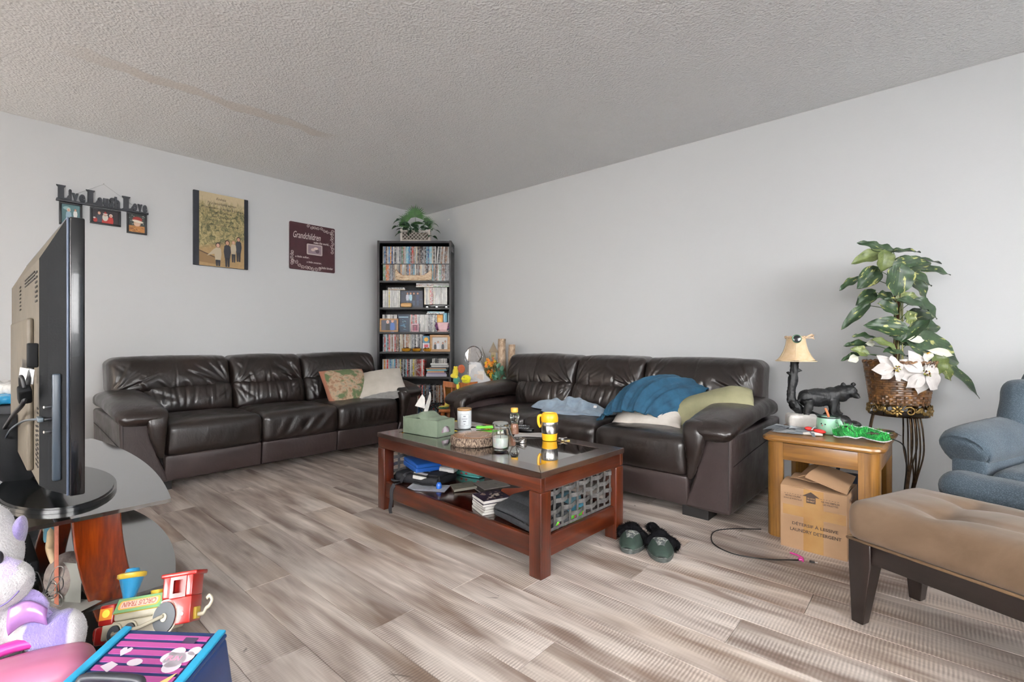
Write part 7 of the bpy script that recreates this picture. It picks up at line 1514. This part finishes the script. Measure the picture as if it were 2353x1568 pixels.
M().box(-.24, .40, -.078, -.063, .10, .50, bev=.008).build('port_cover', M_TVB, tv, 40)
sl0 = None
def slots(x0, z0, n, l, h_, dx=0, dz=.011, vert=False):
    global sl0
    for i in range(n):
        if sl0 is None: sl0 = o = M().box(-.5, .5, -.0005, .0005, -.5, .5).build('vent_slot', mat('slot_black', '15130f', .8), tv)
        else: o = sl0.copy(); COL.objects.link(o)
        o.location = (x0+dx*i, -.0647, z0+dz*i); o.scale = (l, 1.5, h_)
slots(.47, .54, 7, .05, .0045, dz=.012); slots(.36, .60, 3, .14, .0035, dz=.009); slots(-.05, .54, 7, .05, .0045, dz=.012); slots(.20, .60, 3, .14, .0035, dz=.009)
slots(.505, .13, 14, .026, .0035, dz=.011); slots(.47, .13, 9, .022, .0035, dz=.012)
m = M(TR((.36, -.0795, .36), (R(90), 0, 0))); m.c('2c261e'); lett(m, 'SAMSUNG', -.10, 0, .17, .032, I4, .03); m.build('embossed_lettering', M_PRT, tv)
M().box(.02, .14, -.02, .02, .0, .10, bev=.008).build('neck', M_TVG, tv, 40); m = M(); m.tube([(.05, -.05, .01), (.06, -.09, .05), (.08, -.10, .12), (.09, -.098, .22)], [.05, .045, .035, .025], 10, smooth=5, flat=.35); m.build('neck_support', M_TVS, tv, 180)
m = M(); pts = [(.30*math.cos(a), .13*math.sin(a)) for a in np.linspace(0, 2*PI, 41)[:-1]]; m.poly(pts, 0, TR((.20, .0, 0)), h=.009); pts2 = [(x*.97, y*.95) for x, y in pts]; m.poly(pts2, .009, TR((.20, .0, 0)), h=.004); m.build('stand_base', M_TVG, tv, 40)
M().box(TW-.020, TW-.009, -.044, -.028, .10, .36, bev=.004).build('side_port_panel', mat('port_steel_blue', '2c353e', .35), tv, 40)
for i, z in enumerate((.22, .25, .28)):
    m = M(); m.cyl((TW-.026, -.044, z), (TW-.020, -.058, z), .0032, n=8); m.build('socket', mat('nickel', 'b8b8b8', .3, metal=1), tv, 60)
def tvcord(name, label, pts, r, c='141416', ends=None): m = M(); m.tube(pts, r, 8, smooth=7); o = m.build(name, mat('cord_'+c, c, .5), None, 180); tag(o, label, 'cable'); return o
tvcord('power_cable', 'thick black cable plugged into the television back, hanging to the left', [(2.93, -3.532, .90), (2.93, -3.538, .86), (2.945, -3.546, .82), (2.95, -3.552, .79), (2.80, -3.56, .75), (2.55, -3.565, .69), (2.20, -3.57, .61), (1.95, -3.60, .512)], .005)
fc = thing('ferrite_core', 'black plastic cable clamp on the television power cable', 'cable clamp', (2.955, -3.549, .812), rot=(R(10), R(42), R(10))); M().rb((0, 0, 0), (.024, .024, .046), .005, .01).build('clamp', M_TVS, fc, 60); m = M(); m.tube([(.0, .0, .022), (-.022, 0, .036), (-.040, 0, .018), (-.036, 0, -.016), (-.008, 0, -.026)], .004, 8, smooth=6); m.build('cable_loop', mat('cord_141416', '141416'), fc, 180)
pg_ = M(); pg_.box(-.012, .012, -.01, .01, -.03, .03, bev=.004); pg_ = pg_.build('cable_plug', M_TVS, None, 40); pg_.location = (2.93, -3.534, .905); tag(pg_, 'black plug seated in the television back', 'plug')
lbx = M(); lbx.box(-.02, .02, -.0006, .0006, -.018, .018); lbx = lbx.build('cable_label', mat('white_tag', 'e4e4e2', .6), None); lbx.location = (2.925, -3.544, .855); lbx.rotation_euler = (0, R(8), R(35)); tag(lbx, 'white paper label wrapped on the television cable', 'label')
tvcord('hdmi_cable', 'thin grey-black cable curving out of the television side ports', [(2.98, -3.520, .752), (2.95, -3.535, .750), (2.85, -3.548, .735), (2.65, -3.56, .69), (2.40, -3.565, .62), (2.15, -3.58, .55), (2.02, -3.60, .508)], .0028, '3a4046')
hp = M(); hp.box(-.022, .022, -.005, .005, -.005, .005, bev=.002); hp = hp.build('hdmi_plug', mat('grey_plug', '47525a', .4), None, 40); hp.location = (2.972, -3.524, .752); tag(hp, 'grey plug of the thin cable at the television side', 'plug')
# ---- clutter on the stand's lower shelf
def sh_(name, label, cat, x, y, rz=0, z=.2325): return thing(name, label, cat, (x, y, z), rz)
q = sh_('booklet', 'white folded leaflet sliding off the stand lower shelf behind the plush toy', 'booklet', 2.86, -3.535, R(30)); m = M(); m.c('93938e').grid(6, 6, lambda u, v: ((u-.5)*.24, (v-.5)*.17, .004+.012*u), thick=.001); m.build('sheet', M_PRT, q, 60); m = M(); m.c('85857f').grid(6, 6, lambda u, v: ((u-.5)*.10+.02, (v-.5)*.004+.07, .004+.11*v), thick=.001); m.build('upright_page', M_PRT, q, 60)
q = sh_('wooden_ruler', 'reddish wooden stick standing upright under the glass top', 'stick', 2.842, -3.483); M().box(-.008, .008, -.004, .004, 0, .245, bev=.001).build('stick', mat('red_wood', 'a4604c', .6, 'b36e58', 40), q, 40)
q = sh_('wire_bundle', 'loose bundle of thin silver and black wires on the stand lower shelf', 'wires', 2.905, -3.510); rs_ = np.random.RandomState(12)
for i in range(12):
    a = rs_.uniform(-1.3, 1.0); l = rs_.uniform(.06, .13); m = M(); ex = (math.cos(a)*l, rs_.uniform(-.03, .03), .08+math.sin(a)*l*.8); m.tube([(0, 0, .07), (ex[0]*.5, ex[1]*.5, .085+math.sin(a)*l*.6), ex, (ex[0]*.8, ex[1], ex[2]-.03), (.01, 0, .06)], .0011, 5, smooth=5); m.build('wire', mat('silver_wire' if i % 2 else 'dark_wire', 'a8a8a6' if i % 2 else '2a2a2c', .3, metal=.8 if i % 2 else 0), q, 180)
m = M(); m.cyl((-.02, 0, .0), (0, 0, .075), .006); m.build('stem', mat('dark_wire', '2a2a2c'), q, 180)
q = sh_('knitted_hat', 'grey-brown woven round hat lying beside the orange upright', 'hat', 2.80, -3.455); m = M(); m.ell((0, 0, .065), (.055, .05, .062), 24, 14); m.build('crown', mat('grey_weave', '6a5f5c', .9, '81766f', 50, bs=120, bstr=.6), q, 180)
q = sh_('headphones', 'beige curved headband with a patterned blue band behind the hat', 'headphones', 2.775, -3.49); m = M(); m.tube([(.0, 0, .22), (.012, 0, .17), (.006, 0, .14), (.03, .01, .10)], .009, 8, smooth=5); m.build('headband', mat('beige_plastic', 'b79e7c', .5), q, 180); m = M(); m.c('4f7f90').box(-.016, .014, -.012, .012, .165, .235); m.c('c9c4b0').box(-.017, -.004, -.013, .013, .19, .215); m.build('pattern_band', M_PRT, q)
q = sh_('black_box', 'dark electronic box filling the back of the stand lower shelf', 'box', 2.48, -3.60); M().box(-.15, .15, -.10, .10, .002, .07, bev=.006).build('case', M_TVS, q, 40)
q = sh_('paper_roll', 'small rolled cream paper lying at the foot of the orange upright', 'paper', 2.93, -3.235, R(20)); m = M(); m.cyl((-.035, 0, .008), (.035, 0, .008), .007, n=12); m.build('roll', mat('cream_paper', 'cdbfa8', .8), q, 60)
# ---- small oak table with black box and blue packet, far left
lt = oak_table('low oak table partly hidden behind the television, black box on it', (.88, -3.50, 0), 0, .29, .27, .45)
pr = thing('printer', 'flat black electronic unit on the low oak table behind the television', 'printer', (.90, -3.52, .4506), R(3)); M().box(-.22, .20, -.19, .17, 0, .09, bev=.01).build('lower_case', mat('charcoal_plastic', '24262a', .4), pr, 40); M().box(-.215, .195, -.185, .165, .092, .17, bev=.014).build('upper_case', mat('charcoal_plastic', '24262a', .4), pr, 40); M().box(.201, .204, -.12, .10, .03, .08, bev=.001).build('tray', mat('black_plastic', '19191b'), pr, 40)
bp = thing('plastic_packet', 'shiny blue plastic packet lying on the black unit', 'packet', (.97, -3.50, .6215), R(10)); M().rb((0, 0, .026), (.30, .22, .05), .022, .012, lambda P, N: P+N*(.006*nz(P, 40, 3))[:, None]).build('packet', mat('blue_film', '1f7aa8', .15, '2f93c0', 14, coat=.6, bs=40, bstr=.5, bd=.01), bp, 180)
bp = thing('bubble_wrap', 'crumpled clear wrap on top of the blue packet', 'wrapping', (.97, -3.48, .675), R(30)); M().rb((0, 0, .022), (.26, .16, .05), .02, .010, lambda P, N: P+N*(.014*np.abs(nz(P, 50, 6)))[:, None]).build('wrap', t.m if False else MC.get('crumple') or mat('crumple', 'd4d4d2', .25, 'e0e0de', 30, bs=60, bstr=.6, bd=.008), bp, 180)

# ---------------------------------------------------------------- maroon hassock and toys in the near left corner
M_MAR = leather('maroon_leather', '3c1418', '4c1c20', '5c2a2c', .3)
hs = thing('hassock', 'maroon leather hassock in the near left corner under the toys', 'hassock', (3.66, -3.70, 0), 0)
def hsf(P, N): P = P+N*(.004*nz(P, 9, 3))[:, None]; return P
M().rb((0, 0, .175), (.72, .76, .31), .075, .03, hsf).build('body', M_MAR, hs, 180)
m = M(); pr_ = rrect(.352, .372, .075, 6); pts = [(x, y, .262) for x, y in pr_]; pts.append(pts[0]); m.tube(pts, .006, 6); m.build('welt', M_MAR, hs, 180)
for sx in (-1, 1):
    for sy in (-1, 1): M().cyl((sx*.28, sy*.3, 0), (sx*.28, sy*.3, .03), .025, n=12).build('foot', M_BLK, hs, 40)
HT = .332
# plush animal
pt_ = thing('plush_toy', 'white plush animal with purple patches and paws sitting in the near left corner', 'plush toy', (3.372, -3.60, HT), R(72)); pt_.scale = (.80, .80, 1.0)
m = M()   # x: picture right, z: up, y: away
m.ell((-.03, .02, .095), (.075, .07, .10)); m.ell((-.035, .01, .235), (.068, .062, .070)); m.ell((-.045, .02, .275), (.060, .055, .052)); m.ell((.012, -.038, .196), (.050, .042, .040)); m.ell((.040, -.05, .204), (.022, .022, .020)); m.ell((-.01, -.02, .175), (.045, .045, .030))
m.cyl((.02, .0, .120), (.098, -.03, .080), .036, .040); m.ell((.108, -.035, .086), (.040, .040, .044)); m.ell((.125, -.04, .083), (.022, .036, .040))
m.ell((.02, -.085, .018), (.055, .05, .034)); m.ell((.03, -.10, .026), (.030, .03, .028)); m.ell((-.09, -.06, .03), (.05, .06, .04))
WHT = 'b4b1b2'; PUR = '71659a'
def pcol(P):
    x, y, z = P[:, 0], P[:, 1], P[:, 2]; return pick(P, [((x > .045) & (z > .03) & (z < .14), PUR), ((x > .118) & (z > .04) & (z < .125), WHT), ((np.hypot(x+.052, (z-.240)*.8) < .024) & (y < -.01), 'a593c4'), ((np.hypot(x-.022, z-.226) < .016) & (y < -.03), 'b5a6cf'), ((x < -.05) & (z < .03), PUR)], WHT)
t = painted('plush_fur', .95, 260, .7, noise=.12, sheen=.6, ns=150, bd=.004); pbody = blob('body', m, t, pt_, .006, 4, colfn=pcol)
m = M(); m.grid(16, 12, lambda u, v: (.018+.085*v-.02*v*v, -.03-.012*np.sin(u*PI), .165-.06*u*(1-.4*v)-.02*v+.02*np.sin(v*PI)), thick=.012); m.c(PUR); m.C = [H('9a88bd')]*len(m.F); m.build('ear', t, pt_, 180)
m = M(); m.ell((.018, .02, .262), (.014, .03, .034), 16, 10, rot=(0, .2, 0)); m.C = [H('7d709f')]*len(m.F); m.build('ear', t, pt_, 180)
m = M(); m.grid(14, 10, lambda u, v: (.022+.062*v, -.050-.010*np.sin(u*PI), .155-.045*u*(1-.3*v)-.012*v+.014*np.sin(v*PI)), thick=.002); m.build('ear_lining', mat('lilac_satin', '8c6399', .25, '9a72a6', 20, coat=.4), pt_, 180)
m = M(); m.c('6a5c94').tube([(-.012, -.078, .178), (.005, -.0825, .170), (.028, -.080, .176), (.045, -.073, .190)], .0013, 5, smooth=4); m.c('15131a').ell((.006, -.045, .243), (.008, .008, .012), 12, 8); m.build('face_details', M_PRT, pt_, 180)
rs_ = np.random.RandomState(2); me_ = pbody.data; nv_ = len(me_.vertices); cc = me_.color_attributes['Col'].data; m = M(); idx = rs_.randint(0, nv_, 9000)
for i in idx:
    v_ = me_.vertices[int(i)]; p = np.array(v_.co); n_ = np.array(v_.normal); d_ = n_+rs_.normal(size=3)*.6+np.array([0, 0, -.5]); d_ /= np.linalg.norm(d_); s_ = np.cross(d_, n_+.01); s_ = s_/(np.linalg.norm(s_)+1e-9)*.0005; m.col = tuple(cc[int(i)].color); m.add([p-s_, p+s_, p+d_*rs_.uniform(.0015, .0034)], [(0, 1, 2)])
o = m.build('fur', t, pt_); o['kind'] = 'stuff'
# toy train
tn = thing('toy_train', 'red, white and yellow toy circus train with blue smokestack', 'toy train', (3.392, -3.398, HT+.012), rot=(0, 0, 0)); tn.rotation_euler = (Matrix.Rotation(R(55), 3, 'Z') @ Matrix.Rotation(R(-4), 3, 'Y') @ Matrix.Rotation(R(-24), 3, 'X')).to_euler(); tn.scale = (.73, .85, 1.04)
M_RED = mat('red_toy_plastic', '941a16', .3, '9e201a', 10, coat=.3); M_IVO = mat('ivory_toy_plastic', 'b5ae9a', .35); M_TYE = mat('yellow_toy_plastic', 'b89c34', .35); M_TBL = mat('sky_toy_plastic', '2676a0', .3); M_TBK = mat('grey_toy_plastic', '3c4146', .5)
M().box(-.10, .075, -.028, .028, .004, .034, bev=.004).build('chassis', M_IVO, tn, 40)
M().box(-.075, .040, -.030, .030, .034, .058, bev=.006).build('boiler', M_IVO, tn, 40); M().box(-.11, -.075, -.030, .030, .030, .066, bev=.004).build('nose', M_RED, tn, 40)
M().box(-.118, -.075, -.026, .026, -.002, .030, bev=.006).build('front_bumper', M_RED, tn, 40)
for z, r_ in ((.012, .007), (.020, .009)): m = M(); m.cyl((-.122, -.014, z), (-.112, -.014, z), r_, n=14); m.build('buffer', M_RED, tn, 60)
M(TR((-.072, -.036, .050), (R(50), 0, 0))).box(-.002, .114, -.002, .028, -.004, -.001, bev=.001).build('yellow_strip', M_TYE, tn, 40)
m = M(TR((-.072, -.036, .052), (R(50), 0, 0), (1, 1.55, 1))); m.c('6f9a6a').box(0, .112, -.003, .017, -.001, 0); m.c('d9a24a').poly(rrect(.050, .0062, .006, 3), .0003, TR((.056, .007, 0))); m.c('d9b7a8').poly(rrect(.045, .0048, .0045, 3), .0005, TR((.056, .007, 0))); m.c('a0483c'); lett(m, 'CIRCUS TRAIN', .016, .0035, .080, .0075, TR((.112, .0145, .0007), (0, 0, PI)), .01); m.build('lettered_panel', M_PRT, tn)
m = M(TR((-.112, -.0305, .034), (R(90), 0, 0))); m.c('d9812a').box(.004, .034, .006, .026, 0, .0004); m.c('e8d04a').disc(.019, .017, .009, .007, .0006); m.build('face_sticker', M_PRT, tn)
M().lathe([(.012, .060), (.015, .075), (.028, .108), (.031, .112), (.030, .114), (.024, .112), (0, .108)], 28, c=(-.058, 0, 0)).build('smokestack', M_TBL, tn, 60); M().lathe([(.029, .108), (.0335, .111), (.0335, .117), (.027, .119), (.0, .118)], 28, c=(-.058, 0, 0)).build('smokestack_rim', M_TYE, tn, 60); M().lathe([(.018, .1185), (.015, .126), (0, .128)], 24, c=(-.058, 0, 0)).build('smokestack_cap', M_TBL, tn, 60)
M().lathe([(.012, .055), (.015, .066), (.0195, .079), (.0, .080)], 24, c=(.012, .006, 0)).build('steam_dome', M_TYE, tn, 60)
for x0, x1, z0, z1 in ((.040, .115, .010, .058), (.040, .058, .058, .098), (.098, .115, .058, .098)): M().box(x0, x1, -.034, .034, z0, z1, bev=.003).build('cab_wall', M_RED, tn, 40)
M().box(.056, .100, .028, .034, .056, .098).build('cab_wall', M_RED, tn); M().box(.034, .124, -.037, .037, .096, .104, bev=.003).build('cab_roof', M_RED, tn, 40)
for a_ in ((.058, .098, .058, .066), (.058, .098, .090, .097), (.058, .066, .066, .090), (.090, .098, .066, .090)): M().box(a_[0], a_[1], -.034, -.030, a_[2], a_[3]).build('cab_wall', M_RED, tn)
M().box(.060, .096, -.012, -.008, .058, .096).build('cab_wall', M_RED, tn)
for x, r_ in ((.052, .027), (-.03, .014), (-.066, .014)):
    m = M(); m.cyl((x, -.0385, r_+.000), (x, -.030, r_), r_, n=28); m.build('wheel', M_TBK, tn, 40); m = M(); m.cyl((x, -.041, r_), (x, -.038, r_), r_*.28, n=16); m.build('hub', M_IVO, tn, 40); m = M(); m.lathe([(r_+.001, 0), (r_+.004, 0), (r_+.004, .006), (r_+.001, .006)], 28, xf=TR((x, -.034, r_), (R(-90), 0, 0))); m.build('wheel_arch', M_IVO, tn, 60)
m = M(); m.tube([(-.066, -.044, .012), (.0, -.045, .018), (.052, -.044, .030)], .0035, 6); m.build('drive_rod', M_IVO, tn, 180)
M().box(.114, .122, -.016, .012, .014, .036, bev=.002).build('rear_plate', M_TYE, tn, 40); m = M(); m.tube([(.120, -.004, .022), (.136, -.004, .022), (.142, -.004, .030), (.150, -.004, .034), (.156, -.004, .044), (.149, -.004, .052), (.142, -.004, .048)], .004, 8, smooth=5); m.build('hook', M_IVO, tn, 180)
m = M(); m.cyl((.095, -.036, .028), (.095, -.0335, .028), .003, n=10); m.build('rivet', mat('nickel', 'b8b8b8', .3, metal=1), tn)
# striped carry case
cs = thing('carry_case', 'blue and pink striped toy carry case with black handle and stickers', 'toy case', (3.624, -3.418, HT+.012), rot=(R(11), 0, R(38))); cw, cdp, chh = .185, .27, .100
M().box(0-.09, cw-.09, -cdp+.03, .03, 0, chh-.008, bev=.006).build('case_body', mat('navy_toy_plastic', '182f5a', .35), cs, 40)
M().box(-.09, cw-.09, -cdp+.03, .03, chh-.0078, chh-.001, bev=.002).build('lid', mat('navy_toy_plastic', '182f5a', .35), cs, 40)
for x in (-.088, cw-.09-.016): M().box(x, x+.014, -cdp+.028, .032, chh-.001, chh+.005, bev=.002).build('edge_strip', mat('cyan_toy_plastic', '2588ad', .3), cs, 40)
m = M(); 
for i in range(17): m.c('94407a').box(-.070, cw-.112, .020-i*.0155-.009, .020-i*.0155, chh-.001, chh+.0006)
m.build('stripes', M_PRT, cs)
m = M(TR((0, 0, chh+.0008))); m.c('c7bcc6')
def heartp(x, y, s_, z=0): m.poly([(x, y-s_), (x-s_*.9, y), (x-s_*.8, y+s_*.6), (x-s_*.35, y+s_*.75), (x, y+s_*.35), (x+s_*.35, y+s_*.75), (x+s_*.8, y+s_*.6), (x+s_*.9, y)][::-1], z)
heartp(-.045, -.015, .010); m.disc(-.012, -.035, .012, .007); m.poly([(-.06, -.045), (-.05, -.035), (-.035, -.04), (-.04, -.055)][::-1], 0); m.c('d9a6c4').box(-.028, -.004, -.088, -.072, 0, .0002); m.c('ccc6cc').box(-.062, -.036, -.095, -.072, 0, .0002)
m.c('cfc6cf'); 
for dx, dy, rr in ((0, 0, .017), (.014, .006, .013), (-.013, .004, .012), (.004, -.012, .014), (-.006, .014, .012), (.02, .018, .010)): m.disc(.048+dx, -.028+dy, rr, rr*.85, .0003, 16)
m.c('3c3048').box(.034, .056, .004, .016, .0001, .0005); m.c('d98aa8'); lett(m, 'FUN', .034, -.030, .022, .009, TR((0, 0, .0008)), .02)
m.c('d9b070').poly([(.055, -.060), (.038, -.088), (.066, -.088)][::-1] if False else [(.070, -.050), (.040, -.085), (.062, -.092)][::-1], .0004); m.c('e0d0d4').disc(.050, -.094, .014, .009, .0006); m.c('d98aa8').disc(.044, -.103, .007, .006, .0008); m.disc(.056, -.103, .007, .006, .0008); m.build('stickers', M_PRT, cs)
m = M(); m.tube([(-.052, -.094, chh+.001), (-.048, -.088, chh+.016), (-.036, -.084, chh+.022), (.034, -.084, chh+.022), (.046, -.088, chh+.016), (.050, -.094, chh+.001)], .0065, 10, smooth=5); m.build('handle', mat('black_rubber', '26282e', .4), cs, 180)
M().box(-.062, .058, -.118, -.100, chh-.001, chh+.006, bev=.002).build('latch_bar', mat('hot_pink_plastic', 'ab2f7f', .35), cs, 40); M().box(-.066, .062, -.20, -.120, chh-.001, chh+.004, bev=.002).build('latch_plate', mat('cyan_toy_plastic', '2fa3cf'), cs, 40)
# pink toy car half hidden
pk_ = thing('toy_car', 'rounded pink toy car lying between the plush and the striped case', 'toy car', (3.475, -3.60, HT+.006), R(80)); M_PNK = mat('soft_pink_plastic', 'a8627f', .35, 'b06c88', 8)
M().rb((0, 0, .045), (.22, .11, .075), .034, .012, lambda P, N: P*np.stack([np.ones(len(P)), 1-.15*(P[:, 0]/.11)**2, 1-.25*np.clip(P[:, 0]/.11, 0, 1)**2], 1)).build('body', M_PNK, pk_, 180)
m = M(); m.tube([(-.06, .05, .055), (-.02, .062, .080), (.04, .060, .078), (.07, .05, .055)], .010, 10, smooth=5); m.build('trim', mat('hot_pink_plastic', 'cf3f9a'), pk_, 180)
for x in (-.06, .065):
    m = M(); m.cyl((x, -.064, .026), (x, -.050, .026), .026, n=26); m.build('wheel', M_TBK, pk_, 40); m = M(); m.cyl((x, -.067, .026), (x, -.063, .026), .013, n=20); m.build('hubcap', mat('cerise', '8c1f3a', .35), pk_, 40)
# ---- every same-coloured case of a row gets its own label: counted from the left
ORD = ['leftmost', 'second', 'third', 'fourth', 'fifth', 'sixth', 'seventh', 'eighth', 'ninth', 'tenth', 'eleventh', 'twelfth', 'thirteenth', 'fourteenth']
grp = {}
for o in COL.objects:
    if o.name.startswith('dvd_case') and o.get('label') and (o['label'].find('-spined') > 0 or o['label'].startswith('short music')): grp.setdefault(o['label'], []).append(o)
for lb, os_ in grp.items():
    os_.sort(key=lambda o: o.location.x*math.cos(BK_ROT)+o.location.y*math.sin(BK_ROT))
    if len(os_) == 1: os_[0]['label'] = 'only '+lb; continue
    for i, o in enumerate(os_): o['label'] = (ORD[i]+' ' if i == 0 else ORD[i]+' from the left ')+('of the ' if False else '')+lb
